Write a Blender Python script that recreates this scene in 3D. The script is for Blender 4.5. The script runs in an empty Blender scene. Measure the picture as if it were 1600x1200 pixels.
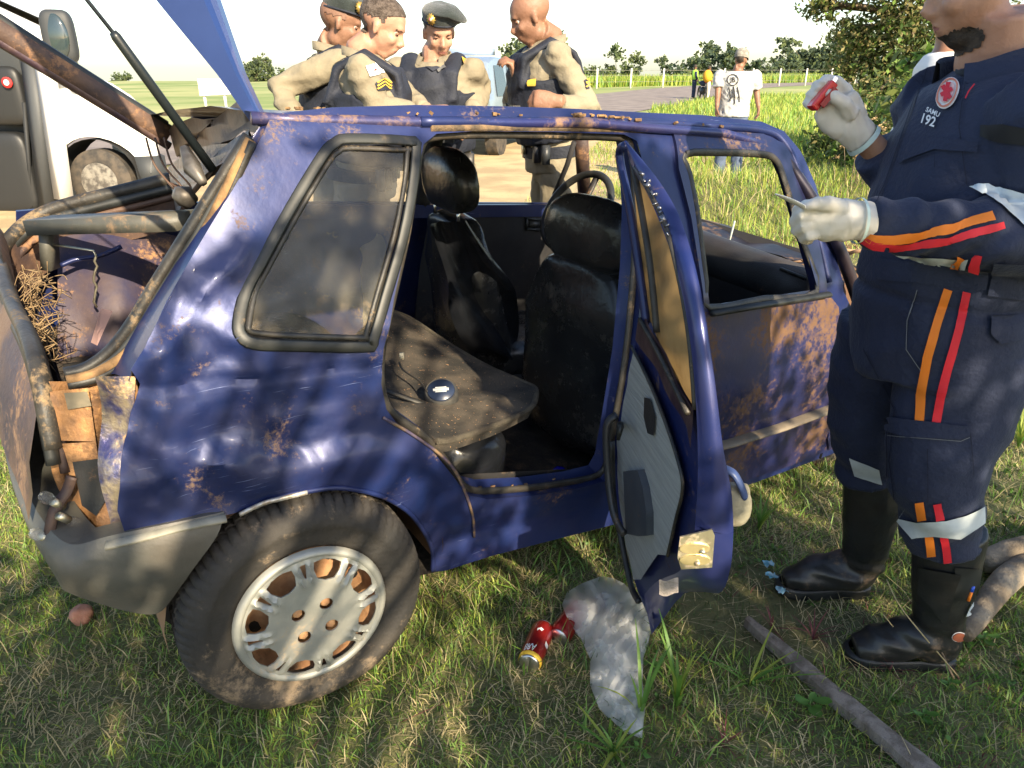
import bpy, bmesh, math, random
import numpy as np
from mathutils import Vector, Matrix, noise, geometry
from mathutils.bvhtree import BVHTree
random.seed(7); RNG = np.random.default_rng(7)
S = bpy.context.scene; C = S.collection
# ---------------------------------------------------------------- camera, light, exposure
FPX, TH, H = 1182.0, math.radians(22.65), 1.5
cd = bpy.data.cameras.new('camera'); cam = bpy.data.objects.new('camera', cd); C.objects.link(cam)
cd.sensor_width = 36; cd.lens = 36 * FPX / 1600; cd.clip_start = .05; cd.clip_end = 3000
cam.location = (0, 0, H); cam.rotation_euler = (math.pi/2 - TH, 0, 0); S.camera = cam
SUN_EL = math.radians(30); SH = Vector((.50, -.866, 0)).normalized()       # horizontal direction to the sun
SUND = Vector((SH.x*math.cos(SUN_EL), SH.y*math.cos(SUN_EL), math.sin(SUN_EL)))
w = bpy.data.worlds.new('World'); S.world = w; w.use_nodes = True
nt = w.node_tree; sky = nt.nodes.new('ShaderNodeTexSky'); sky.sky_type = 'NISHITA'; sky.sun_disc = False
sky.sun_elevation = SUN_EL; sky.sun_rotation = math.atan2(SH.x, SH.y); sky.dust_density = 1.0; sky.air_density = 1.0; sky.ozone_density = 1.0
bg = nt.nodes['Background']; bg.inputs[1].default_value = .115; nt.links.new(sky.outputs[0], bg.inputs[0])
sl = bpy.data.lights.new('sun', 'SUN'); sl.energy = 5.0; sl.angle = math.radians(.53); sl.color = (1, .84, .60)
so = bpy.data.objects.new('sun', sl); C.objects.link(so); so.rotation_euler = SUND.to_track_quat('Z', 'Y').to_euler()
S.view_settings.view_transform = 'Standard'; S.view_settings.look = 'None'; S.view_settings.gamma = 1; S.view_settings.exposure = 1.40
S.view_settings.use_curve_mapping = False
# ---------------------------------------------------------------- pixel <-> world
CT, ST = math.cos(TH), math.sin(TH)
def ray(px, py):
    u, v = px-800, py-600
    return Vector((u, FPX*CT - v*ST, -FPX*ST - v*CT)) / FPX
def PY(px, py, Y): d = ray(px, py); return Vector((0, 0, H)) + d*(Y/d.y)
def PZ(px, py, Z): d = ray(px, py); return Vector((0, 0, H)) + d*((Z-H)/d.z)
def PX(px, py, X): d = ray(px, py); return Vector((0, 0, H)) + d*(X/d.x)
CARM = Matrix.Translation((-.975, 2.106, .13)) @ Matrix.Rotation(math.radians(34), 4, 'Z') @ Matrix.Rotation(math.radians(5.2), 4, 'Y') @ Matrix.Rotation(math.radians(4), 4, 'X')
CARI = CARM.inverted()
def cw(x, y, z): return CARM @ Vector((x, y, z))
def con(px, py, ax, c):          # pixel onto the plane (car axis ax) = c, world point
    o = CARI @ Vector((0, 0, H)); d = CARI.to_3x3() @ ray(px, py)
    return CARM @ (o + d*((c-o[ax])/d[ax]))
def ss(a, b, x): t = min(1, max(0, (x-a)/(b-a))); return t*t*(3-2*t)
def sidey(x, z):                 # near flank of the body: y for (x, z) in the car's frame
    if z < .6: y = .80 - .03*ss(.6, .2, z)
    elif z < .92: y = .80 - .04*(z-.6)/.32
    else: y = .76 - .19*(z-.92)/.44 - .04*ss(1.30, 1.45, z)
    y -= .07*ss(-.22, -.52, x)
    return -y
def onside(px, py, off=0):
    o = CARI @ Vector((0, 0, H)); d = CARI.to_3x3() @ ray(px, py); lo, hi = .3, 6
    def g(k): q = o+d*k; return q.y - sidey(q.x, q.z) - off
    glo = g(lo)
    for _ in range(40):
        m = (lo+hi)/2
        if g(m)*glo <= 0: hi = m
        else: lo = m
    q = o+d*lo; return (q.x, q.z)
# ---------------------------------------------------------------- materials
MATS = {}
def mat(name, c1, c2=None, scale=8, rough=.6, metal=0, bump=0, bscale=None, spec=None, coat=0, mud=0, mudc=(.22, .12, .055), mscale=5, trans=0, alpha=1, sheen=0, ior=None, scratch=0, stretch=None, streak=None, lo=.35, hi=.65, speck=0, thin=0, emit=0):
    if name in MATS: return MATS[name]
    m = bpy.data.materials.new(name); m.use_nodes = True; N = m.node_tree.nodes; L = m.node_tree.links
    b = N['Principled BSDF']; MATS[name] = m
    def inp(k, v): b.inputs[k].default_value = v
    inp('Roughness', rough); inp('Metallic', metal)
    if spec is not None: inp('Specular IOR Level', spec)
    if coat: inp('Coat Weight', coat); inp('Coat Roughness', .08)
    if trans: inp('Transmission Weight', trans)
    if alpha < 1: inp('Alpha', alpha)
    if ior: inp('IOR', ior)
    if sheen: inp('Sheen Weight', sheen); inp('Sheen Roughness', .5)
    tc = N.new('ShaderNodeTexCoord'); vec = tc.outputs['Object']
    if stretch:
        mp = N.new('ShaderNodeMapping'); mp.inputs['Scale'].default_value = stretch; L.new(vec, mp.inputs[0]); svec = mp.outputs[0]
    else: svec = vec
    def noi(sc, det=4, v=None, rg=.55):
        n = N.new('ShaderNodeTexNoise'); n.inputs['Scale'].default_value = sc; n.inputs['Detail'].default_value = det; n.inputs['Roughness'].default_value = rg
        L.new(v or vec, n.inputs['Vector']); return n.outputs['Fac']
    def ramp(f, a, bb):
        r = N.new('ShaderNodeMapRange'); r.inputs[1].default_value = a; r.inputs[2].default_value = bb; r.interpolation_type = 'SMOOTHSTEP'; L.new(f, r.inputs[0]); return r.outputs[0]
    def mix(f, a, bb):
        x = N.new('ShaderNodeMix'); x.data_type = 'RGBA'
        if hasattr(f, 'links'): L.new(f, x.inputs[0])
        else: x.inputs[0].default_value = f
        for v, i in ((a, 6), (bb, 7)):
            if hasattr(v, 'links'): L.new(v, x.inputs[i])
            else: x.inputs[i].default_value = (*v, 1)
        return x.outputs[2]
    col = None
    if c2: col = mix(ramp(noi(scale, 5, svec), lo, hi), c1, c2)
    else: inp('Base Color', (*c1, 1)); col = c1
    rsock = None
    if scratch:
        mp = N.new('ShaderNodeMapping'); mp.inputs['Scale'].default_value = (1.3, 1.3, 40); mp.inputs['Rotation'].default_value = (.9, .5, .2); L.new(vec, mp.inputs[0])
        mm = N.new('ShaderNodeMath'); mm.operation = 'MULTIPLY'; L.new(ramp(noi(9, 3, mp.outputs[0]), .66, .74), mm.inputs[0]); L.new(ramp(noi(4, 2), .5, .62), mm.inputs[1])
        col = mix(mm.outputs[0], col, tuple(min(1, x*1.0+scratch) for x in (.16, .2, .38)))
    if speck:
        sp = ramp(noi(120, 2), .72-speck*.1, .74-speck*.1)
        col = mix(sp, col, (.35, .2, .1))
    if mud:
        ad = N.new('ShaderNodeMath'); ad.operation = 'ADD'; L.new(noi(mscale*.35, 3), ad.inputs[0]); L.new(noi(mscale*3.5, 10, None, .75), ad.inputs[1])
        hf = N.new('ShaderNodeMath'); hf.operation = 'MULTIPLY'; hf.inputs[1].default_value = .5; L.new(ad.outputs[0], hf.inputs[0])
        f = ramp(hf.outputs[0], .585-.16*mud, .685-.15*mud)
        dust = N.new('ShaderNodeMapRange'); dust.inputs[1].default_value = .35; dust.inputs[2].default_value = .75; dust.inputs[4].default_value = .10+.35*mud; L.new(noi(mscale*.5, 6), dust.inputs[0])
        col = mix(dust.outputs[0], col, tuple(c*.9 for c in mudc))
        col = mix(f, col, mix(noi(30, 3), mudc, tuple(c*1.7 for c in mudc)))
        r = N.new('ShaderNodeMapRange'); r.inputs[3].default_value = rough; r.inputs[4].default_value = .92; L.new(f, r.inputs[0]); L.new(r.outputs[0], b.inputs['Roughness'])
        if metal:
            r2 = N.new('ShaderNodeMapRange'); r2.inputs[3].default_value = metal; r2.inputs[4].default_value = 0; L.new(f, r2.inputs[0]); L.new(r2.outputs[0], b.inputs['Metallic'])
        if coat:
            r3 = N.new('ShaderNodeMapRange'); r3.inputs[3].default_value = coat; r3.inputs[4].default_value = 0; L.new(f, r3.inputs[0]); L.new(r3.outputs[0], b.inputs['Coat Weight'])
    if hasattr(col, 'links'): L.new(col, b.inputs['Base Color'])
    if thin:
        t = N.new('ShaderNodeBsdfTranslucent'); mx = N.new('ShaderNodeMixShader'); mx.inputs[0].default_value = thin
        if hasattr(col, 'links'): L.new(col, t.inputs[0])
        else: t.inputs[0].default_value = (*col, 1)
        out = N['Material Output']; L.new(b.outputs[0], mx.inputs[1]); L.new(t.outputs[0], mx.inputs[2]); L.new(mx.outputs[0], out.inputs[0])
    if bump:
        bn = N.new('ShaderNodeBump'); bn.inputs['Strength'].default_value = bump; bn.inputs['Distance'].default_value = .01
        L.new(noi(bscale or scale*3, 6, svec), bn.inputs['Height']); L.new(bn.outputs[0], b.inputs['Normal'])
    if emit: inp('Emission Strength', emit)
    return m
def leafmat(name, c1, c2, scale=1.2, thin=.35, tip=None):
    return mat(name, c1, c2, scale=scale, rough=.55, thin=thin, spec=.35, lo=.35, hi=.65)
PAINT = mat('blue_metallic_paint', (.007, .017, .080), (.012, .025, .112), 3, rough=.43, metal=.3, coat=.16, bump=.22, bscale=11, mud=.07, mscale=26, scratch=.01, mudc=(.11, .07, .05))
MUDDY = mat('mud_spattered_blue_paint', (.010, .016, .075), (.016, .024, .11), 3, rough=.4, metal=.3, coat=.35, bump=.15, bscale=25, mud=.62, mscale=13, mudc=(.085, .045, .024))
ROOFP = mat('dusty_roof_paint', (.014, .022, .12), (.03, .04, .14), 3, rough=.4, metal=.4, coat=.4, bump=.2, bscale=18, mud=.5, mscale=7, mudc=(.17, .10, .06))
RUB = mat('black_rubber', (.012, .013, .013), (.03, .03, .028), 20, rough=.5, bump=.2, mud=.3, mscale=14, mudc=(.16, .11, .06))
RUBC = mat('clean_black_rubber', (.009, .011, .011), (.02, .023, .023), 12, rough=.5, mud=.03, mscale=10, mudc=(.08, .06, .04))
JAMB = mat('muddy_brown_frame_metal', (.04, .028, .03), (.11, .065, .045), 10, rough=.6, metal=.2, bump=.3, mud=.4, mscale=14, mudc=(.19, .1, .05))
ORANGE = mat('orange_dried_clay', (.42, .2, .075), (.62, .34, .13), 14, rough=.95, bump=.5, bscale=60, mud=.25, mscale=9, mudc=(.1, .06, .03))
PLAS = mat('grey_plastic_trim', (.055, .058, .052), (.085, .085, .072), 7, rough=.5, bump=.1, bscale=150, mud=.35, mscale=6, mudc=(.15, .1, .06))
DPLAS = mat('dark_plastic', (.016, .02, .024), (.028, .032, .036), 8, rough=.45, bump=.15, bscale=200, mud=.15)
LEATH = mat('black_leatherette', (.010, .011, .013), (.022, .023, .023), 7, rough=.27, bump=.55, bscale=13, mud=.25, mscale=4, mudc=(.07, .055, .04))
CARPET = mat('dusty_black_carpet', (.02, .018, .015), (.085, .068, .05), 9, rough=1, bump=.7, bscale=260, speck=.4)
STEEL = mat('zinc_plated_steel', (.55, .5, .38), (.7, .66, .5), 30, rough=.35, metal=.9, mud=.25, mscale=20)
CHROME = mat('bright_steel', (.6, .6, .6), rough=.2, metal=1)
DARKIN = mat('black_interior_lining', (.008, .009, .012), (.02, .02, .022), 6, rough=.8, mud=.2, mudc=(.08, .055, .035))
GLASSD = mat('dirty_window_glass', (.16, .15, .12), (.05, .045, .035), 7, rough=.08, alpha=.42, mud=.22, mscale=11, mudc=(.22, .16, .09), spec=.9)
GLASSY = mat('clay_filmed_glass', (.32, .21, .09), (.20, .125, .05), 6, rough=.75, thin=.5, bump=.2, alpha=.93)
# ---------------------------------------------------------------- objects
def prop(o, label=None, cat=None, group=None, kind=None):
    if label: o['label'] = label
    if cat: o['category'] = cat
    if group: o['group'] = group
    if kind: o['kind'] = kind
    return o
def empty(name, loc, label, cat, group=None):
    o = bpy.data.objects.new(name, None); C.objects.link(o); o.location = loc; o.empty_display_size = .1
    return prop(o, label, cat, group)
def wloc(p):
    v = Vector((0, 0, 0))
    while p: v += p.location; p = p.parent
    return v
def obj(name, vs, fs, m=None, parent=None, smooth=True, label=None, mats=None, midx=None, autos=None):
    """vs in world coordinates; one mesh object"""
    off = wloc(parent) if parent else Vector((0, 0, 0))
    me = bpy.data.meshes.new(name)
    me.from_pydata([tuple(Vector(v)-off) for v in vs], [], fs)
    if mats:
        for q in mats: me.materials.append(q)
        if midx is not None: me.polygons.foreach_set('material_index', midx)
    elif m: me.materials.append(m)
    if smooth: me.polygons.foreach_set('use_smooth', [True]*len(me.polygons))
    me.update()
    if autos and smooth: me.set_sharp_from_angle(angle=math.radians(autos))
    o = bpy.data.objects.new(name, me); C.objects.link(o)
    if parent: o.parent = parent
    if label: o['label'] = label
    return o
class G:
    """geometry collector"""
    def __init__(s): s.v = []; s.f = []; s.m = []
    def add(s, vs, fs, mi=0):
        n = len(s.v); s.v += [Vector(v) for v in vs]; s.f += [tuple(i+n for i in f) for f in fs]; s.m += [mi]*len(fs); return s
    def box(s, c, d, R=None, mi=0, bev=0):
        c = Vector(c); hx, hy, hz = d[0]/2, d[1]/2, d[2]/2; R = R or Matrix.Identity(3)
        vs = [c + R @ Vector((x*hx, y*hy, z*hz)) for x in (-1, 1) for y in (-1, 1) for z in (-1, 1)]
        return s.add(vs, [(0, 1, 3, 2), (4, 6, 7, 5), (0, 4, 5, 1), (2, 3, 7, 6), (0, 2, 6, 4), (1, 5, 7, 3)], mi)
    def bar(s, a, b, wd, ht, up=(0, 0, 1), mi=0):
        a, b = Vector(a), Vector(b); z = (b-a).normalized(); x = z.cross(Vector(up)).normalized(); y = x.cross(z)
        vs = [p + x*(i*wd/2) + y*(j*ht/2) for p in (a, b) for i, j in ((-1, -1), (1, -1), (1, 1), (-1, 1))]
        return s.add(vs, [(3, 2, 1, 0), (4, 5, 6, 7), (0, 1, 5, 4), (1, 2, 6, 5), (2, 3, 7, 6), (3, 0, 4, 7)], mi)
    def tube(s, pts, r, n=8, cap=True, mi=0, flat=None, up=None):
        """r: scalar or list of scalar/(a,b); path of points"""
        pts = [Vector(p) for p in pts]; k = len(pts); prev = None; vs = []; fs = []
        for i, p in enumerate(pts):
            t = (pts[min(i+1, k-1)] - pts[max(i-1, 0)])
            t = t.normalized() if t.length > 1e-9 else Vector((0, 0, 1))
            if prev is None:
                u = Vector(up) if up else (Vector((0, 0, 1)) if abs(t.z) < .9 else Vector((0, 1, 0)))
            else: u = prev
            x = (u - t*u.dot(t))
            if x.length < 1e-6: x = t.orthogonal()
            x.normalize(); y = t.cross(x); prev = x
            rr = r[i] if isinstance(r, list) else r
            a, b = rr if isinstance(rr, (list, tuple)) else (rr, rr)
            for j in range(n):
                an = 2*math.pi*j/n; vs.append(p + x*(a*math.cos(an)) + y*(b*math.sin(an)))
        for i in range(k-1):
            for j in range(n): fs.append((i*n+j, i*n+(j+1) % n, (i+1)*n+(j+1) % n, (i+1)*n+j))
        if cap: fs.append(tuple(range(n-1, -1, -1))); fs.append(tuple((k-1)*n+j for j in range(n)))
        return s.add(vs, fs, mi)
    def blob(s, c, r, R=None, nu=16, nv=10, mi=0):
        R = R or Matrix.Identity(3); vs = []; fs = []; c = Vector(c)
        if not isinstance(r, (tuple, list)): r = (r, r, r)
        for i in range(nv+1):
            p = math.pi*i/nv
            for j in range(nu):
                a = 2*math.pi*j/nu
                vs.append(c + R @ Vector((r[0]*math.sin(p)*math.cos(a), r[1]*math.sin(p)*math.sin(a), r[2]*math.cos(p))))
        for i in range(nv):
            for j in range(nu): fs.append((i*nu+j, (i+1)*nu+j, (i+1)*nu+(j+1) % nu, i*nu+(j+1) % nu))
        return s.add(vs, fs, mi)
    def grid(s, rows, mi=0, closed=False):
        n = len(rows[0]); vs = [p for r in rows for p in r]; fs = []
        for i in range(len(rows)-1):
            for j in range(n if closed else n-1): fs.append((i*n+j, i*n+(j+1) % n, (i+1)*n+(j+1) % n, (i+1)*n+j))
        return s.add(vs, fs, mi)
    def out(s, name, m, parent=None, **k): return obj(name, s.v, s.f, m, parent, **k)
    def multi(s, name, ms, parent=None, **k): return obj(name, s.v, s.f, None, parent, mats=ms, midx=s.m, **k)
def spline(pts, n=6, closed=False):
    pts = [Vector(p) for p in pts]; k = len(pts); out = []
    rng = range(k if closed else k-1)
    for i in rng:
        if closed: p0, p1, p2, p3 = pts[i-1], pts[i], pts[(i+1) % k], pts[(i+2) % k]
        else: p0, p1, p2, p3 = pts[max(i-1, 0)], pts[i], pts[i+1], pts[min(i+2, k-1)]
        for j in range(n):
            t = j/n; out.append(.5*((2*p1) + (p2-p0)*t + (2*p0-5*p1+4*p2-p3)*t*t + (3*p1-p0-3*p2+p3)*t**3))
    if not closed: out.append(pts[-1])
    return out
def inpoly(P, poly):
    x, y = P[:, 0], P[:, 1]; c = np.zeros(len(P), bool); n = len(poly)
    for i in range(n):
        x1, y1 = poly[i]; x2, y2 = poly[(i+1) % n]
        if y1 == y2: continue
        c ^= ((y1 > y) != (y2 > y)) & (x < (x2-x1)*(y-y1)/(y2-y1)+x1)
    return c
def dens(poly, res):
    out = []; n = len(poly)
    for i in range(n):
        a = Vector(poly[i]); b = Vector(poly[(i+1) % n]); k = max(1, int(round((b-a).length/res)))
        for j in range(k): out.append(tuple(a+(b-a)*(j/k)))
    return out
def tri(poly, holes, res):
    loops = [dens(poly, res)] + [dens(h, res) for h in holes]
    V = []; E = []
    for lp in loops:
        n = len(V); V += lp; E += [(n+i, n+(i+1) % len(lp)) for i in range(len(lp))]
    B = np.array(V); (x0, y0), (x1, y1) = B.min(0), B.max(0)
    gx, gy = np.meshgrid(np.arange(x0+res/2, x1, res), np.arange(y0+res/2, y1, res*.87))
    gx = gx + (np.arange(gx.shape[0]) % 2)[:, None]*res/2
    g = np.stack([gx.ravel(), gy.ravel()], 1); ok = inpoly(g, loops[0])
    for h in loops[1:]: ok &= ~inpoly(g, h)
    g = g[ok]
    if len(g): 
        keep = np.array([np.min((B[:, 0]-p[0])**2+(B[:, 1]-p[1])**2) > (res*.45)**2 for p in g]); g = g[keep]
    V += [tuple(p) for p in g]
    vo, eo, fo, *_ = geometry.delaunay_2d_cdt([Vector(v) for v in V], E, [], 0, 1e-6)
    A = np.array([tuple(v) for v in vo]); F = np.array(fo); cen = A[F].mean(1); ok = inpoly(cen, loops[0])
    for h in loops[1:]: ok &= ~inpoly(cen, h)
    return A, [tuple(int(i) for i in f) for f in F[ok]], loops
def sheet(name, poly, holes, fn, m, parent=None, res=.03, thick=0, ndir=None, **k):
    """flat polygon -> surface fn(a,b); thick extrudes along ndir (world vector)"""
    A, F, loops = tri(poly, holes, res); vs = [fn(a, b) for a, b in A]; fs = list(F); n = len(vs)
    if thick:
        d = Vector(ndir)*thick; vs += [v+d for v in vs]; fs += [tuple(i+n for i in f[::-1]) for f in F]
        cnt = {}
        for f in F:
            for i in range(3):
                e = (f[i], f[(i+1) % 3]); cnt[tuple(sorted(e))] = cnt.get(tuple(sorted(e)), []) + [e]
        for e, l in cnt.items():
            if len(l) == 1: a, b = l[0]; fs.append((b, a, a+n, b+n))
    o = obj(name, vs, fs, m, parent, autos=40, **k); return o
def nz(v, s=1.0): return noise.noise(Vector(v)*s)
def fuse(G_, voxel, smooth=3, fn=None):
    """voxel-union the collected closed shapes into one continuous surface; returns (verts, faces)"""
    me = bpy.data.meshes.new('tmp'); me.from_pydata([tuple(v) for v in G_.v], [], G_.f); me.update()
    o = bpy.data.objects.new('tmp', me); C.objects.link(o)
    md = o.modifiers.new('r', 'REMESH'); md.mode = 'VOXEL'; md.voxel_size = voxel
    if smooth: sm = o.modifiers.new('s', 'SMOOTH'); sm.iterations = smooth; sm.factor = .5
    dg = bpy.context.evaluated_depsgraph_get(); dg.update(); ev = o.evaluated_get(dg); m2 = ev.to_mesh()
    n = len(m2.vertices); co = np.empty(n*3); m2.vertices.foreach_get('co', co); co = co.reshape(-1, 3)
    no = np.empty(n*3); m2.vertices.foreach_get('normal', no); no = no.reshape(-1, 3)
    fs = [tuple(p.vertices) for p in m2.polygons]
    ev.to_mesh_clear(); bpy.data.objects.remove(o); bpy.data.meshes.remove(me)
    if fn: co = fn(co, no)
    return co, fs
def bvh(co, fs): return BVHTree.FromPolygons([tuple(c) for c in co], fs)
def peel(co, fs, pred, off):
    """copy the faces of a surface where pred(co) holds, lifted off along the normals"""
    msk = pred(co); F = [f for f in fs if all(msk[i] for i in f)]
    idx = sorted({i for f in F for i in f}); mp = {j: i for i, j in enumerate(idx)}
    N = np.zeros((len(co), 3))
    for f in F:
        a, b, c = co[f[0]], co[f[1]], co[f[2]]; nn = np.cross(b-a, c-a)
        for i in f: N[i] += nn
    N /= (np.linalg.norm(N, axis=1, keepdims=True)+1e-12)
    return co[idx]+N[idx]*off, [tuple(mp[i] for i in f) for f in F]
CAMO = Vector((0, 0, H))
def cast(T, px, py, off=.003, fallback=None):
    d = ray(px, py).normalized(); h, n, i, dist = T.ray_cast(CAMO, d)
    if h is None:
        if fallback: q, n2, i2, d2 = T.find_nearest(CAMO + d*fallback); return (q + n2*off) if q else None
        return None
    if n.dot(d) > 0: n = -n
    return h + n*off
def decal(name, T, poly, m, parent, off=.004, res=7, holes=[], fb=None, label=None):
    A, F, _ = tri(poly, holes, res); P = [cast(T, a, b, off, fb) for a, b in A]
    F = [f for f in F if all(P[i] is not None for i in f)]
    if fb is None and F:
        F = [f for f in F if max((P[f[i]]-P[f[i-1]]).length for i in range(3)) < .12*res/7+.03]
    used = sorted({i for f in F for i in f}); mp = {j: i for i, j in enumerate(used)}
    if not F: print('decal empty', name); return None
    return obj(name, [P[i] for i in used], [tuple(mp[i] for i in f) for f in F], m, parent, label=label)
def band(name, T, pts, wd, m, parent, off=.004, label=None, res=7):
    """strip of pixel width wd round a pixel polyline"""
    L = []; R_ = []; pts = [Vector(p) for p in pts]
    for i, p in enumerate(pts):
        t = (pts[min(i+1, len(pts)-1)]-pts[max(i-1, 0)]).normalized(); n = Vector((-t.y, t.x)); ww = wd[i] if isinstance(wd, list) else wd
        L.append(tuple(p+n*ww/2)); R_.append(tuple(p-n*ww/2))
    return decal(name, T, L+R_[::-1], m, parent, off, res, label=label)
def textgeo(s, size=1.0, bold=False):
    cu = bpy.data.curves.new('t', 'FONT'); cu.body = s; cu.size = size; cu.align_x = 'CENTER'; cu.align_y = 'CENTER'; cu.resolution_u = 3
    if bold: cu.offset = .02*size
    o = bpy.data.objects.new('t', cu); C.objects.link(o); dg = bpy.context.evaluated_depsgraph_get(); dg.update()
    me = o.evaluated_get(dg).to_mesh(); v = [tuple(x.co)[:2] for x in me.vertices]; f = [tuple(p.vertices) for p in me.polygons]
    o.evaluated_get(dg).to_mesh_clear(); bpy.data.objects.remove(o); return v, f
def textdecal(name, T, s, c, ang, h, m, parent, off=.006, sx=1, fn=None, bold=True):
    v, f = textgeo(s, 1.0, bold); a = math.radians(ang); P = []
    for x, y in v:
        x *= h*sx; y *= -h; X = c[0]+x*math.cos(a)-y*math.sin(a); Y = c[1]+x*math.sin(a)+y*math.cos(a)
        P.append(fn(X, Y) if fn else cast(T, X, Y, off))
    F = [q for q in f if all(P[i] is not None for i in q)]
    P = [p or Vector((0, 0, 0)) for p in P]
    return obj(name, P, F, m, parent, smooth=False)
def circ(cx, cy, rx, ry=None, n=24, rot=0):
    ry = ry or rx; c, s_ = math.cos(rot), math.sin(rot)
    return [(cx+rx*math.cos(a)*c-ry*math.sin(a)*s_, cy+rx*math.cos(a)*s_+ry*math.sin(a)*c) for a in [2*math.pi*i/n for i in range(n)]]
def pillow(name, c, r, R, m, parent, sq=.55, n=28, fn=None):
    """super-ellipsoid cushion"""
    g = G(); rows = []
    sg = lambda v, e: math.copysign(abs(v)**e, v)
    for i in range(n//2+1):
        p = math.pi*i/(n//2); row = []
        for j in range(n):
            a = 2*math.pi*j/n; q = Vector((r[0]*sg(math.sin(p), sq)*sg(math.cos(a), sq), r[1]*sg(math.sin(p), sq)*sg(math.sin(a), sq), r[2]*sg(math.cos(p), sq)))
            if fn: q = fn(q)
            row.append(Vector(c)+R @ q)
        rows.append(row)
    g.grid(rows, closed=True); return g.out(name, m, parent)
# ---------------------------------------------------------------- setting: ground, road, field, hill
def gz(x, y):
    z = .045*ss(.6, -.8, x)*ss(4.5, 2.0, y) + .012*noise.noise(Vector((x*1.6, y*1.6, 0)))*ss(30, 8, y)
    z += .36*math.exp(-((y-8.3-.12*x)/1.0)**2)*ss(.8, 1.8, x)*ss(9, 6, x)
    if y > 105: z -= (y-105)*.03
    return z
def soil():
    xs = sorted(set([-400, -200, -120, -70, -40, -25, -15, -10, -7, -5] + [round(-3.6+.15*i, 3) for i in range(54)] + [5, 6, 8, 11, 16, 24, 40, 70, 120, 200, 400]))
    ys = sorted(set([-60, -30, -15, -8, -4, -2, -1] + [round(-.3+.15*i, 3) for i in range(48)] + [7.1, 7.4, 7.7, 8.0, 8.3, 8.6, 9, 9.4, 9.8, 10.4, 11, 12, 15, 19, 25, 33, 45, 60, 80, 95, 105, 115, 140, 200, 400, 900]))
    g = G(); g.grid([[Vector((x, y, gz(x, y))) for x in xs] for y in ys]); return g
SOIL = mat('trampled_soil', (.075, .085, .03), (.15, .15, .06), 3.0, rough=1, bump=.9, bscale=45, mud=.25, mscale=1.3, mudc=(.14, .06, .03))
FIELD = mat('green_field', (.15, .21, .045), (.33, .33, .13), .12, rough=1, bump=.5, bscale=4)
o = soil().out('ground', None, None); o.data.materials.append(SOIL); o.data.materials.append(FIELD)
for p in o.data.polygons:
    if p.center.y > 15 or abs(p.center.x) > 11: p.material_index = 1
prop(o, 'grassy verge and field reaching the horizon', None, None, 'structure')
def strip(name, cl, wd, z, m, label, jit=0):
    P = spline([(x, y, 0) for x, y in cl], 8); g = G(); rows = []
    for i, p in enumerate(P):
        t = (P[min(i+1, len(P)-1)]-P[max(i-1, 0)]).normalized(); n = Vector((-t.y, t.x, 0)); ww = wd*(1+jit*noise.noise(p*.7))
        rows.append([Vector((q.x, q.y, gz(q.x, q.y)+z+.02*(1-abs(k/3)))) for k in range(-3, 4) for q in [p+n*(ww/2*k/3)]])
    g.grid(rows); return prop(g.out(name, m), label, None, None, 'structure')
DIRT = mat('dry_straw_dirt', (.34, .25, .13), (.50, .38, .20), 1.6, rough=1, bump=.8, bscale=40, mud=.15, mscale=.8, mudc=(.2, .13, .07))
ASPH = mat('worn_asphalt', (.16, .13, .115), (.23, .19, .165), 1.2, rough=.9, bump=.3, bscale=90)
strip('dirt_shoulder', [(-30, 4.5), (-12, 6), (-4, 8.5), (-.5, 13), (1.6, 20), (3.0, 27)], 9.0, .008, DIRT, 'beige dry dirt shoulder between the verge and the road', .25)
strip('road', [(-40, 10), (-16, 13), (-6, 18), (1.5, 32), (9, 50), (21, 74), (52, 112)], 7.5, .02, ASPH, 'pale grey country road curving away behind the wreck')
# hill at the right horizon
g = G(); rows = []
for j in range(26):
    y = 210+j*10; rows.append([Vector((x, y, -8+17*ss(30, 190, x)*ss(205, 300, y)*ss(470, 360, y)*(.85+.3*noise.noise(Vector((x*.01, y*.01, 3)))))) for x in range(0, 520, 14)])
g.grid(rows); prop(g.out('hill', mat('hill_pasture', (.035, .06, .03), (.07, .10, .045), .05, rough=1)), 'dark green hill on the right horizon', None, None, 'structure')
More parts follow.
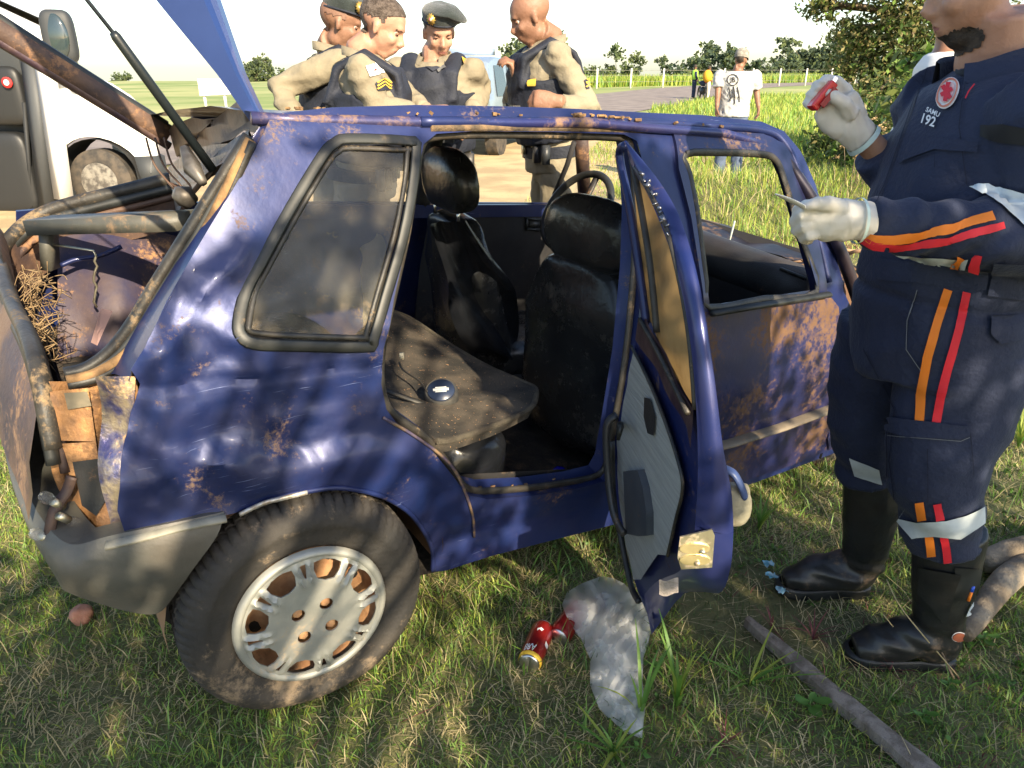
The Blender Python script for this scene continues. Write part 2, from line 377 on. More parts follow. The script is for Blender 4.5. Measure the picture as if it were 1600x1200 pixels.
# ---------------------------------------------------------------- blades of grass
GM = [mat('grass_green', (.12, .235, .03), (.20, .34, .06), 1.5, rough=.5, thin=.3), mat('grass_straw', (.34, .28, .14), (.50, .42, .23), 2, rough=.8, thin=.2),
      mat('grass_dark', (.06, .095, .025), (.10, .13, .04), 1.5, rough=.6, thin=.25), mat('grass_yellow_green', (.29, .35, .05), (.40, .44, .09), 1.5, rough=.6, thin=.35),
      mat('grass_red', (.14, .03, .04), (.20, .07, .06), 2, rough=.7, thin=.2)]
def blades(name, xy, ln, wd, lean, mi, label, parent=None, z0=None, stuff=True, az=None, mats=GM, curl=1.0):
    n = len(xy); az = RNG.uniform(0, 2*np.pi, n) if az is None else az; fac = az + RNG.normal(0, .6, n) + np.pi/2
    z = np.array([gz(a, b) for a, b in xy]) if z0 is None else z0
    base = np.column_stack([xy, z-.004]); d = np.column_stack([np.cos(az), np.sin(az), 0*az]); s = np.column_stack([np.cos(fac), np.sin(fac), 0*az])*wd[:, None]/2
    up = np.array([0, 0, 1.]); V = np.empty((n, 5, 3))
    h = lambda t: base + d*(ln*np.sin(lean)*t**(1+.6*curl))[:, None] + up*(ln*np.cos(lean)*(t-.25*curl*t*t))[:, None]
    m, e = h(.5), h(1.0)
    V[:, 0] = base-s; V[:, 1] = base+s; V[:, 2] = m+s*.8; V[:, 3] = m-s*.8; V[:, 4] = e
    me = bpy.data.meshes.new(name); me.vertices.add(n*5); me.vertices.foreach_set('co', (V - (np.array(wloc(parent)) if parent else 0)).ravel())
    a = np.arange(n)*5; q = np.column_stack([a, a+1, a+2, a+3, a+3, a+2, a+4]).ravel()
    me.loops.add(n*7); me.loops.foreach_set('vertex_index', q.astype(np.int32)); me.polygons.add(n*2)
    me.polygons.foreach_set('loop_start', np.column_stack([np.arange(n)*7, np.arange(n)*7+4]).ravel().astype(np.int32))
    me.polygons.foreach_set('loop_total', np.tile([4, 3], n).astype(np.int32))
    me.polygons.foreach_set('material_index', np.repeat(mi, 2).astype(np.int32)); 
    for q in mats: me.materials.append(q)
    me.update(calc_edges=True); o = bpy.data.objects.new(name, me); C.objects.link(o)
    if parent: o.parent = parent
    if stuff: prop(o, label, None, None, 'stuff')
    if stuff and not parent: o['category'] = 'grass'
    return o
def lognoise(xy, s, seed): return np.array([noise.noise(Vector((a*s, b*s, seed))) for a, b in xy])
def field(n, x0, x1, y0, y1, keep=None, pw=1.0):
    u = RNG.uniform(0, 1, n)**pw; y = y0+(y1-y0)*u; x = RNG.uniform(x0, x1, n); xy = np.column_stack([x, y])
    if keep is not None: xy = xy[keep(xy)]
    return xy
# close turf: only inside the wedge that is seen (with margin)
def wedge(xy): return (np.abs(xy[:, 0]) < .95*xy[:, 1]+1.3)
xy = field(400000, -3.2, 3.4, .45, 4.4, wedge); cl = lognoise(xy, 2.3, 1); c2 = lognoise(xy, 7, 5); n = len(xy); r = RNG.uniform(0, 1, n)
bare = (lognoise(xy, 1.3, 9) > .12) & (xy[:, 0] > .5) & (r < .75)
xy, cl, c2, r = xy[~bare], cl[~bare], c2[~bare], r[~bare]; n = len(xy)
green = np.clip(.74+.9*cl+.5*c2+.04*(xy[:, 0] > .5), .25, .92)
mi = np.where(r < green*.48, 0, np.where(r < green*.74, 3, np.where(r < green, 2, 1))); mi = np.where((RNG.uniform(0, 1, n) < .035) & (xy[:, 0] > .3), 4, mi)
ln = RNG.uniform(.022, .056, n)*(1+.5*cl); lean = np.abs(RNG.normal(.75, .35, n)); lean = np.where(mi == 1, lean+.45, lean); lean = np.clip(lean, 0, 1.5)
ln = np.where(mi == 1, ln*1.5, ln); big = RNG.uniform(0, 1, n) < .02; ln = np.where(big, ln*2.2, ln)
blades('turf', xy, ln, RNG.uniform(.002, .0042, n), lean, mi, 'short trampled green and straw coloured grass around the wreck')
# middle distance
xy = field(70000, -1, 14, 3.9, 20, lambda q: (q[:, 0] > -1.0+.22*np.maximum(0, q[:, 1]-4)) & (q[:, 0] < q[:, 1]*.95+2), 1.5)
n = len(xy); cl = lognoise(xy, .9, 2); r = RNG.uniform(0, 1, n)
mi = np.where(r < .3+.3*cl, 0, np.where(r < .80, 3, 1)); dist = xy[:, 1]
blades('verge_grass', xy, RNG.uniform(.06, .17, n)*(1+.7*cl)*(.75+.03*dist), .004+.0007*dist*RNG.uniform(.6, 1.4, n), np.clip(RNG.normal(.5, .3, n), 0, 1.3), mi, 'longer sunlit green grass on the verge beyond the wreck')
xy = np.column_stack([RNG.uniform(1.2, 6.5, 9000), RNG.uniform(6.8, 9.8, 9000)]); n = len(xy)
blades('bank_grass', xy, RNG.uniform(.14, .32, n), RNG.uniform(.005, .010, n), np.clip(RNG.normal(.5, .3, n), 0, 1.2), np.where(RNG.uniform(0, 1, n) < .55, 3, np.where(RNG.uniform(0, 1, n) < .7, 0, 1)), 'long sunlit grass on the low bank in front of the walking man')
xy = field(16000, -9, 1.5, 4.6, 12, lambda q: np.abs(q[:, 0]) < q[:, 1]*.8+1); n = len(xy)
blades('dry_grass', xy, RNG.uniform(.02, .06, n), RNG.uniform(.004, .009, n), np.clip(RNG.normal(.9, .3, n), 0, 1.5), np.where(RNG.uniform(0, 1, n) < .12, 3, 1), 'sparse dry straw grass on the dirt shoulder')
xy = field(26000, 6, 70, 40, 100, lambda q: (q[:, 0] > (q[:, 1]-58)*.7+6+4) ^ (q[:, 0]*0 > 1)); xy = xy[(xy[:, 0] < xy[:, 1]*.75)]
n = len(xy)
xy2 = np.column_stack([RNG.uniform(2, 42, 9000), RNG.uniform(62, 72, 9000)]); xy2[:, 1] += xy2[:, 0]*.9; 
n2 = len(xy2); blades('roadside_reeds', xy2, RNG.uniform(.7, 1.5, n2), RNG.uniform(.07, .14, n2), np.clip(RNG.normal(.25, .2, n2), 0, 1), np.where(RNG.uniform(0, 1, n2) < .6, 3, 0), 'tall yellow green grass along the far side of the road')
xy = field(34000, 2, 26, 12, 48, lambda q: (q[:, 0] > np.maximum(q[:, 1]*.2-.8, 5.6+(q[:, 1]-32)*.5)) & (q[:, 0] < q[:, 1]*.7)); n = len(xy)
blades('far_verge_grass', xy, RNG.uniform(.15, .5, n), RNG.uniform(.02, .05, n), np.clip(RNG.normal(.4, .3, n), 0, 1.2), np.where(RNG.uniform(0, 1, n) < .6, 3, 0), 'rough yellow green grass further up the verge')
# ---------------------------------------------------------------- trees
BARK = mat('bark', (.10, .075, .05), (.20, .15, .10), 14, rough=.95, bump=1, bscale=30)
LF = [leafmat('leaf_dark', (.045, .075, .02), (.08, .115, .03)), leafmat('leaf_mid', (.10, .135, .035), (.16, .185, .05)), leafmat('leaf_olive', (.22, .19, .075), (.31, .27, .11)), leafmat('leaf_fresh', (.13, .23, .04), (.19, .29, .06))]
def leaves(name, clusters, size, mats, wts, parent, label=None, asp=.45, droop=0):
    V = []; MI = []
    for c, r, n in clusters:
        r = np.array(r if isinstance(r, (list, tuple)) else (r, r, r*.75)); k = max(3, n//14)
        sub = RNG.normal(0, .48, (k, 3))*r; idx = RNG.integers(0, k, n)
        p = np.array(c)+sub[idx]+RNG.normal(0, .17, (n, 3))*r.mean()
        d = RNG.normal(0, 1, (n, 3)); d[:, 2] -= droop; d /= np.linalg.norm(d, axis=1)[:, None]; s = np.cross(d, RNG.normal(0, 1, (n, 3))); s /= np.linalg.norm(s, axis=1)[:, None]
        L = size*RNG.uniform(.6, 1.3, n)[:, None]
        V.append(np.stack([p-d*L/2, p+s*L*asp/2, p+d*L/2, p-s*L*asp/2], 1)); MI.append(RNG.choice(len(mats), n, p=wts))
    V = np.concatenate(V); n = len(V); MI = np.concatenate(MI)
    me = bpy.data.meshes.new(name); me.vertices.add(n*4); me.vertices.foreach_set('co', (V-np.array(wloc(parent))).ravel())
    me.loops.add(n*4); me.loops.foreach_set('vertex_index', np.arange(n*4, dtype=np.int32)); me.polygons.add(n)
    me.polygons.foreach_set('loop_start', np.arange(0, n*4, 4, dtype=np.int32)); me.polygons.foreach_set('loop_total', np.full(n, 4, np.int32))
    me.polygons.foreach_set('material_index', MI.astype(np.int32))
    for q in mats: me.materials.append(q)
    me.update(calc_edges=True); o = bpy.data.objects.new(name, me); C.objects.link(o); o.parent = parent
    if label: o['label'] = label
    return o
def tree(name, cat, label, base, fork, clusters, rad, size, wts, group=None, limbs=1.0, mats=None, asp=.45, droop=0):
    e = empty(name, base, label, cat, group); base = Vector(base); g = G()
    tr = [base-Vector((0, 0, .1))] + [base.lerp(Vector(fork), t)+Vector((nz(base+Vector((t*3, 0, 0))), nz(base+Vector((0, t*3, 9))), 0))*rad*.8 for t in (.3, .6)] + [Vector(fork)]
    g.tube(spline(tr, 3), [rad*(1.25-.55*i/9) for i in range(10)], 9)
    if limbs:
        for c, r, n in clusters:
            a = Vector(fork).lerp(base, random.uniform(0, .3)); c = Vector(c); mid = a.lerp(c, .5)+Vector((0, 0, .12*(c-a).length))
            g.tube(spline([a, mid, c], 4), [rad*.5*limbs*(1-.85*i/8)+.004 for i in range(9)], 6)
            rr = r[0] if isinstance(r, (list, tuple)) else r
            for _ in range(3): g.tube([c.lerp(mid, .3), c+Vector((random.gauss(0, .6)*rr, random.gauss(0, .6)*rr, random.gauss(0, .4)*rr))], [rad*.1+.003, .003], 4)
    g.out('trunk', BARK, e); leaves('crown', clusters, size, mats or LF, wts, e, asp=asp, droop=droop); return e
# tree standing on the right verge, upper right of the picture
cl = []
for px, py, Y, r, n in [(1345, 70, 15, .55, 1500), (1400, 30, 15, .7, 2000), (1440, 90, 14.5, .6, 1700), (1375, 120, 15, .6, 1600), (1420, 150, 14, .6, 1500), (1340, -30, 15, .7, 1300), (1290, 5, 15, .38, 330), (1268, 12, 15.2, .25, 120), (1318, 110, 15, .3, 420), (1330, 40, 15.2, .35, 500),
                        (1450, -40, 14, .9, 1800), (1460, 170, 14, .6, 1300), (1350, 165, 14, .42, 800), (1500, 60, 14, .9, 2000), (1560, 120, 13.5, .9, 1600), (1390, -110, 15, 1.0, 1700), (1500, -160, 15, 1.3, 1700), (1310, -120, 15.5, .8, 700), (1420, -230, 16, 1.3, 1400)]:
    cl.append((tuple(PY(px, py, Y)), r, n))
tree('roadside_tree', 'tree', 'large olive green tree leaning over the right verge behind the medic', (8.6, 15.6, 0), (8.3, 15.3, 2.0), cl, .22, .105, [.22, .36, .34, .08])
def shrub(name, cat, label, px, py, Y, parts, size, wts, group=None, mats=None):
    b = PY(px, py, Y); b.z = gz(b.x, b.y); cl = [(tuple(b+Vector(p)), r, n) for p, r, n in parts]
    return tree(name, cat, label, tuple(b), tuple(b+Vector((0, 0, .3))), cl, .03, size, wts, group, mats=mats)
shrub('shrub', 'shrub', 'dark green leafy shrub under the right end of the roadside tree', 1440, 200, 10.5, [((0, 0, .8), (.8, .5, .7), 2600), ((.9, .2, .9), (.7, .5, .8), 2200), ((-.6, .5, .5), (.5, .5, .45), 1300)], .10, [.5, .25, .05, .2])
shrub('shrub', 'shrub', 'bright green big leaved bush beside the hand holding the red object', 1425, 210, 8.6, [((0, 0, .75), (.35, .3, .5), 500), ((.5, 0, .5), (.5, .4, .45), 700), ((.1, 0, 1.15), (.22, .2, .25), 160)], .15, [.15, .25, 0, .6])
shrub('shrub', 'shrub', 'low dark bush at the foot of the roadside tree', 1360, 190, 13, [((0, 0, .5), (.7, .5, .5), 1500), ((1.0, 0, .7), (.8, .5, .6), 1700), ((-.5, 0, .35), (.4, .3, .3), 600)], .10, [.6, .3, .1, 0])  # leaf mix weighted to the dark tones
SEED = [mat('dry_seed_heads', (.32, .22, .11), (.45, .33, .18), 6, rough=.9, thin=.3)]
for px, hgt, lb in ((1345, .95, 'dry brown seed head plant, left one behind the raised glove'), (1395, .85, 'dry brown seed head plant, right one beside the shrubs')):
    b = PY(px, 200, 8.4); b.z = 0; e = empty('dry_weed', b, lb, 'weed', 'dry seed head plants'); g = G(); cl = []
    for k in range(9):
        t = b+Vector((random.gauss(0, .13), random.gauss(0, .1), hgt*random.uniform(.75, 1.05))); g.tube([b, b.lerp(t, .5)+Vector((0, 0, .03)), t], [.006, .004, .002], 4); cl.append((tuple(t-Vector((0, 0, .1))), (.05, .05, .16), 60))
    g.out('stem', BARK, e); leaves('seed_head', cl, .035, SEED, [1], e)
# distant trees and treeline
far = [(965, 112, 95, 2.6, 4.6), (942, 124, 90, 1.6, 2.6), (990, 122, 100, 1.6, 2.4), (1052, 118, 130, 2.6, 4.4), (1085, 128, 140, 1.6, 2.4), (1118, 112, 150, 5.0, 5.0), (1140, 112, 160, 5, 5.2), (1186, 110, 150, 3.4, 5.0), (1210, 116, 160, 3.0, 4.0),
       (1232, 104, 240, 6, 7), (1262, 98, 250, 7, 7), (1290, 93, 250, 7, 8), (1245, 98, 260, 6, 7), (1310, 90, 250, 8, 9), (398, 114, 100, 2.0, 2.6), (415, 112, 104, 2.4, 3.0), (384, 119, 108, 1.6, 2), (192, 124, 110, 1.2, 1.6), (820, 92, 60, 2.6, 3.8), (808, 78, 70, 2.4, 5)]
FLF = [mat('far_leaf_blue_green', (.045, .075, .05), (.07, .10, .06), .3, rough=1, thin=.3), mat('far_leaf_green', (.09, .125, .05), (.13, .16, .06), .3, rough=1, thin=.3)]
FLB = ['rounded tree right of the officer facing left', 'small bush left of the rounded tree on the skyline', 'small bush right of the rounded tree on the skyline', 'tree with a pointed top left of the walking man', 'small bush behind the motorcycle group',
       'broad dark tree just left of the cap of the walking man', 'broad dark tree directly behind the cap of the walking man', 'tree just right of the cap of the walking man', 'low tree right of the walking man on the skyline',
       'leftmost tree of the wood on the right hill', 'second tree of the wood on the right hill', 'third tree of the wood on the right hill', 'tree behind the leftmost two on the right hill', 'rightmost tree of the wood on the right hill, touching the roadside tree',
       'left round bush on the skyline behind the first officer', 'right round bush on the skyline behind the first officer', 'smallest bush on the skyline beside the blue tailgate', 'tiny bush on the skyline behind the white van', 'pale tree above the pickup behind the right officer', 'thin tree top beside the face of the right officer']
for i, (px, py, Y, r, h) in enumerate(far):
    c = PY(px, py, Y); b = Vector((c.x, Y, min(gz(c.x, Y), c.z-h*.5))); cs = []
    for k in range(9): cs.append((tuple(c+Vector((random.gauss(0, .5)*r, random.gauss(0, .3)*r, random.gauss(-.05, .33)*r))), r*.42, 230))
    tree('distant_tree', 'tree', FLB[i], tuple(b), tuple(c-Vector((0, 0, r*.4))), cs, .12*r*.6, r*.16, [.6, .4] if px > 1000 or px < 150 else [.25, .75], 'distant trees on the skyline', mats=FLF, limbs=.5, asp=.7)
# shade trees behind the photographer: unseen, leaf clumps set along sun rays to shape the dapples
def shade(label, trunk, fork, targets, dist, rad=.2):
    cl = [(tuple(Vector(t)+SUND*(dist+random.uniform(-.8, .8))), r, n) for t, r, n in targets]
    return tree('shade_tree', 'tree', label, trunk, fork, cl, rad, .10, [.35, .4, .15, .1], 'trees casting the dappled shade', asp=.5)

def litw(px, py, kind):
    """fraction of shade wanted around a pixel"""
    n = noise.noise(Vector((px*.0085, py*.012, 3.3)))+.35*noise.noise(Vector((px*.022, py*.026, 7)))
    near = lambda x, y, r: (px-x)**2+(py-y)**2 < r*r
    if kind == 'car':
        if near(1290, 515, 62) or near(1180, 545, 26): return 0
        w_ = .31 if px < 660 else .42 if px < 1090 else .93
        if py < 190: w_ = .45
        for x, y, r in ((385, 385, 30), (290, 540, 22), (440, 600, 20), (570, 650, 24), (250, 770, 36), (640, 720, 26), (330, 860, 30), (520, 480, 26), (100, 860, 50), (560, 230, 18), (1025, 230, 34), (1030, 300, 34), (1035, 380, 30)):
            if near(x, y, r): return 1
    elif kind == 'ground':
        if 234 < px+(py-950)*-.22 < 300 and py > 900: return 0
        w_ = 1.0 if px < 240 else .27 if px < 640 else .5 if px < 730 else .96
        if near(750, 900, 40) or near(700, 1000, 40): return 0
        if px < 240 and near(10, 800, 60): return 0
    else:
        for x, y, r in ((1440, 560, 48), (1500, 640, 30), (1535, 300, 36), (1302, 345, 26), (1400, 345, 20), (1480, 600, 36), (1560, 430, 25)):
            if near(x, y, r): return 0
        w_ = .86
    return 1 if n < (w_-.5)*1.5 else 0
CL = [[], []]
def clump(T, d0=3.2, d1=4.4, n=6):
    d = random.uniform(d0, d1); p = T+SUND*d; CL[0 if T.x > .45 else 1].append((tuple(p), (.022, .022, .018), n))
for px in range(40, 1330, 21):
    for py in range(160, 900, 22):
        x, y = px+random.uniform(-9, 9), py+random.uniform(-9, 9)
        if litw(x, y, 'car'): clump(con(x, y, 1, -.76))
for px in range(-380, 1990, 32):
    for py in range(880, 1290, 27):
        x, y = px+random.uniform(-11, 11), py+random.uniform(-10, 10)
        if litw(x, y, 'ground'): clump(PZ(x, y, 0), 3.8, 5.4, 14 if x < 240 or x > 700 else 6)
for px in range(1090, 1990, 34):
    for py in range(640, 880, 24): clump(PZ(px+random.uniform(-11, 11), py+random.uniform(-9, 9), 0), 4.0, 5.6, 9)
for px in range(1250, 1800, 26):
    for py in range(-120, 900, 30):
        x, y = px+random.uniform(-9, 9), py+random.uniform(-9, 9)
        if litw(x, y, 'man'): clump(PY(x, y, 1.5))
for k, (lab, trunk, fork) in enumerate((('tree behind the photographer shading the medic and the foreground', (3.9, -3.9, 0), (3.5, -3.2, 1.7)), ('second tree behind the photographer throwing dapples on the wreck', (1.2, -4.2, 0), (1.3, -3.2, 1.7)))):
    e = empty('shade_tree', trunk, lab, 'tree', 'trees casting the dappled shade'); g = G(); g.tube(spline([trunk, Vector(trunk).lerp(Vector(fork), .5)+Vector((.08, .05, 0)), fork], 4), [.2, .19, .18, .17, .165, .16, .155, .15, .14], 10)
    for c, r, n in random.sample(CL[k], 46):
        c = Vector(c); a = Vector(fork); mid = a.lerp(c, .5)+Vector((0, 0, .25)); g.tube(spline([a, mid, c], 4), [.045, .04, .034, .028, .022, .017, .012, .008, .004], 6)
    g.out('trunk', BARK, e); leaves('crown', CL[k], .062, LF, [.35, .4, .15, .1], e, asp=.6)
# fence and board
WHITEP = mat('white_painted_wood', (.7, .68, .62), (.55, .52, .45), 5, rough=.7)
e = empty('fence', PY(1000, 140, 62), 'wire fence with pale posts along the field behind the road', 'fence')
tops = []
for k in range(26):
    x = -2+k*2.9; y = 60+k*1.5; z = gz(x, y); G().tube([(x, y, z-.1), (x+.04, y, z+1.5)], [.085, .07], 6).out('post', WHITEP, e); tops.append((x, y, z))
for hh in (.5, .95, 1.35): G().tube([(x, y, z+hh) for x, y, z in tops], .012, 4).out('wire', STEEL, e)
e = empty('signboard', PY(336, 185, 26), 'blank white board on two posts standing in the field at left', 'sign')
q = lambda px, py: PY(px, py, 26)
g = G(); a, b, c_, d = q(308, 123), q(364, 122), q(366, 147), q(312, 150); bk = Vector((0, .06, 0))
g.add([a, b, c_, d, a+bk, b+bk, c_+bk, d+bk], [(0, 3, 2, 1), (4, 5, 6, 7), (0, 1, 5, 4), (1, 2, 6, 5), (2, 3, 7, 6), (3, 0, 4, 7)]); g.out('board', WHITEP, e, smooth=False)
for px in (314, 346):
    t = q(px, 126)+Vector((0, .1, 0)); G().tube([(t.x, t.y, gz(t.x, t.y)), t], .05, 6).out('post', WHITEP, e)
# ---------------------------------------------------------------- the wrecked car
CAR = empty('wrecked_car', cw(.9, 0, -.05), 'crashed muddy dark blue hatchback with open tailgate and open rear door on the grass', 'car')
RSEED = 3
BUMPS = [  # x, z, rx, rz, depth (positive = pushed in)
 (-.16, .80, .07, .10, .016), (-.05, .86, .10, .035, -.010), (-.24, .62, .06, .12, .014), (-.12, .66, .10, .05, -.008), (.02, .70, .13, .05, .012), (-.20, 1.0, .06, .09, .022), (-.10, .93, .05, .05, -.014),
 (.10, .62, .10, .04, -.007), (-.26, .74, .035, .20, -.012), (-.02, .77, .16, .02, .006), (.06, .74, .05, .03, -.009), (-.12, .74, .045, .025, .010), (.03, .60, .05, .025, .006), (-.2, .54, .09, .02, -.008), (-.07, .58, .03, .05, .009), (.14, .70, .04, .06, .007), (-.13, 1.12, .05, .08, .008), (.12, .83, .09, .03, -.006), (-.30, .86, .05, .05, .018), (.5, .31, .15, .04, .012), (.8, .33, .1, .05, .008)]
def dent(x, z):
    d = 0
    for bx, bz, rx, rz, a in BUMPS:
        u = (x-bx)/rx; v = (z-bz)/rz; d += a*math.exp(-(u*u+v*v))
    # creases fanning out from the crushed corner
    t = (x+.34)*.55+(z-.60); d += .006*math.exp(-(t/.02)**2)*ss(.15, -.1, x)*ss(.95, .8, z)
    t = (x+.30)*-.9+(z-.98)*1.0; d -= .010*math.exp(-(t/.03)**2)*ss(.1, -.1, x)*ss(.85, .95, z)*ss(1.15, 1.0, z)
    d += .0035*noise.noise(Vector((x*9, z*9, 1)))*ss(.3, -.1, x)*ss(1.2, .9, z)
    rz_ = ss(.28, .0, x)*ss(1.15, .85, z)*ss(.45, .6, z)
    xa = x+.9*z; za = z-.7*x; n1 = noise.noise(Vector((xa*4.2+3, za*6.5, 2))); n2 = noise.noise(Vector((xa*11, za*7, 6)))
    d += rz_*(.024*abs(n1)-.005 + .014*abs(n2) + .008*abs(noise.noise(Vector((xa*17, x*23, 6)))))
    # swage line under the belt and wheel arch lip
    d += .006*ss(.015, 0, abs(z-.84+.02*x)); d -= .010*ss(.05, .0, abs(math.hypot(x-.10, z-.27)-.37))*ss(.2, .3, z)
    return d
FOLDS = [((206, 592), (395, 372), .022, -.020), ((215, 560), (330, 470), .03, .014), ((232, 640), (372, 548), .02, .010), ((215, 700), (430, 742), .018, -.011), ((430, 742), (440, 640), .015, -.009), ((250, 690), (470, 700), .012, .007), ((280, 650), (420, 600), .014, -.007), ((232, 790), (330, 700), .014, .008),
 ((480, 690), (585, 640), .014, -.006), ((440, 400), (300, 560), .03, .008), ((350, 250), (300, 400), .02, .010), ((240, 610), (236, 780), .010, .009), ((560, 600), (470, 560), .012, .005), ((690, 850), (900, 800), .008, .006), ((700, 820), (930, 775), .008, -.005)]
FOLDS = [(onside(*a), onside(*b), w_, k) for a, b, w_, k in FOLDS]
_d0 = dent
def dent(x, z):
    d = _d0(x, z)
    for (x0, z0), (x1, z1), w_, k in FOLDS:
        dx, dz = x1-x0, z1-z0; L2 = dx*dx+dz*dz; t = ((x-x0)*dx+(z-z0)*dz)/L2; tt = min(1, max(0, t)); wob = .008*noise.noise(Vector((t*4, x0*9, z0*9)))
        q = abs(((x-x0)*-dz+(z-z0)*dx)/math.sqrt(L2)+wob) + 1.0*abs(t-tt)*math.sqrt(L2)
        if q < w_*5: d += k*math.exp(-q/w_)*(.35+.65*math.sin(math.pi*min(1, max(0, .1+.8*tt))))
    return d
def body(x, z, off=0): return cw(x, sidey(x, z)+dent(x, z)*.9+off, z)
def px2(poly): return [onside(*p) for p in poly]
# ---- wheel
WC = Vector((-.458, 1.401, .338)); WN = Vector((math.cos(math.radians(-60)), math.sin(math.radians(-60)), -.0134)).normalized()
WU = WN.cross(Vector((0, 0, 1))).normalized(); WV = WU.cross(WN); SPIN = math.radians(8)
def wp(r, a, d=0): a += SPIN; return WC + WU*(r*math.cos(a)) + WV*(r*math.sin(a)) + WN*d
wheel = empty('wheel', (0, 0, 0), None, None); wheel.parent = CAR; wheel.location = WC-CAR.location
TYRE = mat('muddy_tyre_rubber', (.014, .014, .014), (.030, .028, .025), 7, rough=.8, bump=.4, bscale=60, mud=.40, mscale=6, mudc=(.17, .125, .08))
prof = [(.168, -.012), (.176, .000), (.19, .008), (.205, .010), (.226, .0115), (.229, .014), (.243, .012), (.258, .006), (.268, -.002), (.277, -.012), (.283, -.026), (.286, -.043), (.286, -.048), (.278, -.050), (.278, -.056), (.2865, -.058), (.287, -.080), (.279, -.082), (.279, -.088), (.287, -.090), (.286, -.110), (.278, -.112), (.278, -.118), (.286, -.120), (.285, -.135), (.282, -.15), (.27, -.165), (.23, -.175), (.18, -.165)]
NT = 288; g = G(); rows = []
for r, d in prof:
    row = []
    for i in range(NT):
        rr = r
        if .262 < r and -.16 < d: rr -= .0045 if (i % 4 == 0) else 0
        if r > .27 and -.02 > d and i % 4 == 0: rr -= .003
        a = 2*math.pi*i/NT; sag = 1 - .03*max(0, -math.sin(a+SPIN)-.85)/.15 if r > .22 else 1
        row.append(wp(rr*sag, a, d-.012))
    rows.append(row)
# circumferential tread grooves
g.grid(rows, closed=True); g.out('tyre', TYRE, wheel, autos=50)
g = G(); g.grid([[wp(r, 2*math.pi*i/60, d) for i in range(60)] for r, d in [(.180, -.012), (.176, -.022), (.168, -.03), (.155, -.05), (.15, -.075), (.12, -.07), (.10, -.05), (.085, -.045), (.06, -.045), (.02, -.045), (.001, -.045)]], closed=True)
g.out('rim', mat('rusty_clay_rim', (.30, .15, .07), (.45, .25, .12), 20, rough=.9, bump=.4, mud=.25, mudc=(.08, .05, .03)), wheel)
for k in range(8):   # ventilation slots of the steel rim
    a = 2*math.pi*(k+.5)/8; G().tube([wp(.122, a, -.063), wp(.122, a, -.072)], .014, 10, flat=1).out('rim_slot', mat('dark_hole', (.01, .008, .006), rough=1), wheel)
SILV = mat('silver_wheel_trim', (.27, .28, .255), (.36, .36, .32), 12, rough=.45, metal=.3, mud=.28, mscale=16, mudc=(.33, .25, .16), bump=.1)
def trimd(r): return .004+.016*ss(.165, .10, r) - .004*ss(.05, 0, r) - .010*ss(.165, .178, r)
holes = []
for k in range(8):      # eight large windows, between them slim slots in the forked spokes
    a0 = 2*math.pi*k/8+.18; wv = .245
    holes.append([(r*math.cos(a), r*math.sin(a)) for r, a in [(.112, a0-wv*.72), (.106, a0), (.112, a0+wv*.72), (.132, a0+wv*.95), (.148, a0+wv*.9), (.1525, a0+wv*.4), (.153, a0), (.1525, a0-wv*.4), (.148, a0-wv*.9), (.132, a0-wv*.95)]])
    a1 = a0+math.pi/8; holes.append([(r*math.cos(a), r*math.sin(a)) for r, a in [(.118, a1-.015), (.149, a1-.045), (.149, a1+.045), (.118, a1+.015)]])
for k in range(4):
    a = math.pi/4+math.pi/2*k-.25; holes.append(circ(.046*math.cos(a), .046*math.sin(a), .0155, n=18))
def trimf(a, b):
    r = math.hypot(a, b); an = math.atan2(b, a); d = trimd(r); k = ((an-.18)/(2*math.pi/8)+.5) % 1
    d += .010*ss(.085, .12, r)*ss(.163, .15, r)*math.exp(-((abs(k-.0) if k < .5 else 1-k)-.115)**2/.0016)
    return wp(r, an, d)
sheet('wheel_cover', circ(0, 0, .172, n=72), holes, trimf, SILV, wheel, res=.0075, thick=-.004, ndir=WN)
g = G(); g.grid([[wp(r, 2*math.pi*i/64, d) for i in range(64)] for r, d in [(.158, .004), (.163, .010), (.170, .010), (.176, .003), (.178, -.006)]], closed=True); g.out('cover_rim', SILV, wheel)
for k in range(4):
    a = math.pi/4+math.pi/2*k-.25; G().tube([wp(.046, a, -.05), wp(.046, a, .010), wp(.046, a, .015)], [.0125, .0125, .009], 6).out('wheel_bolt', mat('rusty_bolt', (.4, .2, .09), (.5, .28, .13), 40, rough=.8), wheel)
# ---- flank
A = px2([(425, 178), (520, 168), (650, 164), (780, 166), (900, 170), (1010, 176), (1100, 180), (1190, 190), (1225, 205), (1250, 235), (1275, 290), (1300, 380), (1318, 455)])
A += px2([(1330, 480), (1333, 560), (1318, 640), (1312, 705), (1150, 765), (1085, 788), (950, 822), (860, 845), (770, 868), (695, 892), (676, 893), (678, 860), (664, 830), (640, 800), (610, 780), (575, 768), (530, 762), (490, 766), (440, 776), (385, 796), (345, 806), (195, 832), (184, 800), (190, 720), (206, 650), (222, 606), (206, 580), (232, 535), (290, 425), (345, 330), (388, 255)])
QW = px2([(372, 525), (368, 500), (382, 455), (405, 405), (450, 322), (500, 240), (520, 220), (545, 212), (640, 216), (653, 228), (648, 290), (632, 375), (606, 465), (586, 532), (572, 545), (450, 543), (395, 538)])
DR = px2([(604, 640), (596, 600), (599, 545), (616, 465), (638, 365), (652, 275), (662, 225), (682, 209), (740, 205), (860, 206), (975, 210), (995, 220), (1003, 250), (1008, 340), (1005, 430), (992, 560), (975, 660), (962, 725), (945, 752), (900, 765), (830, 775), (760, 780), (728, 772), (706, 742), (672, 700), (622, 664)])
